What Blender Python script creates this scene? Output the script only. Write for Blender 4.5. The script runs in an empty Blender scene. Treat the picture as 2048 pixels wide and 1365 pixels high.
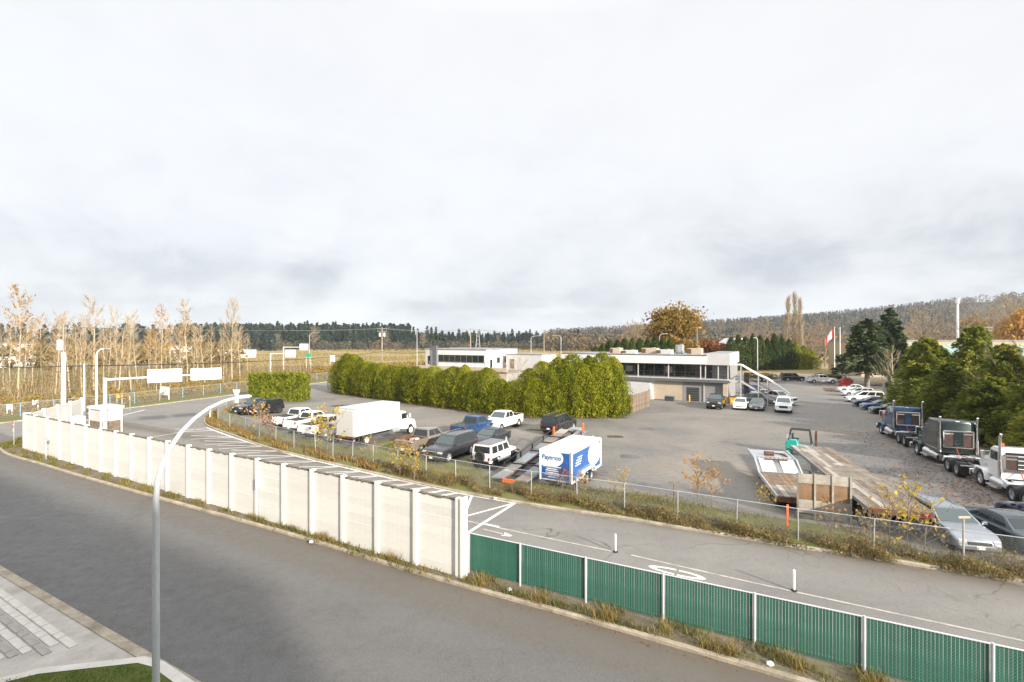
import bpy, bmesh, math, random
import numpy as np
from mathutils import Vector, Matrix

random.seed(7); RNG = np.random.default_rng(11)
SC = bpy.context.scene
COL = SC.collection
R = math.radians

# ------------------------------------------------------------------ camera
CAM_H, FOC, PX0, PY0 = 9.5, 980.0, 1024.0, 680.0      # metres, pixels of the 2048 px photograph
cd = bpy.data.cameras.new('camera'); cam = bpy.data.objects.new('camera', cd); COL.objects.link(cam)
cam.location = (0, 0, CAM_H); cam.rotation_euler = (R(90), 0, 0)
cd.sensor_width = 36; cd.lens = FOC / 2048 * 36; cd.shift_y = (PY0 - 682.5) / 2048
cd.clip_start = .1; cd.clip_end = 9000
SC.camera = cam

# ------------------------------------------------------------------ light and exposure
SUN_EL = 19.5
LD = Vector((-.63, .77, 0)).normalized()               # the way the sunlight travels over the ground
EXPO = 1.5
SC.view_settings.view_transform = 'Standard'; SC.view_settings.look = 'None'
SC.view_settings.exposure = EXPO; SC.view_settings.gamma = 1
SC.view_settings.use_curve_mapping = False
world = bpy.data.worlds.new('World'); SC.world = world; world.use_nodes = True


class NT:
    """short-hand for building node trees"""
    def __init__(s, tree):
        s.t = tree; tree.nodes.clear()

    def n(s, kind, **kw):
        nd = s.t.nodes.new(kind)
        ins = kw.pop('ins', {})
        for k, v in kw.items():
            setattr(nd, k, v)
        for k, v in ins.items():
            if isinstance(v, bpy.types.NodeSocket):
                s.t.links.new(v, nd.inputs[k])
            else:
                nd.inputs[k].default_value = v
        return nd

    def math(s, op, a, b=0.0, clamp=False):
        return s.n('ShaderNodeMath', operation=op, use_clamp=clamp, ins={0: a, 1: b}).outputs[0]

    def ramp(s, fac, stops, interp='LINEAR'):
        r = s.n('ShaderNodeValToRGB', ins={0: fac}); cr = r.color_ramp; cr.interpolation = interp
        while len(cr.elements) < len(stops):
            cr.elements.new(.5)
        for e, (p, c) in zip(cr.elements, stops):
            e.position = p
            e.color = (c, c, c, 1) if isinstance(c, (int, float)) else (c[0], c[1], c[2], 1)
        return r.outputs[0]

    def mix(s, f, a, b, mode='MIX'):
        m = s.n('ShaderNodeMix', data_type='RGBA', blend_type=mode)
        for i, v in ((0, f), (6, a), (7, b)):
            if isinstance(v, bpy.types.NodeSocket):
                s.t.links.new(v, m.inputs[i])
            else:
                m.inputs[i].default_value = v if i == 0 else ((v[0], v[1], v[2], 1))
        return m.outputs[2]

    def noise(s, vec, scale, detail=3, rough=.55, dist=0.0):
        return s.n('ShaderNodeTexNoise', ins={'Vector': vec, 'Scale': scale, 'Detail': detail, 'Roughness': rough, 'Distortion': dist}).outputs[0]


def build_world():
    t = NT(world.node_tree)
    tc = t.n('ShaderNodeTexCoord').outputs['Generated']
    sky = t.n('ShaderNodeTexSky', sky_type='NISHITA')
    sky.sun_disc = False; sky.sun_elevation = R(SUN_EL)
    sky.sun_rotation = math.atan2(-LD.x, -LD.y)
    sep = t.n('ShaderNodeSeparateXYZ', ins={0: tc})
    z = t.math('MAXIMUM', sep.outputs[2], 0.0)
    inv = t.math('DIVIDE', 1.0, t.math('ADD', z, .16))
    cx = t.math('MULTIPLY', sep.outputs[0], inv); cy = t.math('MULTIPLY', sep.outputs[1], inv)
    p = t.n('ShaderNodeCombineXYZ', ins={0: cx, 1: cy, 2: 0.35}).outputs[0]
    big = t.noise(p, .55, 4, .5, .6)
    p2 = t.n('ShaderNodeMapping', ins={0: tc, 'Location': (3.1, 1.7, .4), 'Scale': (1, 1, 1.9)}).outputs[0]
    small = t.noise(p2, 5.2, 8, .62, .3)
    m = t.math('ADD', t.math('MULTIPLY', big, .5), t.math('MULTIPLY', small, .5))
    amp = t.ramp(z, [(0, 1.0), (.12, .95), (.30, .62), (.6, .42)])          # low banks are seen edge-on and keep their shapes, the deck overhead is even
    m = t.math('ADD', t.math('MULTIPLY', t.math('MULTIPLY', t.math('SUBTRACT', m, .5), 1.95), amp), .515)
    # low clouds are seen from their shaded side, the higher deck is thin and bright
    lift = t.ramp(z, [(0.0, .02), (.07, .07), (.18, .20), (.32, .33), (.6, .42)])
    v = t.math('ADD', m, lift)
    col = t.ramp(v, [(.40, (.56, .585, .64)), (.50, (.66, .68, .72)), (.59, (.765, .78, .805)),
                     (.68, (.82, .835, .865)), (.80, (.885, .89, .91)), (.95, (.925, .93, .94))])
    k = 10.0 / (2 ** EXPO)
    cl = t.mix(1.0, col, (k * 1.05, k * 1.05, k * 1.055), 'MULTIPLY')
    zen = t.math('ADD', 1.0, t.math('MULTIPLY', t.math('MAXIMUM', t.math('SUBTRACT', z, .55), 0.0), 2.6))     # overhead sky, out of view, brightened to add fill, as under an overcast
    cl = t.n('ShaderNodeVectorMath', operation='SCALE', ins={0: cl, 'Scale': zen}).outputs[0]
    out = t.mix(.95, sky.outputs[0], cl)
    bg = t.n('ShaderNodeBackground', ins={0: out, 1: .1})
    t.n('ShaderNodeOutputWorld', ins={0: bg.outputs[0]})


build_world()
sd = bpy.data.lights.new('sun', 'SUN'); sd.energy = 3.3; sd.angle = R(2.2); sd.color = (1, .91, .78)
sun = bpy.data.objects.new('sun', sd); COL.objects.link(sun)
sun.rotation_euler = Vector((LD.x * math.cos(R(SUN_EL)), LD.y * math.cos(R(SUN_EL)), -math.sin(R(SUN_EL)))).to_track_quat('-Z', 'Y').to_euler()
sun.location = (20, -30, 40)


# ------------------------------------------------------------------ helpers
def G(px, py, h=0.0):
    """the place on the ground (or at height h) that the photograph shows at a pixel"""
    k = (CAM_H - h) / (py - PY0)
    return Vector(((px - PX0) * k, FOC * k, h))


U = Vector((.868, -.497, 0)); V = Vector((.497, .868, 0))   # the street grid: along the wall, and away from it
W2 = Vector((.36, .933, 0)).normalized()                     # the way the tractors stand


class MB:
    def __init__(s):
        s.v = []; s.f = []

    def add(s, vs, fs):
        o = len(s.v); s.v += [tuple(p) for p in vs]; s.f += [tuple(i + o for i in f) for f in fs]; return s

    def box(s, c, size, rz=0.0, taper=1.0, ry=0.0):
        hx, hy, hz = size[0] / 2, size[1] / 2, size[2] / 2
        pts = []
        ca, sa = math.cos(rz), math.sin(rz); cb, sb = math.cos(ry), math.sin(ry)
        for z in (-1, 1):
            k = taper if z > 0 else 1
            for x, y in ((-1, -1), (1, -1), (1, 1), (-1, 1)):
                X, Y, Z = x * hx * k, y * hy * k, z * hz
                X, Z = X * cb + Z * sb, -X * sb + Z * cb
                pts.append((c[0] + X * ca - Y * sa, c[1] + X * sa + Y * ca, c[2] + Z))
        return s.add(pts, [(3, 2, 1, 0), (4, 5, 6, 7), (0, 1, 5, 4), (1, 2, 6, 5), (2, 3, 7, 6), (3, 0, 4, 7)])

    def bb(s, x0, x1, y0, y1, z0, z1):
        return s.box(((x0 + x1) / 2, (y0 + y1) / 2, (z0 + z1) / 2), (x1 - x0, y1 - y0, z1 - z0))

    def tube(s, a, b, r0, r1=None, n=8, cap=True):
        r1 = r0 if r1 is None else r1
        a = Vector(a); b = Vector(b); d = (b - a)
        if d.length < 1e-6:
            return s
        d.normalize()
        e = d.orthogonal().normalized(); g = d.cross(e)
        pts = []
        for c, r in ((a, r0), (b, r1)):
            for i in range(n):
                t = 2 * math.pi * i / n
                pts.append(c + e * (r * math.cos(t)) + g * (r * math.sin(t)))
        fs = [(i, (i + 1) % n, n + (i + 1) % n, n + i) for i in range(n)]
        if cap:
            fs += [tuple(range(n - 1, -1, -1)), tuple(range(n, 2 * n))]
        return s.add(pts, fs)

    def path(s, pts, rs, n=8):
        pts = [Vector(p) for p in pts]
        if isinstance(rs, (int, float)):
            rs = [rs] * len(pts)
        rings = []
        e = None
        for i, p in enumerate(pts):
            d = (pts[min(i + 1, len(pts) - 1)] - pts[max(i - 1, 0)]).normalized()
            e = d.orthogonal().normalized() if e is None else (e - d * e.dot(d)).normalized()
            g = d.cross(e)
            rings.append([p + e * (rs[i] * math.cos(2 * math.pi * k / n)) + g * (rs[i] * math.sin(2 * math.pi * k / n)) for k in range(n)])
        vs = [q for r in rings for q in r]; fs = []
        for i in range(len(pts) - 1):
            for k in range(n):
                fs.append((i * n + k, i * n + (k + 1) % n, (i + 1) * n + (k + 1) % n, (i + 1) * n + k))
        fs += [tuple(range(n - 1, -1, -1)), tuple(range((len(pts) - 1) * n, len(pts) * n))]
        return s.add(vs, fs)

    def prism(s, poly, z0, z1):
        n = len(poly)
        vs = [(p[0], p[1], z0) for p in poly] + [(p[0], p[1], z1) for p in poly]
        fs = [tuple(range(n - 1, -1, -1)), tuple(range(n, 2 * n))] + [(i, (i + 1) % n, n + (i + 1) % n, n + i) for i in range(n)]
        return s.add(vs, fs)

    def xz(s, poly, y0, y1):
        """side outline (x, z) drawn out across y"""
        n = len(poly)
        vs = [(p[0], y0, p[1]) for p in poly] + [(p[0], y1, p[1]) for p in poly]
        fs = [tuple(range(n)), tuple(range(2 * n - 1, n - 1, -1))] + [(i, n + i, n + (i + 1) % n, (i + 1) % n) for i in range(n)]
        return s.add(vs, fs)

    def lathe(s, prof, c, axis='y', n=20):
        """profile of (radius, along) turned round an axis through c"""
        vs = []; m = len(prof)
        for k in range(n):
            t = 2 * math.pi * k / n
            for r, a in prof:
                p, q = r * math.cos(t), r * math.sin(t)
                v = {'y': (p, a, q), 'z': (p, q, a), 'x': (a, p, q)}[axis]
                vs.append((c[0] + v[0], c[1] + v[1], c[2] + v[2]))
        fs = []
        for k in range(n):
            for j in range(m - 1):
                a = k * m + j; b = ((k + 1) % n) * m + j
                fs.append((a, b, b + 1, a + 1))
        return s.add(vs, fs)

    def quad(s, a, b, c, d):
        return s.add([a, b, c, d], [(0, 1, 2, 3)])

    def slab(s, q, th):
        """a quad pushed out along its normal into a thin plate"""
        q = [Vector(p) for p in q]
        n = (q[1] - q[0]).cross(q[3] - q[0]).normalized() * th
        return s.add(q + [p + n for p in q], [(3, 2, 1, 0), (4, 5, 6, 7), (0, 1, 5, 4), (1, 2, 6, 5), (2, 3, 7, 6), (3, 0, 4, 7)])

    def mesh(s, name='m', smooth=None, bevel=0.0):
        me = bpy.data.meshes.new(name); me.from_pydata(s.v, [], s.f)
        bm = bmesh.new(); bm.from_mesh(me)
        if bevel > 0:
            es = [e for e in bm.edges if len(e.link_faces) == 2 and e.calc_face_angle(0) > .6]
            bmesh.ops.bevel(bm, geom=es, offset=bevel, segments=1, affect='EDGES', clamp_overlap=True)
        bmesh.ops.recalc_face_normals(bm, faces=bm.faces)
        bm.to_mesh(me); bm.free()
        if smooth is not None:
            me.polygons.foreach_set('use_smooth', [True] * len(me.polygons))
            me.set_sharp_from_angle(angle=R(smooth))
        return me


def npmesh(name, verts, k):
    """many loose k-gons from an (n*k, 3) array"""
    verts = np.asarray(verts, dtype=np.float32).reshape(-1, 3)
    me = bpy.data.meshes.new(name); n = len(verts) // k
    me.vertices.add(len(verts)); me.vertices.foreach_set('co', verts.ravel())
    me.loops.add(n * k); me.loops.foreach_set('vertex_index', np.arange(n * k, dtype=np.int32))
    me.polygons.add(n); me.polygons.foreach_set('loop_start', np.arange(0, n * k, k, dtype=np.int32))
    me.update(calc_edges=True)
    return me


def put(name, mesh, mat, parent=None, loc=(0, 0, 0), rz=0.0, rot=None, scale=None):
    if isinstance(mesh, MB):
        mesh = mesh.mesh(name)
    o = bpy.data.objects.new(name, mesh); COL.objects.link(o)
    if len(mesh.materials) == 0:
        mesh.materials.append(None)
    o.material_slots[0].link = 'OBJECT'; o.material_slots[0].material = MAT[mat] if isinstance(mat, str) else mat
    o.location = loc; o.rotation_euler = rot if rot else (0, 0, rz)
    if scale:
        o.scale = scale if not isinstance(scale, (int, float)) else (scale,) * 3
    if parent:
        o.parent = parent
    return o


def tag(o, label=None, cat=None, group=None, kind=None):
    for k, v in (('label', label), ('category', cat), ('group', group), ('kind', kind)):
        if v:
            o[k] = v
    return o


def thing(name, label, cat, loc=(0, 0, 0), rz=0.0, group=None):
    o = bpy.data.objects.new(name, None); COL.objects.link(o)
    o.empty_display_size = .3
    o.location = loc; o.rotation_euler = (0, 0, rz)
    return tag(o, label, cat, group)


def ang(d):
    return math.atan2(d[1], d[0])


ORD = ['first', 'second', 'third', 'fourth', 'fifth', 'sixth', 'seventh', 'eighth', 'ninth', 'tenth', 'eleventh', 'twelfth',
       'thirteenth', 'fourteenth', 'fifteenth', 'sixteenth', 'seventeenth', 'eighteenth', 'nineteenth', 'twentieth']

# ------------------------------------------------------------------ materials
MAT = {}


def mat(name, col, rough=.6, metal=0.0, var=.12, scale=3.0, bump=0.0, coat=0.0, island=0.0, emit=None, spec=.5, streak=0.0, dirt=None, coord='Object', orand=0.0):
    m = bpy.data.materials.new(name); m.use_nodes = True; t = NT(m.node_tree)
    tc = t.n('ShaderNodeTexCoord').outputs['Object'] if coord == 'Object' else t.n('ShaderNodeNewGeometry').outputs['Position']
    n1 = t.noise(tc, scale, 4, .6); n2 = t.noise(tc, scale * 9, 2)
    f = t.math('ADD', t.math('MULTIPLY', n1, .7), t.math('MULTIPLY', n2, .3))
    lo = [max(0, c * (1 - var * 1.6)) for c in col]; hi = [min(1, c * (1 + var * 1.6)) for c in col]
    c = t.mix(t.ramp(f, [(.3, 0), (.7, 1)]), lo, hi)
    if island:
        ri = t.n('ShaderNodeNewGeometry').outputs['Random Per Island']
        c = t.mix(1.0, c, t.ramp(ri, [(0, 1 - island), (1, 1 + island)]), 'MULTIPLY')
    if orand:
        oi = t.n('ShaderNodeObjectInfo').outputs['Random']
        c = t.mix(1.0, c, t.ramp(oi, [(0, 1 - orand), (1, 1.0)]), 'MULTIPLY')
    if streak:
        sv = t.n('ShaderNodeMapping', ins={0: tc, 'Scale': (6, 6, .25)}).outputs[0]
        sn = t.noise(sv, 1.6, 4, .7)
        c = t.mix(t.math('MULTIPLY', t.ramp(sn, [(.48, 0), (.75, 1)]), streak), c, dirt or (.12, .11, .09))
    elif dirt:
        c = t.mix(t.ramp(t.noise(tc, scale * .6, 5, .7), [(.5, 0), (.7, .8)]), c, dirt)
    b = t.n('ShaderNodeBsdfPrincipled', ins={'Base Color': c, 'Metallic': metal, 'Coat Weight': coat, 'Coat Roughness': .04, 'Specular IOR Level': spec})
    rr = t.math('ADD', rough - .08, t.math('MULTIPLY', n1, .16), clamp=True)
    m.node_tree.links.new(rr, b.inputs['Roughness'])
    if bump:
        bp = t.n('ShaderNodeBump', ins={'Strength': bump, 'Distance': .02, 'Height': n2})
        m.node_tree.links.new(bp.outputs[0], b.inputs['Normal'])
    if emit:
        b.inputs['Emission Color'].default_value = (*emit[0], 1); b.inputs['Emission Strength'].default_value = emit[1]
    t.n('ShaderNodeOutputMaterial', ins={0: b.outputs[0]})
    MAT[name] = m
    return m


def leafmat(name, stops, rough=.55, trans=.3, coord_scale=.35, clump=.5):
    """leaves: each leaf its own tint, whole clumps lighter or duller"""
    m = bpy.data.materials.new(name); m.use_nodes = True; t = NT(m.node_tree)
    ri = t.n('ShaderNodeNewGeometry').outputs['Random Per Island']
    tc = t.n('ShaderNodeTexCoord').outputs['Object']
    oi = t.n('ShaderNodeObjectInfo').outputs['Random']
    n = t.noise(tc, coord_scale * 2, 2)
    f = t.math('ADD', t.math('MULTIPLY', ri, 1 - clump), t.math('MULTIPLY', t.ramp(n, [(.3, 0), (.7, 1)]), clump))
    f = t.math('ADD', f, t.math('MULTIPLY', t.math('SUBTRACT', oi, .5), .32), clamp=True)
    c = t.ramp(f, stops)
    d = t.n('ShaderNodeBsdfPrincipled', ins={'Base Color': c, 'Roughness': rough, 'Specular IOR Level': .25})
    tr = t.n('ShaderNodeBsdfTranslucent', ins={0: c})
    mx = t.n('ShaderNodeMixShader', ins={0: trans, 1: d.outputs[0], 2: tr.outputs[0]})
    t.n('ShaderNodeOutputMaterial', ins={0: mx.outputs[0]})
    MAT[name] = m


def paint(name, col, metal=.0, rough=.28):
    m = mat(name, col, rough=rough, metal=metal, var=.04, scale=1.2, coat=.7, spec=.5)
    return m


def asphalt(name, base, tint, wet=.4, crack=.3, patch=.35, mott=.55, sc=.12, gutter=None, stain=(.125, .10, .07)):
    m = bpy.data.materials.new(name); m.use_nodes = True; t = NT(m.node_tree)
    ps = t.n('ShaderNodeNewGeometry').outputs['Position']
    st = t.n('ShaderNodeMapping', ins={0: ps, 'Rotation': (0, 0, R(29.8)), 'Scale': (.12, 1, 1)}).outputs[0]
    a = t.noise(ps, sc, 4, .6, .6)                     # large worn areas
    b = t.noise(st, .8, 4, .65)                        # drawn out along the traffic
    g = t.noise(ps, 22, 3, .75)                        # chippings
    g2 = t.noise(ps, 2.2, 5, .7)
    c = t.mix(t.ramp(a, [(.35, 0), (.65, 1)]), base, tint)
    c = t.mix(t.math('MULTIPLY', t.ramp(b, [(.38, 0), (.68, 1)]), patch), c, [x * 1.55 for x in base])
    c = t.mix(t.math('MULTIPLY', t.ramp(g2, [(.52, 0), (.68, 1)]), mott), c, [x * .66 for x in base])
    c = t.mix(1.0, c, t.ramp(g, [(.25, .62), (.75, 1.4)]), 'MULTIPLY')
    if gutter:                                         # silt washed to the kerb, and paler wheel paths along the lane
        d = t.n('ShaderNodeVectorMath', operation='DOT_PRODUCT', ins={0: ps, 1: (.495, .869, 0)}).outputs['Value']
        mr = t.n('ShaderNodeMapRange', ins={0: t.math('ADD', d, t.math('MULTIPLY', b, 1.4)), 1: gutter[0] + .7, 2: gutter[1] + .7}).outputs[0]
        mr = t.math('MULTIPLY', mr, t.math('LESS_THAN', d, gutter[1] + 1.2))
        c = t.mix(t.math('MULTIPLY', mr, .75), c, stain)
        wp = t.math('MULTIPLY', t.math('ADD', t.math('SINE', t.math('MULTIPLY', d, 3.1)), 1.0), .5)
        c = t.mix(t.math('MULTIPLY', t.math('MULTIPLY', wp, t.ramp(a, [(.3, .2), (.6, 1)])), .35), c, [x * 1.35 for x in base])
    if crack:
        wv = t.n('ShaderNodeVectorMath', operation='ADD', ins={0: ps, 1: t.n('ShaderNodeVectorMath', operation='SCALE', ins={0: t.n('ShaderNodeTexNoise', ins={'Vector': ps, 'Scale': .6}).outputs[1], 'Scale': 2.2}).outputs[0]}).outputs[0]
        vo = t.n('ShaderNodeTexVoronoi', feature='DISTANCE_TO_EDGE', ins={'Vector': wv, 'Scale': .16}).outputs[0]
        ck = t.math('MULTIPLY', t.ramp(vo, [(.0, 1), (.006, 0)]), t.math('MULTIPLY', t.ramp(a, [(.4, 0), (.6, 1)]), crack))
        c = t.mix(ck, c, (.02, .02, .02))
    rr = t.ramp(t.math('ADD', t.math('MULTIPLY', a, .6), t.math('MULTIPLY', g2, .4)), [(.36, .92 - wet * .75), (.56, .92)])
    bp = t.n('ShaderNodeBump', ins={'Strength': .35, 'Distance': .012, 'Height': g})
    p = t.n('ShaderNodeBsdfPrincipled', ins={'Base Color': c, 'Roughness': rr, 'Normal': bp.outputs[0], 'Specular IOR Level': .45})
    t.n('ShaderNodeOutputMaterial', ins={0: p.outputs[0]})
    MAT[name] = m


def earth(name, cols, scale=.4, bump=.5, fine=9.0):
    m = bpy.data.materials.new(name); m.use_nodes = True; t = NT(m.node_tree)
    ps = t.n('ShaderNodeNewGeometry').outputs['Position']
    a = t.noise(ps, scale, 6, .68, .4); g = t.noise(ps, fine, 4, .7)
    f = t.math('ADD', t.math('MULTIPLY', a, .72), t.math('MULTIPLY', g, .28))
    n = len(cols)
    c = t.ramp(f, [(.33 + .34 * i / max(1, n - 1), cols[i]) for i in range(n)])
    c = t.mix(1.0, c, t.ramp(t.noise(ps, fine * 3, 2), [(.25, .7), (.75, 1.3)]), 'MULTIPLY')
    bp = t.n('ShaderNodeBump', ins={'Strength': bump, 'Distance': .05, 'Height': g})
    p = t.n('ShaderNodeBsdfPrincipled', ins={'Base Color': c, 'Roughness': .95, 'Normal': bp.outputs[0], 'Specular IOR Level': .15})
    t.n('ShaderNodeOutputMaterial', ins={0: p.outputs[0]})
    MAT[name] = m


asphalt('asphalt_wet', (.108, .106, .103), (.128, .124, .118), wet=.6, crack=.28, patch=.25, mott=.18, gutter=(13.0, 15.3))
asphalt('asphalt_lane', (.17, .163, .152), (.215, .205, .188), wet=.2, crack=.8, patch=.25, sc=.2, mott=.25, gutter=(24.0, 26.0), stain=(.11, .09, .065))
asphalt('asphalt_lot', (.122, .118, .112), (.25, .22, .182), wet=.75, crack=.3, patch=.55, mott=.32, sc=.09)
mat('door_white', (.56, .56, .55), .45, var=.03, streak=.2, dirt=(.35, .33, .30))
asphalt('asphalt_far', (.17, .17, .172), (.21, .21, .21), wet=.3, crack=0, patch=.2)
earth('field', [(.17, .15, .06), (.27, .215, .09), (.34, .27, .13), (.22, .21, .075)], scale=.018, fine=.6)
earth('soil', [(.075, .06, .042), (.15, .12, .08), (.19, .165, .12), (.12, .12, .045)], scale=.9)
earth('mossy', [(.12, .105, .06), (.14, .16, .04), (.17, .15, .085), (.11, .09, .055)], scale=.6)
earth('turf', [(.055, .085, .016), (.09, .12, .025), (.14, .145, .045)], scale=1.2, fine=30)
earth('brush_floor', [(.12, .095, .045), (.18, .14, .065), (.15, .14, .05)], scale=.3, fine=3)
earth('hill_floor', [(.05, .06, .03), (.10, .085, .045), (.16, .12, .06)], scale=.02, fine=.2)
mat('kerb', (.36, .31, .24), .9, var=.25, scale=1.5, dirt=(.17, .14, .09), bump=.4)
mat('road_paint', (.74, .73, .70), .7, var=.12, scale=2, dirt=(.36, .35, .33))
mat('road_paint_worn', (.44, .42, .38), .8, var=.25, scale=2.5, dirt=(.23, .22, .20))
mat('wall_white', (.70, .69, .65), .8, var=.04, scale=.8, streak=.2, dirt=(.48, .46, .41), bump=.25, orand=.10)
mat('wall_post', (.70, .69, .655), .75, var=.04, scale=1, streak=.2, dirt=(.36, .33, .27))
mat('wall_cap', (.15, .13, .10), .95, var=.6, scale=7, dirt=(.035, .03, .025), bump=.8)
mat('slat_green', (.022, .135, .095), .5, orand=.2, var=.15, scale=1.2, island=0)
mat('galv', (.52, .54, .56), .42, metal=.6, var=.1, scale=4)
mat('galv_light', (.58, .61, .65), .4, metal=.25, var=.05, scale=3)
mat('wire', (.42, .44, .44), .5, metal=.4, var=.05)
mat('wire_green', (.14, .31, .24), .5, var=.05)
mat('blue_post', (.20, .36, .47), .5, var=.1)
mat('white_metal', (.80, .80, .79), .45, var=.03)
mat('sign_white', (.82, .82, .81), .5, var=.02)
mat('sign_red', (.62, .03, .03), .5, var=.04)
mat('sign_green', (.02, .30, .14), .5, var=.04)
mat('sign_yellow', (.75, .48, .03), .5, var=.04)
mat('orange', (.85, .16, .02), .5, var=.1)
mat('locker', (.055, .032, .024), .5, var=.3, scale=3)
mat('red', (.40, .025, .02), .45, var=.08)
mat('yellow', (.75, .45, .02), .5, var=.08)
mat('concrete', (.46, .43, .39), .9, var=.12, scale=1.2, bump=.3, dirt=(.30, .275, .235))
mat('paver_light', (.60, .57, .52), .85, var=.1, scale=2, bump=.3)
mat('paver_grey', (.36, .34, .31), .85, var=.14, scale=2, bump=.3)
mat('timber', (.17, .125, .09), .9, var=.35, scale=2.2, streak=.35, bump=.5)
mat('timber_grey', (.225, .19, .155), .9, var=.28, scale=2.0, dirt=(.12, .095, .07), bump=.5)
mat('timber_pale', (.37, .34, .30), .9, var=.2, scale=2.5, dirt=(.28, .25, .21), bump=.4)
mat('plywood', (.22, .14, .08), .85, var=.3, scale=1.6, streak=.3, bump=.3)
mat('pole_wood', (.30, .255, .205), .9, var=.2, scale=1.5, bump=.4)
mat('rust', (.12, .055, .035), .8, var=.4, scale=4)
mat('steel_dark', (.045, .045, .048), .5, metal=.3, var=.2)
mat('steel_grey', (.26, .27, .28), .5, metal=.4, var=.15)
mat('chrome', (.78, .78, .79), .14, metal=1.0, var=.03)
mat('tyre', (.022, .022, .023), .85, var=.2)
mat('rim', (.60, .61, .63), .28, metal=.75, var=.06)
mat('rim_dark', (.08, .08, .085), .35, metal=.6, var=.06)
mat('rubber', (.018, .018, .019), .8, var=.1)
mat('black_plastic', (.028, .028, .03), .55, var=.1)
mat('glass', (.018, .024, .026), .05, var=.02, spec=.8)
mat('glass_teal', (.05, .075, .075), .06, var=.02, spec=.9)
mat('lamp_red', (.26, .012, .012), .2, var=.03, coat=.5)
mat('lamp_clear', (.62, .64, .66), .12, metal=.3, var=.03, coat=.5)
mat('plate', (.78, .79, .80), .5, var=.02)
mat('bed_liner', (.05, .05, .052), .8, var=.25, scale=3)
for n_, c_, mt_ in (('white', (.78, .78, .77), 0), ('charcoal', (.045, .047, .055), .4), ('black', (.012, .012, .014), 0), ('silver', (.50, .51, .53), .75),
                    ('silver_blue', (.33, .36, .40), .7), ('grey', (.16, .165, .175), .6), ('blue', (.03, .085, .22), .4), ('navy', (.016, .022, .06), .3),
                    ('sky_blue', (.045, .10, .21), .3), ('slate', (.075, .10, .115), .5), ('gold', (.32, .27, .22), .5), ('red_car', (.45, .025, .02), .1),
                    ('truck_blue', (.008, .05, .13), .2), ('truck_green', (.007, .020, .019), .2), ('teal', (.03, .42, .33), 0), ('trailer_blue', (.015, .10, .36), 0)):
    paint('paint_' + n_, c_, mt_)
mat('trailer_white', (.70, .70, .70), .35, var=.02, streak=.10, dirt=(.5, .48, .44))
mat('print_white', (.80, .80, .80), .4, var=.01)
mat('print_blue', (.02, .13, .34), .4, var=.02)
mat('print_pale', (.45, .55, .72), .4, var=.02)
mat('stucco_white', (.72, .71, .69), .8, var=.04, scale=1, streak=.12, dirt=(.5, .48, .44))
mat('stucco_grey', (.24, .235, .235), .85, var=.06, scale=1)
mat('stucco_light', (.52, .51, .50), .85, var=.05, scale=1)
mat('stucco_beige', (.47, .39, .29), .85, var=.08, scale=1, streak=.1)
mat('trim_grey', (.11, .115, .13), .7, var=.1)
mat('roof_membrane', (.24, .25, .265), .55, var=.25, scale=.5, dirt=(.36, .365, .37))
mat('roof_green', (.30, .42, .37), .5, var=.06, scale=1)
mat('tin', (.42, .42, .42), .5, metal=.3, var=.15, scale=1.5, dirt=(.30, .27, .25))
mat('brick', (.28, .115, .07), .9, var=.25, scale=4)
mat('tan_wall', (.48, .37, .24), .85, var=.05)
mat('bark_pale', (.42, .345, .245), .9, var=.2, scale=2)
mat('bark_grey', (.23, .19, .15), .9, var=.25, scale=2)
mat('bark_dark', (.11, .085, .065), .95, var=.25, scale=2)
mat('twig', (.33, .235, .14), .9, var=.2, scale=2, island=.25)
mat('twig_pale', (.36, .275, .165), .9, var=.15, scale=2, island=.2)
leafmat('leaf_cedar', [(0, (.05, .075, .008)), (.35, (.16, .19, .013)), (.7, (.32, .33, .022)), (1, (.48, .45, .05))], trans=.38, coord_scale=.5, clump=.35)
leafmat('leaf_cedar_dark', [(0, (.018, .035, .010)), (.4, (.045, .075, .016)), (.75, (.085, .115, .02)), (1, (.15, .17, .03))], trans=.22, coord_scale=.4, clump=.4)
leafmat('leaf_cypress', [(0, (.065, .10, .02)), (.4, (.18, .215, .033)), (.75, (.30, .305, .045)), (1, (.44, .39, .07))], trans=.5, coord_scale=.25, clump=.5)
leafmat('leaf_pine', [(0, (.03, .05, .024)), (.5, (.06, .09, .035)), (1, (.13, .155, .05))], trans=.25, coord_scale=.4, clump=.4)
leafmat('leaf_fir', [(0, (.014, .03, .020)), (.5, (.026, .05, .026)), (1, (.055, .08, .03))], trans=.1, coord_scale=.2, clump=.3)
leafmat('leaf_yellow', [(0, (.36, .23, .02)), (.5, (.54, .38, .03)), (1, (.62, .50, .07))], trans=.45)
leafmat('leaf_orange', [(0, (.36, .17, .04)), (.5, (.50, .27, .06)), (1, (.58, .38, .10))], trans=.4)
leafmat('leaf_maple', [(0, (.16, .085, .02)), (.35, (.24, .14, .025)), (.7, (.27, .175, .035)), (1, (.20, .17, .04))], trans=.35, coord_scale=.15, clump=.6)
leafmat('leaf_rust', [(0, (.13, .04, .015)), (.5, (.25, .085, .025)), (1, (.33, .15, .035))], trans=.3)
leafmat('leaf_brush', [(0, (.11, .07, .025)), (.4, (.24, .155, .045)), (.75, (.36, .24, .055)), (1, (.24, .22, .06))], trans=.35, coord_scale=.2, clump=.5)
leafmat('leaf_weed', [(0, (.10, .085, .035)), (.35, (.19, .145, .06)), (.65, (.28, .205, .09)), (.85, (.16, .16, .04)), (1, (.20, .21, .04))], trans=.35, coord_scale=.45, clump=.55)
leafmat('leaf_grass', [(0, (.08, .085, .02)), (.4, (.15, .145, .03)), (.75, (.25, .205, .06)), (1, (.33, .25, .10))], trans=.35, coord_scale=.5, clump=.5)
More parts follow.
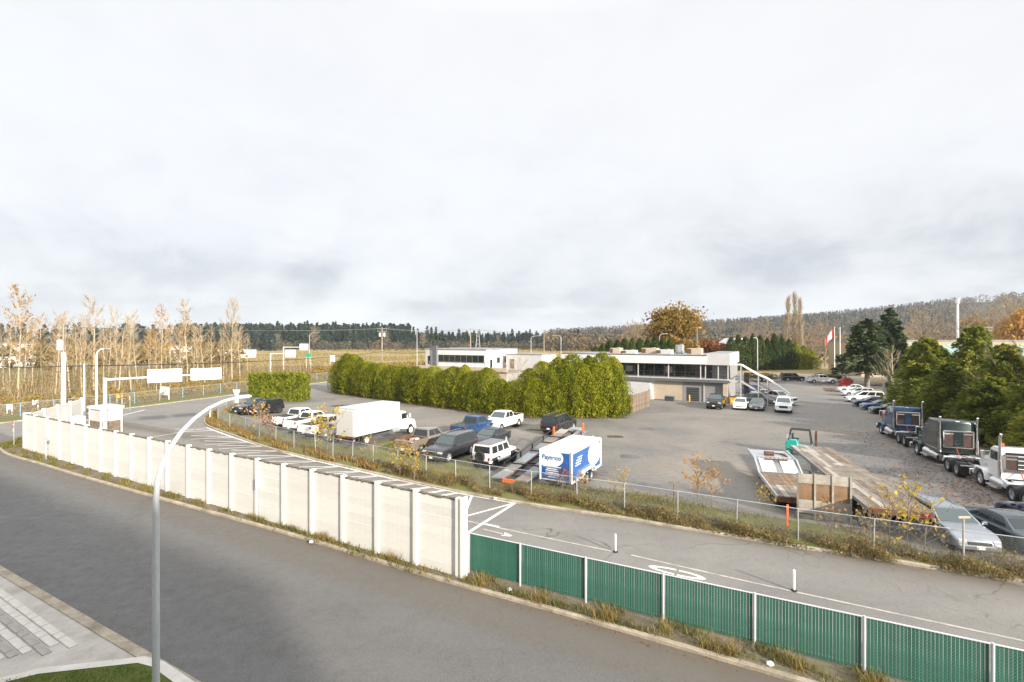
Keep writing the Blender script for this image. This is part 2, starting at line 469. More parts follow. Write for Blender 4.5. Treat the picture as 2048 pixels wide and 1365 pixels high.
leafmat('leaf_straw', [(0, (.19, .12, .045)), (.5, (.32, .22, .08)), (1, (.24, .23, .06))], trans=.35)
leafmat('leaf_hill', [(0, (.035, .042, .032)), (.3, (.085, .08, .052)), (.6, (.135, .105, .065)), (.85, (.21, .125, .05)), (1, (.075, .085, .04))], trans=.2, coord_scale=.03, clump=.97)
leafmat('leaf_hill_fir', [(0, (.016, .030, .028)), (1, (.032, .048, .036))], trans=.1, coord_scale=.03, clump=.9)
leafmat('leaf_thicket', [(0, (.11, .075, .03)), (.4, (.20, .145, .05)), (.75, (.30, .215, .07)), (1, (.17, .16, .048))], trans=.35, coord_scale=.1, clump=.5)
leafmat('leaf_lawn', [(0, (.06, .085, .018)), (.5, (.115, .145, .028)), (1, (.22, .21, .07))], trans=.3, coord_scale=.6, clump=.5)

# ================================================================== the ground
def lift(pts, z):
    return [(p[0], p[1], z) for p in pts]


def sheet(name, pts, z, m):
    me = MB().add(lift(pts, z), [tuple(range(len(pts)))]).mesh(name)
    if me.polygons[0].normal.z < 0:
        me.flip_normals()
    return tag(put(name, me, m), kind='structure')


def offs(pts, d):
    """shift a polyline sideways (to its left for d > 0)"""
    out = []
    P = [Vector((p[0], p[1], 0)) for p in pts]
    for i, p in enumerate(P):
        t = (P[min(i + 1, len(P) - 1)] - P[max(i - 1, 0)]).normalized()
        out.append(p + Vector((-t.y, t.x, 0)) * (d[i] if isinstance(d, (list, tuple)) else d))
    return out


def smoothline(pts, n=4):
    P = [Vector((p[0], p[1], p[2] if len(p) > 2 else 0)) for p in pts]; out = []
    for i in range(len(P) - 1):
        a, b, c, d = P[max(i - 1, 0)], P[i], P[i + 1], P[min(i + 2, len(P) - 1)]
        for k in range(n):
            t = k / n
            out.append(.5 * ((2 * b) + (c - a) * t + (2 * a - 5 * b + 4 * c - d) * t * t + (3 * b - a - 3 * c + d) * t ** 3))
    return out + [P[-1]]


def ribbon(lines, zs):
    """a strip mesh between several polylines of equal length, each at its own height"""
    mb = MB(); n = len(lines[0])
    for l, z in zip(lines, zs):
        mb.v += [(p[0], p[1], z) for p in l]
    for j in range(len(lines) - 1):
        for i in range(n - 1):
            mb.f.append((j * n + i, j * n + i + 1, (j + 1) * n + i + 1, (j + 1) * n + i))
    return mb


def up(me):
    s = sum(p.normal.z * p.area for p in me.polygons)
    if s < 0:
        me.flip_normals()
    return me


def kerb(name, pts, w=.16, h=.13, side=1):
    a = offs(pts, 0); b = offs(pts, side * w)
    mb = ribbon([a, a, offs(pts, side * .02), b, b], [-.02, h - .02, h, h, -.02])
    return tag(put(name, mb.mesh(name), 'kerb'), kind='structure')


# one big sheet that reaches the horizon, laid as rings so that the near part is fine enough
mb = MB(); S = 4500
mb.add([(-S, -600, 0), (S, -600, 0), (S, 5000, 0), (-S, 5000, 0)], [(0, 1, 2, 3)])
tag(put('ground', up(mb.mesh('ground')), 'field'), kind='structure')

NK = [(26, 3.6), (18, 8.1), (12, 11.3), (6.84, 14.1), (2.08, 16.7), (-.44, 18.0), (-4.4, 20.1), (-8.4, 22.4), (-12.8, 24.8), (-20.2, 28.7), (-30.5, 34.2),
      (-36.2, 37.4), (-40.9, 39.9), (-43.9, 42.0), (-45.6, 43.9), (-46.6, 45.6), (-47.0, 47.2)]
NK = smoothline(NK, 3)
ROADL = [(-76, -30), (-64.5, 30), (-57.9, 55.4), (-53.7, 65.6), (-47, 87), (-43.8, 102), (-40.7, 112), (-34, 134), (-20, 180)]    # far kerb of the side road
ROADL = smoothline(ROADL, 4)
sheet('lot_pavement', [(-64, 30), (-60, 50), (-53.7, 66), (-47, 87), (-40.7, 112), (-34, 134), (20, 134), (60, 128), (82, 122), (78, 60), (48, 8), (26, 4), (-62, 20)], .004, 'asphalt_lot')
sheet('service_lane', [(24, 4.6), (40, 4), (30, 14), (19.6, 19), (11.3, 23.6), (4.8, 27.2), (-4, 31.9), (-11.8, 36.9), (-21.1, 43.4), (-31.9, 53.2), (-37.5, 63), (-41, 76), (-36, 100), (-40.7, 112),
                       (-47, 87), (-53.7, 65.6), (-58.5, 54), (-47, 47), (-41, 40), (-20, 29), (0, 18.5)], .008, 'asphalt_lane')
sk = [(-60, 43), (-30, 25.1), (-21.3, 20.4), (-18.6, 18.9), (-13.05, 15.9), (-8.8, 13.6), (4, 6.6), (30, -7.4)]         # pavement side of the near road
sheet('near_road', [(26, 3.6), (30, -7.4), (4, 6.6), (-8.8, 13.6), (-21.3, 20.4), (-30, 25.1), (-60, 43), (-64, 30), (-80, 20), (-78, 40), (-64, 50), (-58.5, 54), (-46, 46), (-40, 40), (-20.2, 29.2), (0, 18.3)], .012, 'asphalt_wet')
sheet('highway', [(-160, 165), (-60, 171), (-20, 180), (60, 196), (200, 178), (400, 150), (400, 164), (200, 192), (60, 212), (-22, 194), (-60, 183), (-160, 176)], .02, 'asphalt_far')
sheet('far_road', [(40, 126), (75, 122), (150, 110), (300, 90), (300, 100), (150, 121), (75, 134), (40, 138)], .02, 'asphalt_far')

kerb('kerb', NK, side=-1)
kerb('kerb', ROADL, side=1)
# verge between the near road and the wall, on a kerb-high strip
WA = Vector((-41.8, 42.1, 0)); WB = Vector((-2.05, 19.45, 0)); WC = Vector((-46.7, 53.0, 0))
wdir = (WB - WA).normalized(); wn = Vector((-wdir.y, wdir.x, 0))       # wn points away from the road
FA = Vector((-1.75, 19.75, 0)); FB = Vector((17.5, 9.85, 0))
inner = [FB + Vector((9, -4.6, 0)) + wn * .5, FB + wn * .5, FA + wn * .45, WB + wn * .55, WA + wn * .6 + Vector((1.0, 0, 0)), WC + Vector((1.4, .6, 0)), WC + Vector((-1.2, 1.2, 0)), (-48.3, 51)]
vg = [tuple(p[:2]) for p in offs(NK, -.14)] + [tuple(p[:2]) for p in reversed(inner)]
sheet('verge', vg, .115, 'soil')
il = [Vector(p) if len(p) == 3 else Vector((*p, 0)) for p in inner]
tag(put('kerb', ribbon([il, il, offs(il, .12)], [0, .12, .12]).mesh('kerb'), 'kerb'), kind='structure')
sheet('island_turf', [(-43.2, 42.6), (-45.1, 44.1), (-46.2, 46.2), (-46.6, 48.5), (-45.4, 48.6), (-43.2, 44.0)], .122, 'turf')

# verge between the lane and the truck yard, and the chain-link line
FENCE = [(-39.8, 71), (-38.2, 65.5), (-36.3, 60.6), (-33.6, 56.0), (-30.3, 52.6), (-27.2, 49.9), (-24.4, 47.3), (-21.6, 44.8), (-19.0, 42.7), (-16.4, 40.9), (-14.4, 39.4), (-12.4, 38.1), (-10.4, 36.7), (-8.2, 35.2),
         (-5.9, 33.6), (-3.7, 32.2), (-1.4, 30.8), (1.15, 29.5), (3.75, 28.2), (6.2, 27.0), (8.65, 25.6), (11.1, 24.25), (13.4, 22.95), (16.0, 21.7), (18.75, 20.35), (21.4, 19.1), (24.1, 17.8), (26.8, 16.5)]
fl = smoothline(FENCE, 3)
ko = [-1.35 + .7 * max(0, min(1, (p[0] - 2) / 14)) for p in fl]
FKL = offs(fl, ko)
kerb('kerb', FKL, side=1)
wi = [.5 + 2.3 * max(0, min(1, (19 - p[0]) / 4)) * max(.35, min(1, (p[0] + 36) / 12)) for p in fl]
vb = ribbon([offs(FKL, .15), offs(fl, .25), offs(fl, [.3 + w for w in wi])], [.115, .13, .014]).mesh('verge')
tag(put('verge', up(vb), 'mossy'), kind='structure')
sheet('yard_turf', [(-13.2, 40.7), (-9.2, 38), (-4.5, 35.0), (-1.5, 33.2), (-3.4, 39), (-5, 41.5), (-8.0, 42.5), (-9.5, 49), (-12, 46.2)], .022, 'mossy')
sheet('far_verge', [tuple(p[:2]) for p in offs(ROADL, .16)] + [tuple(p[:2]) for p in reversed(offs(ROADL, 3.6))], .11, 'mossy')
sheet('brush_ground', [tuple(p[:2]) for p in offs(ROADL, 3.5)] + [(-60, 181), (-160, 166), (-400, 150), (-300, -30)], .06, 'brush_floor')
for nm, pts in (('puddle', [(-26.5, 70), (-24, 69.2), (-21.8, 69.6), (-22.5, 71), (-25, 71.5)]), ('puddle', [(1.4, 51.5), (3.0, 50.9), (3.4, 51.6), (2, 52.3)]), ('puddle', [(9.3, 47.6), (10.7, 47.5), (10.8, 48.5), (9.5, 48.6)]),
                ('puddle', [(8.8, 39.4), (10.1, 39.2), (10.3, 40.3), (9.0, 40.5)]), ('puddle', [(13.3, 52.0), (15.0, 51.6), (14.8, 52.6), (13.6, 52.7)]), ('puddle', [(-2.3, 48.2), (-.8, 47.8), (-.7, 48.9), (-2.0, 49.3)])):
    P = smoothline([(*p, 0) for p in pts + pts[:1]], 5)[:-1]
    sheet(nm, [tuple(p[:2]) for p in P], .0085, MAT.get('puddle') or mat('puddle', (.095, .085, .07), .22, var=.15, spec=.5))


# ------------------------------------------------------------------ painted markings
def stripe(pts, w, z=.0165, m='road_paint'):
    l = smoothline([(*p[:2], 0) for p in pts], 3) if len(pts) > 2 else [Vector((*p[:2], 0)) for p in pts]
    me = up(ribbon([offs(l, w / 2), offs(l, -w / 2)], [z, z]).mesh('road_marking'))
    return tag(put('road_marking', me, m), kind='structure')


main = [G(*p) for p in ((413, 856), (477, 879), (535, 896), (604, 916), (693, 937), (770, 955), (840, 970), (900, 983), (944, 992), (1030, 1007))]
stripe(main, .2)
stripe([main[-1], G(935, 1067)], .2, .0172)
stripe([main[0], G(340, 869), G(250, 884)], .12, .0172)
stripe([G(944, 991), G(926, 1036)], .16, .0178); stripe([G(1030, 1007), G(922, 1036)], .16, .0184)
ml = smoothline([(*p[:2], 0) for p in main], 6)
for i in range(15):
    a = ml[2 + i * 3]
    b1 = a - U * (4.6 - .22 * i) - V * (1.1 + .05 * i) * 1.4; b2 = a - U * (2.6 - .1 * i) - V * (2.6 - .02 * i)
    stripe([a, b1], .12, .0172); stripe([a + U * .15, b2], .12, .0178)
stripe([G(930, 1042), G(1080, 1074), G(1231, 1105)], .10, m='road_paint_worn')
stripe([G(1262, 1111), G(1500, 1165), G(1800, 1230), G(2048, 1283), (24, 11.2)], .10, m='road_paint_worn')
stripe([G(971, 1049), G(998, 1055)], .16, .0178)
stripe([G(966, 1059), G(1006, 1069)], .10, .0172, 'road_paint_worn')
arw = G(1013, 1070.5)
tag(put('road_marking', up(MB().add([(*(arw + U * a + V * b)[:2], .0176) for a, b in ((-.25, .22), (.3, .05), (.28, -.1), (-.2, -.25), (-.1, -.02))], [(0, 1, 2, 3, 4)]).mesh('road_marking')), 'road_paint'), kind='structure')
stripe([G(221, 836), G(250, 830), G(290, 820)], .22, .0165)


def letter_O(c, along, across, L, wd, th):
    """a long painted letter O lying along the lane"""
    for s in (1, -1):                      # two stencilled halves of a drawn-out ring
        o_, i_ = [], []
        for k in range(25):
            t = (-.5 + k / 24) * math.pi * .985
            o_.append(c + along * (s * L / 2 * math.cos(t) * (1 if k not in (0, 24) else 1) + s * .03) + across * (wd / 2 * math.sin(t)))
            i_.append(c + along * (s * (L / 2 - .30) * math.cos(t) + s * .03) + across * ((wd / 2 - th) * math.sin(t)))
        me = up(ribbon([o_, i_], [.0172, .0172]).mesh('road_letter'))
        tag(put('road_letter', me, 'road_paint'), kind='structure')


letter_O(G(1353, 1146), U, V, 2.2, .55, .12)

# ------------------------------------------------------------------ pavement in front of the flats
pv = [(-60, 43), (-21.3, 20.4), (-13.05, 15.9), (-8.8, 13.6), (6, 5.5), (3, -.3), (-30, 17.5), (-66, 37)]
pave = sheet('pavement', pv, .10, 'concrete')
kl = [(6, 5.5), (-8.8, 13.6), (-13.05, 15.9), (-21.3, 20.4), (-60, 43)]
tag(put('kerb', ribbon([offs(kl, 0), offs(kl, 0), offs(kl, .32), offs(kl, .32)], [-.02, .11, .125, .09]).mesh('kerb'), 'kerb'), kind='structure')
sheet('lawn', [(-13.3, 13.75), (-10.85, 14.22), (-10.3, 14.05), (-8.9, 13.2), (-3.0, 9.9), (-4.6, 6.6), (-15.6, 12.4)], .128, 'turf')
tag(put('lawn_edging', ribbon([[Vector(p) for p in q] for q in ([(-15.9, 12.55, 0), (-13.45, 13.98, 0), (-10.85, 14.50, 0), (-10.15, 14.28, 0), (-8.7, 13.42, 0), (-2.8, 10.1, 0)], [(-15.6, 12.38, 0), (-13.3, 13.73, 0), (-10.85, 14.20, 0), (-10.3, 14.03, 0), (-8.9, 13.18, 0), (-3.0, 9.88, 0)])], [.14, .14]).mesh('lawn_edging'), 'paver_light'), kind='structure')
sheet('lawn', [(-22.8, 19.0), (-20.6, 18.2), (-20.4, 17.5), (-24, 16.6), (-27, 19.6), (-26, 21.1)], .128, 'turf')
pm = [MB().box((0, 0, 0), (.86, .225, .05)).mesh('paver', bevel=.012), MB().box((0, 0, 0), (.40, .225, .05)).mesh('paver', bevel=.012)]
o0 = Vector((-20.4, 19.0, 0)); cnt = 0
for r_ in range(16):
    x = -.5 * (r_ % 2) * .5
    for c_ in range(13):
        k = 0 if (c_ + r_) % 3 else 1
        L = (.9, .44)[k]
        p = o0 + U * (x + L / 2) - V * (.27 * r_) + U * (.10 * r_)
        x += L
        if (p.x > -16.2 and p.y < 14.85 + (p.x + 13.4) * .2 + max(0, -13.4 - p.x) * -.35):
            continue
        if p.y > 17.85 - .5 * (p.x + 18.0) or x > 8.4 - .2 * r_:
            continue
        put('paver', pm[k], 'paver_light' if (c_ * 7 + r_ * 3) % 7 < 5 else 'paver_grey', pave, (p.x, p.y, .105), ang(U))
        cnt += 1

# ================================================================== the white wall
wall = thing('concrete_wall', 'long white concrete wall of bays between pilasters beside the road', 'wall')
WH = 3.23
pxs = [51, 72, 97, 122, 148, 174, 204, 234, 265, 301, 337, 379, 420, 466, 517, 570, 627, 689, 757, 834, 919]


def on_wall(px):
    k = (px - PX0) / FOC      # x = k*y on the line WA + t*wdir
    t = (k * WA.y - WA.x) / (wdir.x - k * wdir.y)
    return WA + wdir * t


post_me = MB().box((0, 0, (WH + .01) / 2 + .05), (.22, .25, WH + .01 - .1)).mesh('post', bevel=.02)


def bay(parent, a, b, h, n=8, cap=True):
    d = (b - a); L = d.length - .2; rz = ang(d); m = (a + b) / 2
    ph = h / n
    for i in range(n):
        pm_ = MB().box((0, 0, 0), (L, .13, ph - .006)).mesh('plank', bevel=.006) if i == 0 else pm_
        put('plank', pm_, 'wall_white', parent, (m.x + random.uniform(-.002, .002), m.y + random.uniform(-.004, .004), .1 + ph * (i + .5) * (h - .12) / h), rz)
    if cap:
        cm = MB()
        x = -L / 2
        while x < L / 2 - .05:
            w = random.uniform(.12, .34); w = min(w, L / 2 - x)
            cm.box((x + w / 2, random.uniform(-.015, .015), random.uniform(-.015, .02)), (w - .01, .15 + random.uniform(-.02, .03), random.uniform(.04, .075)))
            x += w
        put('coping', cm.mesh('coping'), 'wall_cap', parent, (m.x, m.y, h + .0), rz)


P = [on_wall(p) for p in pxs]
for i, p in enumerate(P):
    q = p - wn * .04
    put('post', post_me, 'wall_post', wall, (q.x, q.y, 0), ang(wdir))
    if i:
        bay(wall, P[i - 1], p, WH - .1)
put('end_post', MB().box((0, 0, WH / 2 + .04), (.1, .42, WH)).mesh('end_post', bevel=.015), 'wall_post', wall, (P[-1].x + wdir.x * .2, P[-1].y + wdir.y * .2, 0), ang(wdir))
ret = thing('concrete_wall', 'short white concrete return wall behind the grassy traffic island', 'wall')
RP = [WA + wdir * .35 + (WC - WA) * t for t in (.03, .26, .5, .75, 1.0)]
for i, p in enumerate(RP):
    put('post', post_me, 'wall_post', ret, (p.x, p.y, 0), ang(WC - WA))
    if i:
        bay(ret, RP[i - 1], p, WH - .1, cap=False)


# ================================================================== fences
def diamond(L, H, pitch, w, both=True, t=.004):
    """woven wire: two families of slanting strands, each a three-sided rod"""
    vs = []
    for s in (1, -1):
        n = int((L + H) / pitch) + 1
        for i in range(-1, n + 1):
            x0 = i * pitch - (H if s > 0 else 0)
            a = np.array([x0 if s > 0 else x0, 0.0]); b = np.array([x0 + H, H]) if s > 0 else np.array([x0 - H, H])
            # clip to 0..L
            (xa, za), (xb, zb) = a, b
            if xa > xb:
                (xa, za), (xb, zb) = (xb, zb), (xa, za)
            if xb <= 0 or xa >= L:
                continue
            sl = (zb - za) / (xb - xa)
            if xa < 0: za += sl * (0 - xa); xa = 0
            if xb > L: zb -= sl * (xb - L); xb = L
            dx, dz = xb - xa, zb - za; l = math.hypot(dx, dz)
            if l < 1e-3:
                continue
            nx, nz = -dz / l * w / 2, dx / l * w / 2
            y = t * s
            vs += [(xa + nx, y, za + nz), (xb + nx, y, zb + nz), (xb - nx, y, zb - nz), (xa - nx, y, za - nz),
                   (xa + nx, y, za + nz), (xb + nx, y, zb + nz), (xb, y + w * .8, zb), (xa, y + w * .8, za)]
    return npmesh('wire_mesh', vs, 4)


# green slat fence
gf = thing('slat_fence', 'green slatted chain-link fence between the near road and the service lane', 'fence')
gd = (FB - FA).normalized(); GH = 1.62
tops = [(935, 1070), (1039.5, 1093.5), (1170, 1123), (1325, 1158), (1509, 1196), (1729, 1242.6), (1987, 1298)]
ts = [(G(px, py, GH) - FA).dot(gd) for px, py in tops]; ts[0] = 0
ts += [ts[-1] + 2.7, ts[-1] + 5.4]
gpost = MB().tube((0, 0, 0), (0, 0, GH + .05), .038, n=10).mesh('post', smooth=40)
sl_me = MB().box((0, 0, GH / 2 + .02), (.068, .012, GH - .12)).mesh('slat')
for i, t in enumerate(ts):
    p = FA + gd * t
    put('post', gpost, 'galv_light', gf, (p.x, p.y, .08), ang(gd))
    if i:
        t0 = ts[i - 1]; L = t - t0; n = 31
        a = FA + gd * (t0 + .045)
        for k in range(n):
            q = FA + gd * (t0 + .06 + (L - .12) * (k + .5) / n) + wn * .045
            put('slat', sl_me, 'slat_green', gf, (q.x + random.uniform(-.004, .004), q.y, .13 + random.uniform(-.008, .008)), ang(gd) + random.uniform(-.12, .12))
        wm = diamond(L - .09, GH - .1, .088, .0048)
        q = a + wn * .028
        tag(put('wire_mesh', wm, 'wire_green', gf, (q.x, q.y, .16), ang(gd)), kind='stuff')
a = FA; b = FA + gd * ts[-1]
put('top_rail', MB().tube((*a[:2], GH + .10), (*b[:2], GH + .10), .024, n=8).mesh('top_rail', smooth=40), 'galv_light', gf)

# chain-link fence of the truck yard
cf = thing('chain_link_fence', 'galvanised chain-link fence along the kerb of the truck yard', 'fence')
cpost = MB().tube((0, 0, 0), (0, 0, 1.5), .032, n=8).mesh('post', smooth=40)
rail = []
for i, p in enumerate(FENCE):
    lean = random.uniform(-.03, .03)
    put('post', cpost, 'galv', cf, (*p, .1), rot=(lean, random.uniform(-.03, .03), 0))
    rail.append((*p, 1.59))
    if i:
        a = Vector((*FENCE[i - 1], 0)); b = Vector((*p, 0)); d = b - a
        near = i > 13
        wm = diamond(d.length, 1.42, .07 if near else .11, .0032 if near else .0055)
        tag(put('wire_mesh', wm, 'wire', cf, (a.x, a.y, .17), ang(d)), kind='stuff')
put('top_rail', MB().path(rail, .019, 6).mesh('top_rail', smooth=50), 'galv', cf)

# blue-posted fence across the side road
bf = thing('chain_link_fence', 'chain-link fence on blue posts in front of the bare woodland', 'fence')
BL = offs(ROADL, 3.9)
L = 0; prev = None; bp_me = MB().tube((0, 0, 0), (0, 0, 1.75), .05, n=8).mesh('post', smooth=40); rail = []
acc = 0; lastp = None
dense = smoothline([(*p[:2], 0) for p in BL], 8)
for i, p in enumerate(dense):
    if p.y < 44 or p.y > 125:
        continue
    if lastp is None or (p - lastp).length > 3.1:
        put('post', bp_me, 'blue_post', bf, (p.x, p.y, .05))
        rail.append((p.x, p.y, 1.75))
        if lastp is not None:
            d = p - lastp
            tag(put('wire_mesh', diamond(d.length, 1.6, .16, .010), 'wire', bf, (lastp.x, lastp.y, .12), ang(d)), kind='stuff')
        lastp = p.copy()
put('top_rail', MB().path(rail, .03, 6).mesh('top_rail', smooth=50), 'galv', bf)

# ================================================================== vehicles
def interp(x, tab):
    return float(np.interp(x, [t[0] for t in tab], [t[1] for t in tab]))


CARS = {
    'pickup': dict(L=5.85, W=2.02, H=1.93, R=.41, ax=(1.95, -1.75), sill=.42,
                   top=[(-2.92, 1.22), (-2.86, 1.30), (-.85, 1.30), (-.8, 1.26), (1.2, 1.22), (1.5, 1.22), (2.5, 1.14), (2.80, 1.06), (2.92, .82)],
                   cab=(-.82, -.58, .62, 1.32, 1.24), wins=[(.07, .46), (.50, .90)], bed=(-2.84, -.88, .92)),
    'suv': dict(L=5.2, W=2.02, H=1.88, R=.40, ax=(1.6, -1.42), sill=.36,
                top=[(-2.6, .95), (-2.54, 1.15), (-1, 1.17), (.95, 1.15), (1.2, 1.16), (2.2, 1.08), (2.5, .98), (2.6, .72)],
                cab=(-2.52, -2.28, .42, 1.12, 1.16), wins=[(.05, .28), (.32, .60), (.64, .92)], rack=True),
    'cuv': dict(L=4.6, W=1.88, H=1.68, R=.36, ax=(1.4, -1.3), sill=.32,
                top=[(-2.3, .80), (-2.22, 1.02), (-1, 1.06), (.9, 1.02), (1.1, 1.02), (1.9, .92), (2.2, .80), (2.3, .58)],
                cab=(-2.2, -1.72, .30, 1.12, 1.03), wins=[(.07, .26), (.30, .60), (.64, .93)]),
    'sedan': dict(L=4.85, W=1.86, H=1.45, R=.345, ax=(1.48, -1.38), sill=.26,
                  top=[(-2.42, .70), (-2.38, .90), (-2.25, .97), (-1.6, 1.0), (-.8, .96), (1.0, .95), (1.2, .95), (1.6, .91), (1.95, .85), (2.2, .76), (2.35, .64), (2.42, .46)],
                  cab=(-1.72, -.95, .15, 1.12, .95), wins=[(.13, .50), (.54, .91)]),
    'hatch': dict(L=4.25, W=1.76, H=1.46, R=.325, ax=(1.32, -1.24), sill=.25,
                  top=[(-2.12, .70), (-2.06, .92), (-1.2, .96), (.8, .92), (1.05, .91), (1.75, .78), (2.0, .66), (2.12, .46)],
                  cab=(-2.0, -1.45, .10, 1.05, .93), wins=[(.08, .48), (.52, .92)]),
    'wagon': dict(L=4.72, W=1.84, H=1.48, R=.335, ax=(1.42, -1.30), sill=.26,
                  top=[(-2.36, .72), (-2.30, .94), (-1.2, .97), (.9, .96), (1.1, .96), (1.55, .925), (1.9, .87), (2.15, .78), (2.29, .66), (2.36, .46)],
                  cab=(-2.25, -1.90, .12, 1.10, .95), wins=[(.05, .28), (.31, .60), (.63, .93)], rack=True),
    'minivan': dict(L=5.1, W=1.98, H=1.75, R=.35, ax=(1.6, -1.45), sill=.28,
                    top=[(-2.55, .8), (-2.48, 1.04), (-1, 1.08), (1.2, 1.0), (1.5, .98), (2.2, .82), (2.46, .68), (2.55, .48)],
                    cab=(-2.42, -2.15, .40, 1.60, 1.03), wins=[(.04, .32), (.35, .62), (.65, .93)]),
    'jeep': dict(L=4.25, W=1.72, H=1.84, R=.42, ax=(1.42, -1.40), sill=.50,
                 top=[(-2.0, 1.10), (-1.97, 1.15), (-.8, 1.16), (.7, 1.15), (.8, 1.15), (1.85, 1.10), (1.93, 1.06), (1.97, .80)],
                 cab=(-1.93, -1.85, .50, .78, 1.16), wins=[(.05, .33), (.37, .64), (.68, .95)], jeep=True),
}
MC = {}


def wheel_meshes(r, w):
    k = ('wheel', round(r, 3), round(w, 3))
    if k not in MC:
        ri = r * .64
        ty = MB().lathe([(ri, -w * .40), (ri + .01, -w / 2), (r * .93, -w / 2), (r, -w * .36), (r, w * .36), (r * .93, w / 2), (ri + .01, w / 2), (ri, w * .40)], (0, 0, 0), 'y', 22).mesh('wheel', smooth=35)
        rm = MB()
        rm.lathe([(.001, w * .30), (.07, w * .32), (.075, w * .22), (ri * .86, w * .20), (ri * .92, w * .38), (ri * 1.005, w * .40)], (0, 0, 0), 'y', 22)
        rm.lathe([(.001, -w * .30), (.07, -w * .32), (.075, -w * .22), (ri * .86, -w * .20), (ri * .92, -w * .38), (ri * 1.005, -w * .40)], (0, 0, 0), 'y', 22)
        for s in (-1, 1):
            for i in range(6):
                t = i * math.pi / 3
                rm.box((math.cos(t) * ri * .5, s * w * .27, math.sin(t) * ri * .5), (ri * .78, .03, .06), ry=-t)
        MC[k] = (ty, rm.mesh('rim', smooth=35))
    return MC[k]


def add_wheel(parent, x, y, r, w, rim='rim'):
    ty, rm = wheel_meshes(r, w)
    t = put('wheel', ty, 'tyre', parent, (x, y, r))
    put('rim', rm, rim, t)
    return t


def body_mesh(c):
    L, W, Rr, sill = c['L'], c['W'] / 2, c['R'], c['sill']
    ra = Rr * 1.14
    xs = set(np.round(np.linspace(-L / 2, L / 2, 25), 3)) | {round(t[0], 3) for t in c['top']}
    for a in c['ax']:
        xs |= {round(a + ra * math.cos(math.pi * k / 10), 3) for k in range(11)} | {round(a + ra * 1.001, 3), round(a - ra * 1.001, 3)}
    bed = c.get('bed')
    if bed:
        xs |= {bed[0], bed[0] + .002, bed[1], bed[1] - .002}
    xs = sorted(x for x in xs if -L / 2 <= x <= L / 2)
    rows = []
    for x in xs:
        zt = interp(x, c['top'])
        e = L / 2 - abs(x)
        wf = W * (1 - .14 * max(0, 1 - e / .38) ** 2)
        if c.get('jeep') and x > .8:
            wf *= .84
        zb = sill + .10 * max(0, 1 - e / .5)
        for a in c['ax']:
            if abs(x - a) < ra:
                zb = max(zb, Rr * .98 + math.sqrt(max(0, ra * ra - (x - a) ** 2)) * .98)
        zb = min(zb, zt - .12)
        zm = max(zb + .02, zb + (zt - zb) * .55)
        if bed and bed[0] < x < bed[1]:
            r = [(0, bed[2]), (wf * .84, bed[2]), (wf * .86, zt), (wf * .97, zt), (wf, zm), (wf * .985, zb + .03), (wf * .95, zb)]
        else:
            r = [(0, zt + .02), (wf * .78, zt + .005), (wf * .93, zt - .025), (wf * .985, zt - .09 if zt - .09 > zm else zm + .01), (wf, zm), (wf * .985, zb + .03), (wf * .95, zb)]
        rows.append((x, r))
    mb = MB(); m = 7
    for x, r in rows:
        mb.v += [(x, y, z) for y, z in reversed(r)] + [(x, -y, z) for y, z in r[1:]]
    k = 2 * m - 1
    for i in range(len(rows) - 1):
        for j in range(k - 1):
            mb.f.append((i * k + j, i * k + j + 1, (i + 1) * k + j + 1, (i + 1) * k + j))
    mb.f.append(tuple(range(k))); mb.f.append(tuple(range((len(rows) - 1) * k + k - 1, (len(rows) - 1) * k - 1, -1)))
    return mb.mesh('body', smooth=32)


def cab_quads(c):
    x0, x1, x2, x3, zb = c['cab']; W = c['W'] / 2; H = c['H']
    wb, wr = W * (.93 if not c.get('jeep') else .97), W * (.74 if not c.get('jeep') else .88)
    B = lambda x, s: Vector((x, s * wb, interp(x, c['top']) - .04 if x < x3 - .02 else zb - .03))
    T = lambda x, s, d=0: Vector((x, s * wr, H - .03 - d))
    return dict(x=(x0, x1, x2, x3), B=B, T=T, wb=wb, wr=wr, H=H)


def cab_mesh(c):
    q = cab_quads(c); x0, x1, x2, x3 = q['x']; B, T = q['B'], q['T']
    mb = MB()
    n = 6; rows = []
    # the shell: base ring, roof-edge ring and a crowned roof
    def sec(xb, xt, drop):
        b = B(xb, 1); t = T(xt, 1, drop)
        return [(xb, -b.y, b.z), (xt, -t.y, t.z), (xt + (0), -t.y * .82, t.z + .025), (xt, 0, t.z + .04), (xt, t.y * .82, t.z + .025), (xt, t.y, t.z), (xb, b.y, b.z)]
    ss = []
    for k in range(n + 1):
        f = k / n
        ss.append(sec(x0 + (x3 - x0) * f, x1 + (x2 - x1) * f, .035 * (2 * f - 1) ** 2))
    m = 7
    for r in ss:
        mb.v += r
    for i in range(n):
        for j in range(m - 1):
            mb.f.append((i * m + j, i * m + j + 1, (i + 1) * m + j + 1, (i + 1) * m + j))
    mb.f.append(tuple(range(m))); mb.f.append(tuple(range(n * m + m - 1, n * m - 1, -1)))
    return mb.mesh('cabin', smooth=32)


def lerpq(q, s0, s1, t0, t1):
    a, b, c, d = q
    f = lambda s, t: a.lerp(b, s).lerp(d.lerp(c, s), t)
    return [f(s0, t0), f(s1, t0), f(s1, t1), f(s0, t1)]


def pane(q, th=.012):
    return MB().slab(q, th).mesh('window')


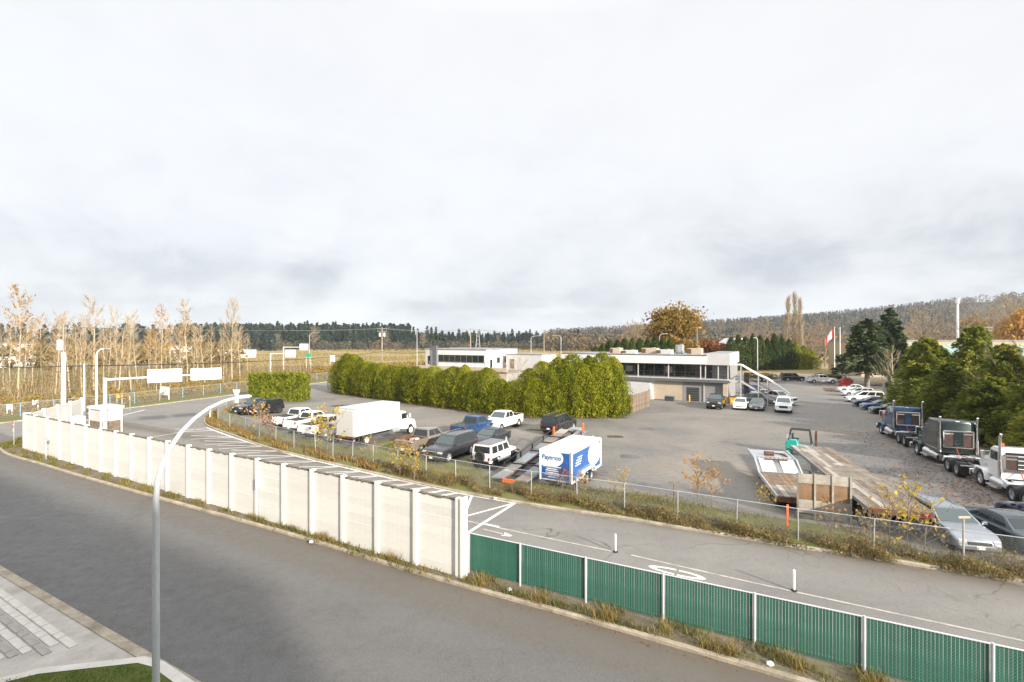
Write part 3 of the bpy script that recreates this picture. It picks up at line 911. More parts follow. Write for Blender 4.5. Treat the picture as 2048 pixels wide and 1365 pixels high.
def car_meshes(kind):
    if kind in MC:
        return MC[kind]
    c = CARS[kind]; q = cab_quads(c); x0, x1, x2, x3 = q['x']; B, T = q['B'], q['T']
    d = {'body': body_mesh(c), 'cabin': cab_mesh(c)}
    zf = .035
    ws = [B(x3, -1), B(x3, 1), T(x2, 1, zf), T(x2, -1, zf)]
    d['windscreen'] = pane(lerpq(ws, .05, .95, .14, .93))
    rw = [B(x0, 1), B(x0, -1), T(x1, -1, zf), T(x1, 1, zf)]
    d['rear_window'] = pane(lerpq(rw, .08, .92, .22 if not c.get('bed') else .12, .90))
    d['sides'] = []
    for s in (1, -1):
        sq = [B(x0, s), B(x3, s), T(x2, s, .015), T(x1, s, .015)]
        for a, b in c['wins']:
            w = lerpq(sq, a, b, .16, .90)
            if s > 0:
                w = [w[1], w[0], w[3], w[2]]
            d['sides'].append(pane(w))
    L, W, H = c['L'], c['W'] / 2, c['H']
    zh = interp(L / 2 - .15, c['top'])
    u = MB().bb(-L / 2 + .3, L / 2 - .35, -W * .78, W * .78, c['sill'] * .62, c['sill'] + .42)
    d['underbody'] = u.mesh('underbody')
    fx, rx = L / 2, -L / 2
    d['head'] = [MB().box((fx - .17, s * W * .70, zh - .13), (.30, W * .34, .17)).mesh('headlight', bevel=.03) for s in (1, -1)]
    zr = interp(rx + .1, c['top'])
    big = c.get('bed') or kind in ('suv', 'cuv', 'minivan', 'jeep')
    d['tail'] = [MB().box((rx + .10, s * W * .83, zr - (.22 if big else .12)), (.22, W * .15, .27 if big else .13)).mesh('taillight', bevel=.02) for s in (1, -1)]
    d['grille'] = MB().box((fx - .10, 0, zh - .20), (.22, W * .98, .30 if big else .14)).mesh('grille', bevel=.02)
    d['bumper'] = [MB().box((fx - .09, 0, c['sill'] + .10), (.26, W * 1.72, .20)).mesh('bumper', bevel=.04), MB().box((rx + .08, 0, c['sill'] + .14), (.24, W * 1.74, .18)).mesh('bumper', bevel=.04)]
    d['plate'] = [MB().box((rx - .012 - (.03 if big else .02), 0, c['sill'] + (.30 if not c.get('bed') else .16)), (.012, .31, .15)).mesh('licence_plate'), MB().box((fx + .045, 0, c['sill'] + .12), (.012, .31, .15)).mesh('licence_plate')]
    d['mirror'] = [MB().box((x3 - .22, s * (W + .09), c['cab'][4] + .06), (.13, .2, .14)).mesh('mirror', bevel=.03) for s in (1, -1)]
    d['handle'] = []
    for s in (1, -1):
        for a, b in c['wins'][-2:]:
            xx = x0 + (x3 - x0) * (a + .06)
            d['handle'].append(MB().box((xx, s * (W * .995), c['cab'][4] - .14), (.19, .03, .035)).mesh('door_handle'))
    if c.get('rack'):
        d['rack'] = [MB().path([(x1 + .1, s * q['wr'] * .86, H - .02), (x1 + .2, s * q['wr'] * .86, H + .05), (x2 - .3, s * q['wr'] * .86, H + .05), (x2 - .2, s * q['wr'] * .86, H - .01)], .02, 6).mesh('roof_rail', smooth=50) for s in (1, -1)]
    if c.get('bed'):
        b = c['bed']
        f = MB().bb(b[0] + .03, b[1] - .03, -W * .82, W * .82, b[2] + .004, b[2] + .03)
        for s in (1, -1):
            f.bb(b[0] + .03, b[1] - .03, s * W * .835 - .014, s * W * .835 + .014, b[2] + .01, 1.303)
            f.bb(b[0] + .03, b[1] - .03, s * W * .88 - .05, s * W * .88 + .05, 1.303, 1.312)
        f.bb(b[0] + .004, b[0] + .03, -W * .83, W * .83, b[2], 1.28).bb(b[1] - .03, b[1] - .004, -W * .83, W * .83, b[2], 1.26)
        d['bed_floor'] = f.mesh('bed_liner')
        d['bed_cover'] = MB().bb(b[0] + .02, b[1] - .02, -W * .86, W * .86, 1.30, 1.33).mesh('bed_cover', bevel=.008)
    MC[kind] = d
    return d


def car(kind, col, front, head, label, cat='car', group=None, name=None, rim='rim', at='front', trim=None, liner='bed_liner', glass='glass', plate=True, cover=None, grille='black_plastic'):
    c = CARS[kind]; d = car_meshes(kind); h = Vector((head[0], head[1], 0)).normalized()
    p = Vector((front[0], front[1], 0)) - h * (c['L'] / 2 if at == 'front' else -c['L'] / 2 if at == 'rear' else 0)
    nm = name or {'pickup': 'pickup_truck', 'suv': 'suv', 'cuv': 'suv', 'sedan': 'sedan_car', 'hatch': 'small_car', 'wagon': 'station_wagon', 'minivan': 'minivan', 'jeep': 'offroad_car'}[kind]
    t = thing(nm, label, cat, (p.x, p.y, .012), ang(h), group)
    col = 'paint_' + col
    put('body', d['body'], col, t); cb = put('cabin', d['cabin'], trim or col, t)
    put('windscreen', d['windscreen'], glass if glass != 'glass' else 'glass_teal', cb); put('rear_window', d['rear_window'], 'glass', cb)
    for m in d['sides']:
        put('side_window', m, 'glass', cb)
    put('underbody', d['underbody'], 'black_plastic', t)
    for m in d['head']:
        put('headlight', m, 'lamp_clear', t)
    for m in d['tail']:
        put('taillight', m, 'lamp_red', t)
    put('grille', d['grille'], grille, t)
    for m in d['bumper']:
        put('bumper', m, 'chrome' if kind == 'pickup' and col != 'paint_black' else ('black_plastic' if kind in ('jeep', 'cuv') else col), t)
    if plate:
        for m in d['plate']:
            put('licence_plate', m, 'plate', t)
    for m in d['mirror']:
        put('mirror', m, col, t)
    for m in d['handle']:
        put('door_handle', m, col if col == 'paint_white' else 'black_plastic', t)
    for m in d.get('rack', []):
        put('roof_rail', m, 'steel_grey', t)
    if 'bed_floor' in d:
        put('bed_liner', d['bed_floor'], liner, t)
        if cover:
            put('bed_cover', d['bed_cover'], cover, t)
    for x in c['ax']:
        for s in (1, -1):
            add_wheel(t, x, s * (c['W'] / 2 - .14), c['R'], .25, rim)
    if c.get('jeep'):
        put('roof_panel', MC.setdefault('jroof', MB().bb(-1.72, .40, -.64, .64, 1.815, 1.868).mesh('roof_panel', bevel=.02)), 'paint_grey' if col != 'paint_black' else col, t)
        ty, rm = wheel_meshes(.40, .26)
        w = put('spare_wheel', ty, 'tyre', t, (-2.17, 0, 1.02), rot=(0, 0, R(90))); put('rim', rm, 'rim_dark', w)
        for x in c['ax']:
            for s in (1, -1):
                fm = MC.setdefault(('flare', s), MB().xz([(-.58, .0), (-.48, .14), (.48, .14), (.58, 0), (.5, 0), (.42, .09), (-.42, .09), (-.5, 0)], s * .80, s * .98).mesh('fender_flare'))
                put('fender_flare', fm, 'black_plastic', t, (x, 0, .80))
    return t


wt = 'white pickup truck with '
# the cluster behind the chain-link fence
car('pickup', 'black', (-34.6, 61.4), (-2.4, -4.4), 'black pickup truck with its nose at the end of the chain-link fence', 'pickup truck')
car('jeep', 'black', (-32.3, 60.6), (-2.2, -4.4), 'black boxy off-road car between the black pickup and the white pickups', 'car', rim='rim_dark')
WPG = 'white pickups parked in a row beside the box truck'
car('pickup', 'white', (-24.9, 52.0), (.40, .92), 'white pickup truck, rear to the fence, next to the black off-road car', 'pickup truck', WPG, at='rear')
car('pickup', 'white', (-22.6, 49.6), (.42, .91), 'white pickup truck, rear to the fence, middle one of three', 'pickup truck', WPG, at='rear')
car('pickup', 'white', (-20.0, 47.0), (.44, .90), 'white pickup truck, rear to the fence, next to the silver car and box truck', 'pickup truck', WPG, at='rear')
car('cuv', 'silver', (-17.3, 45.6), (.5, .87), 'silver hatchback suv squeezed between the white pickup and the box truck', 'suv', at='rear')
oldp = car('pickup', 'gold', (-8.9, 39.9), V, 'old dull gold pickup truck with junk in its open bed', 'pickup truck', at='rear', liner='rust')
car('suv', 'charcoal', (-6.2, 37.5), -V, 'large dark grey suv with a chrome grille facing the chain-link fence', 'suv', grille='chrome')
car('pickup', 'blue', (-5.2, 46.6), V, 'metallic blue pickup truck with a covered bed', 'pickup truck', at='rear', cover='paint_slate')
car('sedan', 'charcoal', (-3.2, 42.5), -V, 'dark grey sedan parked between the dark suv and the blue pickup', 'car')
car('pickup', 'white', (-2.4, 50.1), -V, 'white pickup truck with a black grille facing the blue pickup', 'pickup truck', rim='rim')
car('suv', 'black', (3.6, 48.6), V, 'black suv with its tailgate to the far end of the car-hauler trailer', 'suv', at='rear')
car('jeep', 'white', (-2.3, 35.5), V, 'white boxy off-road car with a black roof and spare wheel on its back', 'car', rim='rim_dark', trim='paint_white', at='rear')
# by the office
OG = 'cars parked nose-out under the office stairs'
car('pickup', 'black', (27.3, 66.4), -V, 'black pickup truck parked against the grey office wall', 'pickup truck', OG)
car('hatch', 'white', (30.6, 66.0), -V, 'small white car beside the office corner column', 'car', OG)
car('sedan', 'grey', (32.5, 65.2), -V, 'grey sedan parked between the small white car and the white suv', 'car', OG)
car('suv', 'white', (35.0, 63.2), -V, 'big white suv with a black grille at the foot of the office stairs', 'suv', OG)
car('cuv', 'slate', (35.0, 72.4), (-.9, .42), 'slate blue hatchback standing under the stair roof', 'car', at='center')
car('pickup', 'white', (39.4, 73.2), (.5, -.87), 'white pickup truck standing behind the stair roof posts', 'pickup truck', at='center')
car('sedan', 'silver', (41.6, 80.0), (.93, -.36), 'silver sedan behind the white pickup by the stairs', 'car', at='center')
car('cuv', 'blue', (42.6, 86.0), (.93, -.36), 'dark blue hatchback beyond the office stairs', 'car', at='center')
car('suv', 'black', (64.8, 113.2), (.99, -.1), 'black suv parked at the far edge of the lot by the road', 'suv', at='center')
car('pickup', 'white', (67.6, 107.2), (.97, -.2), 'white pickup truck parked at the far edge next to the black suv', 'pickup truck', at='center')
# the row by the tin fence
TG = 'cars in the row along the tin fence'
for (x, y), k, c_, lb, ct in (((59.4, 89.6), 'sedan', 'white', 'white sedan in the tin fence row, next to the red bin', 'car'), ((56.0, 83.4), 'wagon', 'white', 'white estate car between the white sedan and the white minivan', 'car'),
                              ((51.2, 75.4), 'minivan', 'white', 'white minivan in the row along the tin fence', 'van'), ((48.9, 70.4), 'sedan', 'navy', 'dark navy sedan beside the white minivan', 'car'),
                              ((47.7, 67.0), 'sedan', 'sky_blue', 'bright blue sedan in the row along the tin fence', 'car'), ((46.3, 63.4), 'sedan', 'black', 'black sedan beside the bright blue sedan', 'car'),
                              ((45.6, 60.4), 'hatch', 'red_car', 'small red car ahead of the blue truck tractor', 'car')):
    car(k, c_, (x, y), (-.93, .36), lb, ct, TG)
# the near corner
car('wagon', 'silver_blue', (20.5, 21.45), (-.24, -.97), 'silver grey station wagon with roof rails facing the fence', 'car', rim='rim')
car('sedan', 'slate', (23.0, 20.9), (.16, 1), 'dark slate sedan, tail to the fence, beside the silver wagon', 'car', at='rear', rim='rim_dark')
car('sedan', 'navy', (26.3, 21.8), (.16, 1), 'dark navy sedan beside the slate sedan at the fence', 'car', at='rear')

# the junk in the old pickup bed: part of its load
for i, (x, y, z, s, m) in enumerate(((-1.3, .3, 1.02, (.7, .5, .35), 'timber_pale'), (-1.9, -.35, 1.0, (.9, .35, .3), 'white_metal'), (-2.3, .35, .98, (.5, .6, .26), 'galv'), (-1.5, -.3, 1.2, (.4, .4, .2), 'sign_white'))):
    p = oldp.matrix_basis @ Vector((x, y, z)) if False else Vector(oldp.location) + V * x + (-U) * y + Vector((0, 0, z - .02))
    b = put('scrap_bundle', MB().box((0, 0, 0), s, taper=.8).mesh('scrap_bundle', bevel=.06), m, None, p, ang(V) + .3 * i)
    tag(b, ['pale timber offcuts against the cab in the gold pickup bed', 'long white scrap piece lying in the gold pickup bed', 'grey metal box by the tailgate of the gold pickup', 'white bag on top of the load in the gold pickup'][i], 'scrap', 'load in the old pickup bed')


# ------------------------------------------------------------------ box truck
def box_truck():
    t = thing('box_truck', 'white box truck with a plain cargo box parked on the grass', 'truck', (-14.75, 43.3, .03), ang(V))
    L = 5.7; wd = 2.3
    bx = put('cargo_box', MB().bb(0, L, -wd / 2, wd / 2, .98, 3.42).mesh('cargo_box', bevel=.03), 'trailer_white', t)
    for z in (1.0, 3.38):
        put('edge_rail', MB().bb(-.015, L + .015, -wd / 2 - .015, wd / 2 + .015, z - .04, z + .05).mesh('edge_rail'), 'galv_light', bx)
    dr = put('rear_door', MB().bb(-.03, 0, -wd / 2 + .12, wd / 2 - .12, 1.12, 3.25).mesh('rear_door', bevel=.01), 'door_white', t)
    put('latch', MB().bb(-.07, -.03, -.12, .12, 1.35, 1.45).mesh('latch'), 'steel_grey', dr)
    put('rear_sill', MB().bb(-.10, 0, -wd / 2, wd / 2, .80, .97).mesh('rear_sill'), 'rust', t)
    cab = MB().xz([(L + .15, .75), (L + .15, 2.35), (L + .30, 2.45), (L + 1.05, 2.40), (L + 1.50, 1.62), (L + 2.35, 1.42), (L + 2.50, 1.15), (L + 2.50, .62), (L + 2.2, .55), (L + 2.1, .9), (L + 1.8, 1.04), (L + 1.5, .9), (L + 1.4, .55)], -1.0, 1.0).mesh('cab', bevel=.07, smooth=40)
    c = put('cab', cab, 'paint_white', t)
    put('windscreen', MB().slab([(L + 1.47, -.84, 1.70), (L + 1.47, .84, 1.70), (L + 1.11, .80, 2.32), (L + 1.11, -.80, 2.32)], .02).mesh('windscreen'), 'glass_teal', c)
    for s in (1, -1):
        put('side_window', MB().box((L + .80, s * 1.0, 1.95), (.75, .02, .55)).mesh('side_window'), 'glass', c)
        put('door_seam', MB().box((L + .36, s * 1.0, 1.5), (.02, .012, 1.4)).mesh('door_seam'), 'black_plastic', c)
        put('headlight', MB().box((L + 2.43, s * .72, 1.02), (.16, .3, .2)).mesh('headlight', bevel=.03), 'lamp_clear', c)
        put('mirror', MB().box((L + 1.35, s * 1.25, 1.95), (.1, .16, .4)).mesh('mirror', bevel=.02), 'white_metal', c)
        put('taillight', MB().box((-.11, s * .9, .88), (.04, .22, .1)).mesh('taillight'), 'lamp_red', t)
    put('grille', MB().box((L + 2.49, 0, 1.0), (.06, 1.0, .34)).mesh('grille'), 'steel_grey', c)
    put('bumper', MB().box((L + 2.5, 0, .62), (.2, 2.0, .24)).mesh('bumper', bevel=.04), 'white_metal', t)
    put('frame', MB().bb(0, L + 2.2, -.45, .45, .62, .9).mesh('frame'), 'steel_dark', t)
    put('fuel_tank', MB().tube((L - .9, -.85, .72), (L + .1, -.85, .72), .26, n=14).mesh('fuel_tank', smooth=40), 'galv', t)
    for s in (1, -1):
        for x, w in ((1.6, .5), (L + 1.8, .27)):
            add_wheel(t, x, s * (.78 if w > .4 else .88), .44, w, 'white_metal')
    return t


box_truck()


# ------------------------------------------------------------------ truck tractors
def tractor(front_left_wheel, paintname, label, sleeper=1.6, roof=3.25, rack=True, stacks=True, beacon=False):
    h = W2; right = Vector((W2.y, -W2.x, 0))
    p = Vector((*front_left_wheel, 0)) + right * 1.05
    t = thing('truck_tractor', label, 'truck', (p.x, p.y, .012), ang(h), 'truck tractors parked nose to tail along the trees')
    pn = 'paint_' + paintname
    # x = 0 at the front axle, y to the left
    hood = MB()
    prof = [(1.10, .95, 1.62), (.9, 1.02, 1.86), (-.55, 1.10, 2.05)]
    hv = []
    for x, w, z in prof:
        w *= .72
        hv.append([(x, -w, .95), (x, -w, z - .2), (x, -w * .7, z), (x, w * .7, z), (x, w, z - .2), (x, w, .95)])
    for r in hv:
        hood.v += r
    for i in range(2):
        for j in range(5):
            hood.f.append((i * 6 + j, i * 6 + j + 1, (i + 1) * 6 + j + 1, (i + 1) * 6 + j))
    hood.f += [tuple(range(6)), tuple(range(17, 11, -1))]
    hd = put('hood', hood.mesh('hood', bevel=.03, smooth=35), pn, t)
    put('grille', MB().bb(1.08, 1.16, -.52, .52, .72, 1.58).mesh('grille', bevel=.03), 'chrome', hd)
    for s in (1, -1):
        fm = MB().xz([(-.78, .55), (-.66, .95), (-.36, 1.22), (.36, 1.22), (.72, 1.0), (.86, .62), (.72, .62), (.5, .98), (.28, 1.1), (-.3, 1.1), (-.55, .88), (-.64, .55)], s * .62, s * 1.22).mesh('fender', bevel=.03, smooth=40)
        put('fender', fm, pn, t)
        put('headlight', MB().box((1.0, s * .92, 1.02), (.18, .26, .2)).mesh('headlight', bevel=.04), 'chrome', t)
    put('bumper', MB().bb(1.22, 1.42, -1.2, 1.2, .38, .82).mesh('bumper', bevel=.04), 'chrome', t)
    cab = MB().xz([(-.55, .95), (-.62, 2.0), (-.92, 2.72), (-1.2, 2.86), (-2.0, 2.9), (-2.0, .95)], -1.02, 1.02).mesh('cab', bevel=.06, smooth=40)
    cb = put('cab', cab, pn, t)
    put('windscreen', MB().slab([(-.60, -.9, 2.06), (-.60, .9, 2.06), (-.88, .88, 2.66), (-.88, -.88, 2.66)], .03).mesh('windscreen'), 'glass', cb)
    for s in (1, -1):
        put('side_window', MB().box((-1.35, s * 1.03, 2.3), (.78, .02, .55)).mesh('side_window'), 'glass', cb)
        put('door', MB().box((-1.35, s * 1.025, 1.55), (.95, .02, .9)).mesh('door'), pn, cb)
        put('mirror', MB().box((-.9, s * 1.42, 2.2), (.1, .22, .55)).mesh('mirror', bevel=.03), 'chrome', cb)
        put('mirror_arm', MB().tube((-.9, s * 1.02, 2.45), (-.9, s * 1.42, 2.4), .018, n=6).mesh('mirror_arm'), 'chrome', cb)
    back = -2.0
    if sleeper:
        back = -2.0 - sleeper
        sl = MB().xz([(-1.98, .95), (-1.98, roof - .25), (-2.3, roof), (back + .12, roof), (back, roof - .12), (back, .95)], -1.2, 1.2).mesh('sleeper', bevel=.10, smooth=40)
        so = put('sleeper', sl, pn, t)
        put('trim_strip', MB().bb(back + .05, -2.05, 1.205, 1.225, 1.25, 1.32).mesh('trim_strip'), 'chrome', so)
        for s in (1, -1):
            put('side_extender', MB().bb(back - .18, back + .05, s * 1.17 - .02, s * 1.17 + .02, 1.1, roof - .15).mesh('side_extender'), pn, so)
        put('marker_light', MB().bb(back - .02, back + .02, -.12, .12, roof - .06, roof - .01).mesh('marker_light'), 'white_metal', so)
    else:
        put('rear_window', MB().box((-2.02, 0, 2.35), (.03, 1.5, .5)).mesh('rear_window'), 'glass', cb)
    if rack:
        z0, z1, y1 = 1.45, min(roof - .42, 2.75), .92
        x = back - .13
        rk = put('headache_rack', MB().bb(x - .04, x + .04, -y1, y1, z0, z0 + .09).bb(x - .04, x + .04, -y1, y1, z1 - .09, z1).bb(x - .04, x + .04, -y1, -y1 + .09, z0, z1).bb(x - .04, x + .04, y1 - .09, y1, z0, z1).mesh('headache_rack'), 'chrome', t)
        put('rack_panel', MB().bb(x - .01, x + .03, -.27, .27, z0 + .09, z1 - .09).mesh('rack_panel'), pn if sleeper else 'steel_dark', rk)
        for k in range(4):
            put('rack_rib', MB().bb(x - .05, x - .012, -.25, .25, z0 + .2 + k * .25, z0 + .24 + k * .25).mesh('rack_rib'), pn, rk)
        for s in (1, -1):
            put('chain_locker', MB().bb(x, x + .10, s * .55 - .26, s * .55 + .26, z0 + .12, z1 - .12).mesh('chain_locker'), 'locker', rk)
            put('locker_bar', MB().bb(x - .045, x - .005, s * .55 - .26, s * .55 + .26, z1 - .30, z1 - .2).mesh('locker_bar'), 'chrome', rk)
    if stacks:
        for s in (1, -1):
            xs = back - .10 if sleeper else -2.16
            put('exhaust_stack', MB().path([(xs, s * 1.10, 1.1), (xs, s * 1.10, 2.1), (xs, s * 1.10, 2.11), (xs, s * 1.10, 3.55), (xs - .12, s * 1.10, 3.75)], [.10, .10, .07, .07, .07], 12).mesh('exhaust_stack', smooth=50), 'chrome', t)
    tail = back - 3.5
    fr = put('frame', MB().bb(tail, 1.1, .33, .47, .62, .9).bb(tail, 1.1, -.47, -.33, .62, .9).bb(tail, tail + .12, -.5, .5, .62, .9).bb(-1.2, -1.0, -.5, .5, .62, .9).bb(back - .8, back - .7, -.5, .5, .62, .9).mesh('frame'), 'steel_dark', t)
    put('fifth_wheel', MB().prism([(back - 2.6, -.5), (back - 1.9, -.5), (back - 1.75, 0), (back - 1.9, .5), (back - 2.6, .5), (back - 2.75, .14), (back - 2.3, 0), (back - 2.75, -.14)], .98, 1.12).mesh('fifth_wheel'), 'steel_dark', fr)
    put('deck_plate', MB().bb(back - 1.1, back - .25, -.62, .62, .91, .97).mesh('deck_plate'), 'galv_light', fr)
    put('air_hoses', MB().path([(back - .1, .1, 1.5), (back - .5, .15, 1.1), (back - 1.0, .1, 1.05), (back - 1.6, .05, 1.12)], .03, 6).mesh('air_hoses', smooth=60), 'red', fr)
    for s in (1, -1):
        xb = back
        put('fuel_tank', MB().tube((-2.1 - (sleeper or .6) * .9, s * .92, .68), (-1.25, s * .92, .68), .31, n=16).mesh('fuel_tank', smooth=40), 'chrome', t)
        put('step', MB().bb(-1.95, -.75, s * .92 - .28, s * .92 + .28, .34, .42).mesh('step'), 'galv_light', t)
        put('mudguard', MB().xz([(back - .95, .62), (back - 1.15, .95), (back - .98, 1.02), (back - .78, .62)], s * .62, s * 1.2).mesh('mudguard'), 'galv_light', t)
        put('mud_flap', MB().bb(tail - .03, tail, s * .88 - .3, s * .88 + .3, .22, .9).mesh('mud_flap'), 'rubber', t)
        put('taillight', MB().bb(tail - .05, tail, s * .42 - .12, s * .42 + .12, .66, .78).mesh('taillight'), 'lamp_red', t)
        add_wheel(t, 0, s * 1.03, .51, .29, 'rim')
        for x in (back - 1.55, back - 2.85):
            add_wheel(t, x, s * .93, .51, .58, 'rim')
    put('rear_bar', MB().bb(tail - .08, tail - .02, -1.2, 1.2, .86, .93).mesh('rear_bar'), 'galv_light', t)
    if beacon:
        put('beacon', MB().lathe([(.09, 0), (.09, .08), (.06, .16), (.001, .18)], (-1.3, .6, 2.9), 'z', 12).mesh('beacon', smooth=40), 'orange', t)
    return t


tractor((37.3, 49.4), 'truck_blue', 'blue sleeper truck tractor at the head of the tractor line', sleeper=1.25, roof=3.15)
tractor((33.5, 40.4), 'truck_green', 'dark green truck tractor with a tall sleeper cab', sleeper=1.9, roof=3.45)
tractor((30.6, 31.9), 'white', 'white day-cab truck tractor with an orange beacon on its roof', sleeper=0, roof=2.9, beacon=True)

# ------------------------------------------------------------------ car-hauler trailer
def hauler():
    a = Vector((-.2, 31.9, 0)); d = Vector((.40, .916, 0)); L = 14.6
    t = thing('car_hauler_trailer', 'long low car-hauler trailer with two grated tracks and orange winch posts', 'trailer', (a.x, a.y, .03), ang(d))
    zz = lambda x: .42 + .75 * max(0, (x - 1.6) / 13.4) ** 1.1
    xs = [0, 1.6, 4, 6.5, 9, 11.2, 13.0, L]
    for s in (1, -1):
        # each track is a run of separate plates
        for i in range(len(xs) - 1):
            x0, x1 = xs[i] + .03, xs[i + 1] - .03
            z0, z1 = (zz(xs[i]), zz(xs[i + 1]))
            y0, y1 = s * .42, s * 1.22
            mm = MB().add([(x0, y0, z0), (x1, y0, z1), (x1, y1, z1), (x0, y1, z0), (x0, y0, z0 - .09), (x1, y0, z1 - .09), (x1, y1, z1 - .09), (x0, y1, z0 - .09)],
                          [(0, 1, 2, 3), (7, 6, 5, 4), (0, 4, 5, 1), (1, 5, 6, 2), (2, 6, 7, 3), (3, 7, 4, 0)]).mesh('track_plate')
            put('track_plate', mm, ('timber_grey', 'steel_grey', 'timber_pale', 'galv', 'steel_grey')[(i + (s > 0)) % 5], t)
        put('side_rail', MB().path([(x, s * 1.26, zz(x) - .06) for x in xs], .06, 6).mesh('side_rail'), 'steel_grey', t)
        put('inner_rail', MB().path([(x, s * .39, zz(x) - .08) for x in xs], .05, 6).mesh('inner_rail'), 'rust', t)
    for x in (.6, 2.6, 4.4, 6.2, 8.2, 10.2, 12.2, 14.4):
        put('crossmember', MB().box((x, 0, zz(x) - .14), (.12, 2.5, .10)).mesh('crossmember'), 'steel_dark', t)
    for x, s in ((12.2, 1), (14.2, -1)):
        put('winch_post', MB().bb(x - .09, x + .09, s * 1.05 - .08, s * 1.05 + .08, zz(x), zz(x) + .75).mesh('winch_post', bevel=.02), 'orange', t)
    for s in (1, -1):
        for x in (2.2, 5.2, 7.6, 10.2, 12.6):
            put('stanchion', MB().bb(x - .05, x + .05, s * 1.32 - .05, s * 1.32 + .05, zz(x) - .3, zz(x) + .42).mesh('stanchion'), 'steel_dark', t)
        put('upper_rail', MB().path([(x, s * 1.32, zz(x) + .40) for x in (2.2, 5.2, 7.6, 10.2, 12.6)], .035, 6).mesh('upper_rail'), 'steel_dark', t)
        put('side_skirt', MB().add([(1.6, s * 1.30, zz(1.6) - .1), (13, s * 1.30, zz(13) - .1), (13, s * 1.30, zz(13) - .42), (1.6, s * 1.30, .12), (1.6, s * 1.27, zz(1.6) - .1), (13, s * 1.27, zz(13) - .1), (13, s * 1.27, zz(13) - .42), (1.6, s * 1.27, .12)],
            [(0, 1, 2, 3), (7, 6, 5, 4), (0, 4, 5, 1), (1, 5, 6, 2), (2, 6, 7, 3), (3, 7, 4, 0)]).mesh('side_skirt'), 'steel_dark', t)
    for x in (3.4, 7.0, 9.6, 11.6):
        put('cross_frame', MB().bb(x - .06, x + .06, -1.3, 1.3, zz(x) + .005, zz(x) + .07).mesh('cross_frame'), 'steel_dark', t)
    put('well_floor', MB().add([(1.7, -.4, zz(1.7) - .2), (13, -.4, zz(13) - .2), (13, .4, zz(13) - .2), (1.7, .4, zz(1.7) - .2)], [(0, 1, 2, 3)]).mesh('well_floor'), 'steel_dark', t)
    put('tail_panel', MB().bb(-.12, -.02, -.4, .42, .18, .42).mesh('tail_panel'), 'orange', t)
    put('neck', MB().bb(L, L + 1.4, -.55, .55, 1.0, 1.16).mesh('neck'), 'galv', t)
    for x in (3.2, 4.3):
        for s in (1, -1):
            add_wheel(t, x, s * .2, .36, .24, 'rim_dark') if False else add_wheel(t, x, s * .86, .19, .24, 'rim')
    put('landing_leg', MB().bb(L - .4, L - .25, -.1, .1, -.02, 1.05).mesh('landing_leg'), 'steel_dark', t)


hauler()


# ------------------------------------------------------------------ blue and white enclosed trailer
def text(name, body, size, mt, parent, M4, shear=0.0, bold=0.0):
    cu = bpy.data.curves.new(name, 'FONT'); cu.body = body; cu.size = size; cu.shear = shear; cu.offset = bold
    cu.align_x = 'CENTER'; cu.align_y = 'CENTER'; cu.extrude = .003
    tmp = bpy.data.objects.new('tmp', cu); COL.objects.link(tmp)
    dg = bpy.context.evaluated_depsgraph_get(); dg.update()
    me = bpy.data.meshes.new_from_object(tmp.evaluated_get(dg))
    bpy.data.objects.remove(tmp)
    me.transform(M4)
    me.materials.clear()
    return put(name, me, mt, parent)


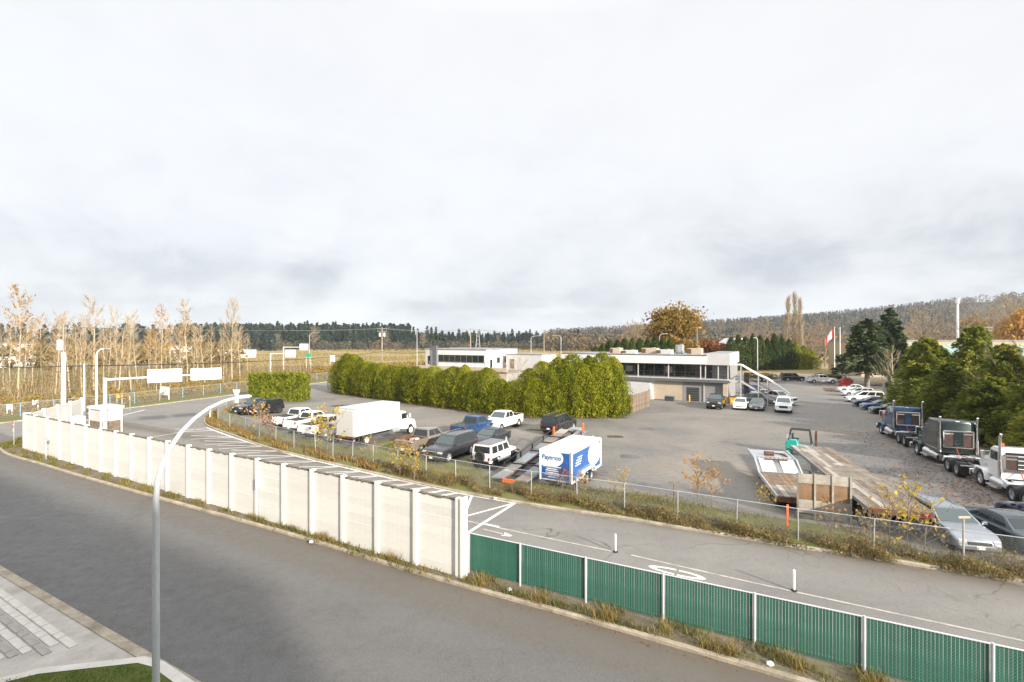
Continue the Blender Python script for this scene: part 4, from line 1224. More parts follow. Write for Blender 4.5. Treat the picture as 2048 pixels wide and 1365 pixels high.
def enclosed():
    c = Vector((3.73, 30.6, 0))                # corner between the two faces seen
    t = thing('enclosed_trailer', 'blue and white enclosed cargo trailer with oval logos on its sides', 'trailer', (c.x, c.y, .02), ang(V))
    L, wd, z0, z1 = 5.3, 2.2, .48, 2.42         # x along V, y to the left (-U)
    b = put('body', MB().bb(0, L, 0, wd, z0, z1).mesh('body', bevel=.03), 'trailer_white', t)
    put('roof', MB().bb(.02, L - .02, .02, wd - .02, z1 - .02, z1 + .06).mesh('roof', bevel=.04), 'trailer_white', t)
    put('roof_vent', MB().bb(L * .5 - .2, L * .5 + .2, wd / 2 - .2, wd / 2 + .2, z1 + .05, z1 + .16).mesh('roof_vent', bevel=.03), 'white_metal', t)
    E = .006
    # blue vinyl: right side and end
    put('side_panel', MB().bb(.16, L - .08, -E, 0, z0 + .1, z1 - .14).mesh('side_panel'), 'paint_trailer_blue', t)
    put('end_panel', MB().bb(-E, 0, .16, wd - .10, z0 + .1, z1 - .10).mesh('end_panel'), 'paint_trailer_blue', t)
    def oval(cx, cz, rx, rz, n=40, lo=None, hi=None, clipz=99):
        P_ = []
        for i in range(n):
            a = 2 * math.pi * i / n
            x, z = cx + rx * math.cos(a), cz + rz * math.sin(a)
            P_.append((min(max(x, lo), hi), min(z, clipz)))
        return P_
    ov = oval(L - 1.25, 1.62, 1.25, .80, lo=0, hi=L - .06, clipz=z1 - .02)
    put('side_oval', MB().xz(ov, -2 * E, -E + .001).mesh('side_oval'), 'print_white', t)
    ov = oval(1.55, 1.95, .98, .62, lo=.1, hi=wd - .03, clipz=z1 - .03)
    put('end_oval', MB().add([(-2 * E, y, z) for y, z in ov] + [(-E + .001, y, z) for y, z in ov], [tuple(range(len(ov))), tuple(range(2 * len(ov) - 1, len(ov) - 1, -1))] + [(i, len(ov) + i, len(ov) + (i + 1) % len(ov), (i + 1) % len(ov)) for i in range(len(ov))]).mesh('end_oval'), 'print_white', t)
    Me = Matrix(((0, 0, -1, -2.6 * E), (-1, 0, 0, 1.42), (0, 1, 0, 1.95), (0, 0, 0, 1)))
    text('logo_lettering', 'Bayneco', .40, 'print_blue', t, Me, .18, .012)
    Ms = Matrix(((1, 0, 0, L - 1.15), (0, 0, -1, -2.6 * E), (0, 1, 0, 1.68), (0, 0, 0, 1)))
    text('logo_lettering', 'Bayneco', .42, 'print_pale', t, Ms, .18, .008)
    for i, (a, w) in enumerate(((1.35, 1.25), (1.22, .8), (1.1, .95), (.97, .9), (.83, 1.0), (.70, .6))):
        put('print_line', MB().bb(-2 * E, -E, 1.35 - w / 2, 1.35 + w / 2, a, a + .055).mesh('print_line'), 'print_white', t)
    for i, (x, w) in enumerate(((1.35, .8), (1.2, .9), (1.1, .95), (1.0, .9))):
        put('print_line', MB().bb(x - w / 2, x + w / 2, -2 * E, -E, 1.88 - i * .15, 1.94 - i * .15).mesh('print_line'), 'print_white', t)
    for x, y in ((0, 0), (L, 0), (0, wd), (L, wd)):
        put('corner_trim', MB().box((x, y, (z0 + z1) / 2), (.10, .10, z1 - z0 + .04)).mesh('corner_trim', bevel=.02), 'white_metal', t)
    for y in (0, wd):
        put('skirt', MB().bb(0, L, y - .02, y + .02, z0 - .05, z0 + .1).mesh('skirt'), 'white_metal', t)
    for y in (-.10, wd + .10):
        put('fender', MB().xz([(1.4, .48), (1.7, .92), (3.5, .92), (3.8, .48), (3.7, .48), (3.45, .86), (1.75, .86), (1.5, .48)], y - .13, y + .13).mesh('fender'), 'white_metal', t)
        for x in (2.2, 3.0):
            add_wheel(t, x, y, .34, .2, 'rim')
    put('chassis', MB().bb(.1, L, .3, wd - .3, .34, .5).mesh('chassis'), 'steel_dark', t)
    put('drawbar', MB().tube((L, wd / 2 - .5, .4), (L + 1.3, wd / 2, .42), .05).tube((L, wd / 2 + .5, .4), (L + 1.3, wd / 2, .42), .05).mesh('drawbar'), 'steel_dark', t)
    put('jack', MB().tube((L + 1.1, wd / 2, -.015), (L + 1.1, wd / 2, .8), .04).mesh('jack'), 'galv', t)
    put('aerial', MB().tube((L - 1.0, .2, z1), (L - 1.0, .2, z1 + .35), .015, n=6).mesh('aerial'), 'white_metal', t)


enclosed()
D3 = Vector((.285, .958, 0)).normalized()


def flatbed():
    a = Vector((18.48, 23.3, 0)); L = 14.6; z = 1.4
    t = thing('flatbed_trailer', 'long flatbed trailer with a weathered plank deck and steel legs', 'trailer', (a.x, a.y, .012), ang(D3))
    n = 9; w = 2.56 / n
    for i in range(n):
        x = 0
        while x < L - .01:
            ln = random.choice((3.4, 4.6, 5.2)); x1 = min(L, x + ln)
            if L - x1 < 1: x1 = L
            put('plank', MB().bb(x + .006, x1 - .006, -1.28 + i * w + .006, -1.28 + (i + 1) * w - .006, z - .045 + random.uniform(-.004, .004), z + random.uniform(-.006, .006)).mesh('plank'), random.choice(('timber_grey', 'timber_grey', 'timber', 'timber_pale')), t)
            x = x1
    for s in (1, -1):
        put('side_rail', MB().bb(0, L, s * 1.32 - .04, s * 1.32 + .04, z - .16, z + .01).mesh('side_rail'), 'timber_grey' if s < 0 else 'steel_grey', t)
        put('main_beam', MB().bb(.3, L - .1, s * .5 - .07, s * .5 + .07, z - .62, z - .06).mesh('main_beam'), 'steel_dark', t)
        put('landing_leg', MB().bb(L - 3.1, L - 2.95, s * .75 - .07, s * .75 + .07, -.01, z - .06).mesh('landing_leg'), 'steel_dark', t)
        put('mud_flap', MB().bb(.25, .28, s * .9 - .3, s * .9 + .3, .3, 1.0).mesh('mud_flap'), 'rubber', t)
        for x in (1.4, 2.8):
            add_wheel(t, x, s * .95, .5, .56, 'rim')
        put('taillight', MB().bb(-.09, -.03, s * 1.0 - .15, s * 1.0 + .15, z - .22, z - .08).mesh('taillight'), 'lamp_red', t)
    put('tail_bar', MB().bb(-.06, 0, -1.3, 1.3, z - .28, z - .02).mesh('tail_bar'), 'rust', t)
    put('under_bumper', MB().bb(.02, .12, -1.1, 1.1, .5, .6).bb(.02, .12, -.8, -.7, .6, z - .2).bb(.02, .12, .7, .8, .6, z - .2).mesh('under_bumper'), 'steel_dark', t)
    put('deck_patch', MB().bb(L - 2.3, L - 1.2, .1, .95, z + .008, z + .02).mesh('deck_patch'), 'timber_pale', t)
    put('deck_patch', MB().bb(L - 5.9, L - 5.5, -.2, .15, z + .008, z + .02).mesh('deck_patch'), 'timber_pale', t)
    put('toolbox', MB().bb(L - 5.0, L - 4.1, .85, 1.25, .62, 1.18).mesh('toolbox', bevel=.02), 'galv_light', t)
    for i in range(9):
        put('crossmember', MB().bb(.9 + i * 1.5, 1.0 + i * 1.5, -1.26, 1.26, z - .16, z - .06).mesh('crossmember'), 'steel_dark', t)


flatbed()


def lowboy():
    a = Vector((15.72, 26.45, 0)); L = 9.2; z = .95
    t = thing('stepdeck_trailer', 'short step-deck trailer with a raised perforated neck and white deck plates', 'trailer', (a.x, a.y, .012), ang(D3))
    n = 8; w = 2.36 / n
    for i in range(n):
        put('plank', MB().bb(.05, 2.3, -1.18 + i * w + .008, -1.18 + (i + 1) * w - .008, z - .05, z + random.uniform(-.006, .006)).mesh('plank'), random.choice(('timber_pale', 'timber_grey')), t)
        put('plank', MB().bb(2.34, 5.0, -1.18 + i * w + .008, -1.18 + (i + 1) * w - .008, z - .05, z + random.uniform(-.006, .006)).mesh('plank'), random.choice(('timber', 'plywood', 'timber_grey')), t)
    for s in (1, -1):
        put('side_rail', MB().xz([(0, z - .2), (5.0, z - .2), (6.6, 1.38), (L, 1.46), (L, 1.62), (6.5, 1.56), (5.0, z + .02), (0, z + .02)], s * 1.20, s * 1.30).mesh('side_rail'), 'galv', t)
        put('main_beam', MB().bb(.4, 5.4, s * .5 - .06, s * .5 + .06, z - .45, z - .06).mesh('main_beam'), 'steel_dark', t)
        put('deck_plate', MB().slab([(5.1, s * .62 - .42, z + .05), (6.5, s * .62 - .42, 1.5), (6.5, s * .62 + .42, 1.5), (5.1, s * .62 + .42, z + .05)], .02).mesh('deck_plate'), 'trailer_white', t)
        for x in (1.2, 2.3):
            add_wheel(t, x, s * .86, .40, .5, 'rim')
    put('ramp_well', MB().slab([(5.05, -1.18, z), (6.55, -1.18, 1.44), (6.55, 1.18, 1.44), (5.05, 1.18, z)], .03).mesh('ramp_well'), 'steel_grey', t)
    put('red_bar', MB().bb(6.3, 6.45, -.7, .7, 1.50, 1.56).mesh('red_bar'), 'rust', t)
    nk = put('neck_deck', MB().bb(6.6, L, -1.18, 1.18, 1.46, 1.54).mesh('neck_deck'), 'galv', t)
    for k in range(9):
        put('neck_hole', MB().bb(6.72, 6.86, -1.04 + k * .26 - .07, -1.04 + k * .26 + .07, 1.541, 1.545).mesh('neck_hole'), 'black_plastic', nk)
    put('winch', MB().tube((7.5, -.1, 1.68), (7.5, .5, 1.68), .14, n=12).mesh('winch', smooth=40), 'rust', t)
    put('chain_heap', MB().path([(7.3, -.9, 1.58), (7.6, -.6, 1.62), (7.9, -.9, 1.6), (8.1, -.2, 1.58), (7.9, .4, 1.62)], .05, 6).mesh('chain_heap', smooth=60), 'rust', t)
    for s in (1, -1):
        put('landing_leg', MB().bb(7.2, 7.35, s * .8 - .07, s * .8 + .07, -.01, 1.46).mesh('landing_leg'), 'steel_dark', t)
    put('tail_bar', MB().bb(-.08, -.01, -1.25, 1.25, z - .3, z - .02).mesh('tail_bar'), 'rust', t)


lowboy()


def headboard():
    a = Vector((15.12, 26.05, 0)); b = Vector((17.48, 25.2, 0)); d = (b - a).normalized(); W = (b - a).length
    t = thing('timber_bulkhead', 'weathered wooden bulkhead with three plywood panes standing between the trailers', 'bulkhead', (a.x, a.y, .02), ang(d))
    zt = 2.42
    for k in range(3):
        put('lower_board', MB().bb(.02, W - .02, -.02, .03, .34 + k * .23, .34 + k * .23 + .222).mesh('lower_board'), 'timber_pale', t)
    for k in range(2):
        put('upper_board', MB().bb(.02, W - .02, -.02, .03, zt - .52 + k * .25, zt - .52 + k * .25 + .242).mesh('upper_board'), 'timber_pale', t)
    for k in range(3):
        x0 = .06 + k * (W - .08) / 3
        put('plywood_pane', MB().bb(x0, x0 + (W - .1) / 3 - .03, 0.0, .028, 1.03, zt - .53).mesh('plywood_pane'), 'plywood', t)
    for k in range(4):
        x = .05 + k * (W - .1) / 3
        put('upright', MB().bb(x - .045, x + .045, -.06, -.021, .1 if k in (1, 2) else -.02, zt + .02).mesh('upright'), 'timber_pale' if k else 'timber_grey', t)
        put('foot', MB().bb(x - .06, x + .06, -.05, .35, -.03, .3).mesh('foot'), 'timber', t)
    put('pallet_board', MB().bb(.2, W - .3, .04, .36, .02, .14).mesh('pallet_board'), 'timber_grey', t)


headboard()


def forklift():
    p = G(1604, 912); t = thing('forklift', 'teal forklift with a black overhead guard at the end of the flatbed', 'forklift', (p.x + .2, p.y + .4, .012), R(-35))
    put('body', MB().xz([(-1.1, .35), (-1.15, 1.0), (-.9, 1.25), (-.3, 1.28), (-.2, .75), (.5, .72), (.75, .9), (.85, .35)], -.5, .5).mesh('body', bevel=.07, smooth=40), 'paint_teal', t)
    put('seat', MB().bb(-.6, -.2, -.25, .25, 1.2, 1.32).bb(-.7, -.58, -.25, .25, 1.3, 1.7).mesh('seat', bevel=.03), 'black_plastic', t)
    g = MB()
    for x, y in ((-.95, .45), (-.95, -.45), (.72, .45), (.72, -.45)):
        g.tube((x, y, .9), (x * .8, y, 2.05), .035)
    for y in np.linspace(-.45, .45, 6):
        g.tube((-.78, y, 2.06), (.6, y, 2.06), .025)
    g.tube((-.78, -.47, 2.06), (-.78, .47, 2.06), .035).tube((.6, -.47, 2.06), (.6, .47, 2.06), .035)
    put('overhead_guard', g.mesh('overhead_guard'), 'black_plastic', t)
    for s in (1, -1):
        put('mast_rail', MB().bb(.95, 1.08, s * .38 - .06, s * .38 + .06, .05, 2.0).mesh('mast_rail'), 'rust', t)
        put('fork', MB().bb(1.12, 2.1, s * .3 - .06, s * .3 + .06, .06, .11).mesh('fork'), 'steel_dark', t)
        add_wheel(t, .7, s * .48, .32, .22, 'paint_teal'); add_wheel(t, -.85, s * .44, .25, .18, 'paint_teal')
    put('carriage', MB().bb(1.08, 1.13, -.5, .5, .1, .6).mesh('carriage'), 'steel_dark', t)
    put('gas_bottle', MB().tube((-.95, -.3, 1.4), (-.95, .3, 1.4), .15, n=12).mesh('gas_bottle', smooth=40), 'galv_light', t)


forklift()

# ================================================================== buildings
def office():
    A = Vector((8.9, 86.4, 0)); L = 26.9; D = 14
    t = thing('office_building', 'long two-storey office building with a white fascia and a balcony', 'building', A, ang(U))
    put('ground_wall', MB().bb(.6, 15.8, .5, D, 0, 3.0).mesh('ground_wall'), 'stucco_light', t)
    put('ground_wall', MB().bb(15.8, 20.3, .53, D, 0, 3.0).mesh('ground_wall'), 'stucco_beige', t)
    put('ground_wall', MB().bb(20.3, L - .35, .5, D, 0, 3.0).mesh('ground_wall'), 'stucco_grey', t)
    put('storeroom', MB().xz([(10.5, 0), (10.5, 2.7), (15.4, 2.55), (15.9, 0)], -.6, .48).mesh('storeroom'), 'stucco_light', t)
    dr = put('roller_door', MB().bb(21.0, 22.7, .42, .50, 0, 2.1).mesh('roller_door'), 'black_plastic', t)
    for k in range(7):
        put('door_bar', MB().bb(21.05, 22.65, .40, .42, .25 + k * .27, .28 + k * .27).mesh('door_bar'), 'steel_grey', dr)
    put('corner_column', MB().bb(L - .75, L - .1, .05, .55, 0, 3.0).mesh('corner_column'), 'stucco_beige', t)
    put('balcony_slab', MB().bb(.3, L + .15, -.12, 2.0, 3.0, 3.42).mesh('balcony_slab'), 'trim_grey', t)
    put('balcony_edge', MB().bb(.3, L + .17, -.14, 2.0, 3.42, 3.52).mesh('balcony_edge'), 'stucco_light', t)
    put('upper_wall', MB().bb(.3, L, 1.9, D, 3.5, 5.8).mesh('upper_wall'), 'stucco_grey', t)
    # glazing: every pane between its own mullions
    x = 1.0
    while x < L - 4.2:
        w = 1.55
        wd = put('window', MB().bb(x, x + w, 1.84, 1.9, 3.62, 5.62).mesh('window'), 'trim_grey', t)
        put('pane', MB().bb(x + .05, x + w - .05, 1.82, 1.84, 3.7, 5.55).mesh('pane'), 'glass', wd)
        if int(x * 7) % 3 == 0:
            put('blind', MB().bb(x + .12, x + w - .3, 1.812, 1.82, 4.2, 5.2).mesh('blind'), 'stucco_grey', wd)
        x += 1.62
    dd = put('door', MB().bb(L - 3.4, L - 2.5, 1.83, 1.9, 3.52, 5.6).mesh('door'), 'black_plastic', t)
    put('handle', MB().bb(L - 2.66, L - 2.6, 1.80, 1.83, 4.5, 4.7).mesh('handle'), 'galv', dd)
    put('fascia', MB().bb(0, L - 3.0, -.35, D + .2, 5.75, 7.05).mesh('fascia'), 'stucco_white', t)
    put('parapet', MB().bb(L - 3.0, L + .25, -.30, D, 5.70, 7.45).mesh('parapet'), 'stucco_light', t)
    put('roof', MB().bb(.2, L - 3.0, -.15, D, 7.05, 7.12).mesh('roof'), 'roof_membrane', t)
    put('roof', MB().bb(L - 2.9, L + .1, -.15, D - .1, 7.45, 7.5).mesh('roof'), 'roof_membrane', t)
    put('roof_edge', MB().bb(-.03, L - 3.02, -.39, -.30, 7.04, 7.14).bb(-.04, .1, -.39, D, 7.04, 7.14).mesh('roof_edge'), 'steel_dark', t)
    for x in (5.5, 9.5, 13.4, 18.2, 23.0, 23.7, 25.5, 26.85):
        put('column', MB().bb(x - .07, x + .07, -.04, .10, 3.5, 5.76).mesh('column'), 'stucco_light', t)
    for z in (4.0, 4.5):
        put('balcony_rail', MB().bb(.4, L, -.02, .02, z, z + .05).mesh('balcony_rail'), 'steel_dark', t)
    for k in range(22):
        x = 1.0 + k * 1.2
        put('rail_post', MB().bb(x - .02, x + .02, -.02, .02, 3.5, 4.52).mesh('rail_post'), 'steel_dark', t)
    # covered stairs at the end
    prof = [(L, 5.72), (28.6, 5.72), (30.8, 4.35), (32.0, 3.85), (34.8, 1.75)]
    cv = MB()
    for (x0, z0), (x1, z1) in zip(prof, prof[1:]):
        cv.slab([(x0, -.1, z0), (x1, -.1, z1), (x1, 1.5, z1), (x0, 1.5, z0)], .16)
    put('stair_roof', cv.mesh('stair_roof'), 'stucco_white', t)
    for x, z in ((28.6, 5.72), (30.9, 4.35), (32.1, 3.8)):
        for y in (0.0, 1.4):
            put('stair_post', MB().bb(x - .06, x + .06, y - .06, y + .06, 0, z).mesh('stair_post'), 'stucco_light', t)
    put('landing', MB().bb(L + .15, 28.9, .1, 1.4, 3.2, 3.42).mesh('landing'), 'stucco_light', t)
    for k in range(18):
        put('step', MB().bb(28.9 + k * .30, 29.22 + k * .30, .15, 1.35, 3.22 - k * .178, 3.27 - k * .178).mesh('step'), 'timber_grey', t)
    for y in (.12, 1.36):
        put('stringer', MB().xz([(28.9, 3.05), (28.9, 3.3), (34.35, .1), (34.35, 0), (34.1, 0)], y - .04, y + .04).mesh('stringer'), 'stucco_light', t)
        put('handrail', MB().tube((28.9, y, 4.3), (34.2, y, 1.1), .03, n=6).mesh('handrail'), 'steel_dark', t)
    put('stair_wall', MB().bb(28.9, 29.6, 1.42, 1.5, 0, 4.6).mesh('stair_wall'), 'timber', t)
    wl = lambda x, y, z=0.0: A + U * x + V * y + Vector((0, 0, z))
    rl = ['rusty rooftop unit at the hedge end of the office roof', 'low cream rooftop unit next to the rusty one on the office roof', 'long cream rooftop unit on the middle of the office roof', 'wide pale rooftop unit beside the tall grey unit',
          'tall grey louvred cooling unit on the office roof', 'rust and cream rooftop unit at the stair end of the roof']
    for i, (x, y, sx, sy, h, m) in enumerate(((8.5, 4, 1.8, 1.8, .95, 'stucco_beige'), (10.9, 4, 2.3, 1.6, .6, 'stucco_light'), (13.9, 6, 2.6, 2.0, .95, 'stucco_beige'), (16.8, 4, 2.4, 1.7, .75, 'stucco_light'), (18.6, 7, 1.2, 1.2, 1.5, 'galv'), (21.4, 5, 2.2, 1.8, 1.0, 'stucco_beige'))):
        p = wl(x, y, 7.12)
        r = thing('rooftop_unit', rl[i], 'air conditioner', p, ang(U), 'units on the office roof')
        put('casing', MB().bb(-sx / 2, sx / 2, -sy / 2, sy / 2, 0, h).mesh('casing', bevel=.03), m, r)
        put('louvre', MB().bb(-sx / 2 - .02, -sx / 2 + sx * .28, -sy / 2 - .02, -sy / 2, .12, h - .1).mesh('louvre'), 'rust' if i != 4 else 'steel_grey', r)
        put('fan_cowl', MB().lathe([(.35, 0), (.35, .12), (.30, .12), (.28, .02), (.001, .02)], (sx * .2, 0, h), 'z', 16).mesh('fan_cowl'), 'steel_grey', r)
    for k, (x, s) in enumerate(((L - 3.6, 1), (17.2, 1))):
        pass
    for x in (4.6, 14.6, 23.4):
        put('downpipe', MB().tube((x, .42, 0), (x, .42, 3.0), .06, n=8).mesh('downpipe'), 'stucco_light', t)
    for k in range(9):
        put('fascia_joint', MB().bb(2.6 * (k + 1) - .015, 2.6 * (k + 1) + .015, -.356, -.35, 5.8, 7.0).mesh('fascia_joint'), 'stucco_light', t)
    # things in front of it
    p = wl(21.6, -1.4)
    b = thing('bollard', 'yellow bollard in front of the office roller door', 'bollard', p)
    put('post', MB().lathe([(.10, 0), (.10, 1.05), (.06, 1.13), (.001, 1.15)], (0, 0, 0), 'z', 12).mesh('post', smooth=40), 'yellow', b)
    p = wl(18.6, -.9)
    b = thing('utility_box', 'low green utility box against the beige office wall', 'utility box', p, ang(U))
    put('casing', MB().bb(-.7, .7, -.5, .5, 0, .7).mesh('casing', bevel=.04), 'paint_slate', b); put('lid', MB().bb(-.74, .74, -.54, .54, .7, .76).mesh('lid'), 'steel_grey', b)
    p = wl(28.0, -.3)
    b = thing('skip_bin', 'small yellow bin under the office stairs', 'bin', p, ang(U))
    put('tub', MB().box((0, 0, .55), (1.5, 1.0, 1.0), taper=1.12).mesh('tub'), 'yellow', b); put('lid', MB().bb(-.85, .85, -.58, .58, 1.05, 1.12).mesh('lid'), 'black_plastic', b)


office()


def timber_fence():
    pts = [Vector((13.4, 64.9, 0)), Vector((15.3, 63.1, 0)), Vector((19.4, 69.3, 0))]
    t = thing('timber_fence', 'tall weathered timber fence enclosing the end of the cedar hedge', 'fence')
    for a, b in zip(pts, pts[1:]):
        d = b - a; n = int(d.length / .24); rz = ang(d)
        for k in range(n):
            p = a + d * ((k + .5) / n); h = 2.35 + random.uniform(-.04, .04)
            put('board', MB().bb(-.11, .11, -.015, .015, .05, h).mesh('board'), random.choice(('timber_grey', 'timber', 'timber')), t, p, rz + random.uniform(-.03, .03))
        put('rail', MB().bb(0, d.length, .02, .07, .5, .6).bb(0, d.length, .02, .07, 1.8, 1.9).mesh('rail'), 'timber', t, a, rz)
    for p in pts:
        put('post', MB().bb(-.07, .07, -.07, .07, 0, 2.5).mesh('post'), 'timber', t, p)


timber_fence()


def white_block():
    K = Vector((-5.3, 100, 0)); L = 15.7; A = K - U * L; D = 13
    t = thing('white_building', 'white flat-roofed two-storey building with a dark window band behind the cedars', 'building', A, ang(U))
    put('wall', MB().bb(0, L, 0, D, 0, 7.4).mesh('wall'), 'stucco_white', t)
    put('roof', MB().bb(-.15, L + .15, -.15, D + .15, 7.4, 7.62).mesh('roof'), 'roof_membrane', t)
    put('grey_bay', MB().bb(-.05, 2.2, -.08, 0, 0, 7.35).mesh('grey_bay'), 'stucco_light', t)
    put('dark_pier', MB().bb(2.2, 3.2, -.5, .1, 0, 8.2).mesh('dark_pier'), 'trim_grey', t)
    for k in range(8):
        x = 3.5 + k * 1.48
        w = put('window', MB().bb(x, x + 1.4, -.06, 0, 4.7, 6.3).mesh('window'), 'trim_grey', t)
        put('pane', MB().bb(x + .05, x + 1.35, -.08, -.06, 4.78, 6.22).mesh('pane'), 'glass', w)
    for y, w_, z0, z1 in ((1.5, .9, 3.2, 5.4), (4.2, 1.2, 4.6, 5.8), (7.4, 1.2, 4.6, 5.8), (10.4, 1.4, 4.4, 6.0)):
        w = put('window', MB().bb(L, L + .06, y, y + w_, z0, z1).mesh('window'), 'trim_grey', t)
        put('pane', MB().bb(L + .06, L + .08, y + .06, y + w_ - .06, z0 + .06, z1 - .06).mesh('pane'), 'glass', w)
    put('window', MB().bb(.6, 1.3, -.11, -.08, 4.2, 6.0).mesh('window'), 'glass', t)
    put('terrace', MB().bb(4, L + 9, -7, -.1, 3.2, 3.6).mesh('terrace'), 'timber_grey', t)
    put('terrace_wall', MB().bb(4, L + 9, -7, -6.7, 0, 4.3).mesh('terrace_wall'), 'stucco_beige', t)
    for k in range(9):
        put('terrace_post', MB().bb(4.4 + k * 2.2, 4.46 + k * 2.2, -6.9, -6.84, 4.3, 5.2).mesh('terrace_post'), 'steel_grey', t)
    put('terrace_rail', MB().bb(4.2, L + 8.8, -6.9, -6.84, 5.15, 5.22).mesh('terrace_rail'), 'steel_grey', t)
    x = thing('low_annex', 'low white annex with a plain parapet beside the white building', 'building', K + V * 6 + U * 1.2, ang(U))
    put('wall', MB().bb(0, 8.5, 0, 7, 0, 6.4).mesh('wall'), 'stucco_light', x); put('roof', MB().bb(-.1, 8.6, -.1, 7.1, 6.4, 6.55).mesh('roof'), 'roof_membrane', x)
    put('door', MB().bb(1, 2, -.05, 0, 3.4, 5.4).mesh('door'), 'timber', x)
    b = thing('brick_wall', 'low red-brown brick garden wall behind the dip in the hedge', 'wall', (-3.2, 78.5, 0), ang(U))
    for r_ in range(9):
        for c_ in range(7):
            put('brick', MC.setdefault('brickrow', MB().bb(-.33, .33, -.1, .1, -.125, .125).mesh('brick', bevel=.01)), 'brick', b, (c_ * .68 + .34 * (r_ % 2), 0, .14 + r_ * .26))


white_block()


def shed(name, label, p, sx, sy, h, wallm, roofm, rz=0.0, gable=0.0, cat='building', wins=0):
    t = thing(name, label, cat, p, rz)
    put('wall', MB().bb(-sx / 2, sx / 2, -sy / 2, sy / 2, 0, h).mesh('wall'), wallm, t)
    if gable:
        put('roof', MB().add([(-sx / 2 - .3, -sy / 2 - .3, h), (sx / 2 + .3, -sy / 2 - .3, h), (sx / 2 + .3, sy / 2 + .3, h), (-sx / 2 - .3, sy / 2 + .3, h), (0, -sy / 2 - .3, h + gable), (0, sy / 2 + .3, h + gable)],
                              [(0, 1, 4), (2, 3, 5), (0, 4, 5, 3), (1, 2, 5, 4), (0, 3, 2, 1)]).mesh('roof'), roofm, t)
    else:
        put('roof', MB().bb(-sx / 2 - .2, sx / 2 + .2, -sy / 2 - .2, sy / 2 + .2, h, h + .25).mesh('roof'), roofm, t)
    for k in range(wins):
        x = -sx / 2 + sx * (k + .5) / wins
        w = put('window', MB().bb(x - sx * .3 / wins, x + sx * .3 / wins, -sy / 2 - .06, -sy / 2, h * .45, h * .8).mesh('window'), 'trim_grey', t)
        put('pane', MB().bb(x - sx * .27 / wins, x + sx * .27 / wins, -sy / 2 - .08, -sy / 2 - .06, h * .48, h * .77).mesh('pane'), 'glass', w)
    return t


shed('white_house', 'white gabled house beyond the rust-coloured shrubs', (97, 215, 0), 9, 12, 7.0, 'stucco_white', 'stucco_white', R(10), 3.2, 'house', 2)
shed('warehouse', 'long low tan warehouse with rooftop units behind the evergreens', (112, 132, 0), 40, 22, 9.2, 'tan_wall', 'roof_membrane', R(-14), wins=6)


def green_roof():
    t = thing('green_roofed_building', 'building with a pale green ribbed metal roof behind the evergreens', 'building', (92, 88, 0), R(-18))
    put('wall', MB().bb(-14, 24, 2, 20, 0, 5.4).mesh('wall'), 'stucco_light', t)
    put('roof', MB().slab([(-15, 0, 5.2), (25, 0, 5.2), (25, 11, 8.4), (-15, 11, 8.4)], .12).mesh('roof'), 'roof_green', t)
    for k in range(40):
        put('roof_rib', MB().slab([(-14.9 + k, 0, 5.33), (-14.8 + k, 0, 5.33), (-14.8 + k, 11, 8.53), (-14.9 + k, 11, 8.53)], .05).mesh('roof_rib'), 'roof_green', t)
    put('back_roof', MB().slab([(25, 22, 5.2), (-15, 22, 5.2), (-15, 11, 8.4), (25, 11, 8.4)], .12).mesh('back_roof'), 'roof_green', t)
    for k in range(7):
        w = put('window', MB().bb(-11 + k * 4.6, -9.4 + k * 4.6, 1.94, 2, 1.2, 3.8).mesh('window'), 'trim_grey', t)
        put('pane', MB().bb(-10.9 + k * 4.6, -9.5 + k * 4.6, 1.92, 1.94, 1.3, 3.7).mesh('pane'), 'glass', w)


green_roof()
for i, (px, Y, sx, h, lb) in enumerate(((362, 190, 4, 7, 'small white shed standing in the bare woodland'), (455, 260, 26, 4.2, 'long low white shed seen past the bare trees'), (8, 170, 14, 8.2, 'pale grey shed at the woodland edge beyond the tallest tree'))):
    shed('far_shed', lb, ((px - 1024) / 980 * Y, Y, 0), sx, 8, h, 'stucco_white', 'tin', R(5), wins=2)


def tin_fence():
    a = Vector((68, 90, 0)); b = Vector((50.6, 58.5, 0)); d = b - a; n = 22
    t = thing('tin_fence', 'grey corrugated sheet fence behind the row of parked cars', 'fence')
    w = d.length / n
    mb = MB()
    for k in range(9):
        x = k / 9 * w
        mb.quad((x, .03 * (k % 2), .1), (x + w / 9, .03 * ((k + 1) % 2), .1), (x + w / 9, .03 * ((k + 1) % 2), 2.2), (x, .03 * (k % 2), 2.2))
    me = mb.mesh('sheet')
    for k in range(n):
        p = a + d * (k / n)
        put('sheet', me, random.choice(('tin', 'tin', 'timber_pale', 'galv')), t, (p.x, p.y, random.uniform(-.1, .12)), ang(d))
        put('post', MC.setdefault('tfp', MB().bb(-.05, .05, .05, .15, 0, 2.1).mesh('post')), 'timber', t, p, ang(d))


tin_fence()
b = thing('red_bin', 'red sloping-lid bin beside the far white sedan', 'bin', G(1692, 773), R(-20))
put('tub', MB().xz([(-1.0, 0), (-1.1, 1.2), (-.2, 1.75), (1.1, 1.3), (1.0, 0)], -.8, .8).mesh('tub', bevel=.04), 'red', b)
put('lid', MB().slab([(-.2, -.85, 1.78), (1.15, -.85, 1.32), (1.15, .85, 1.32), (-.2, .85, 1.78)], .05).mesh('lid'), 'red', b)


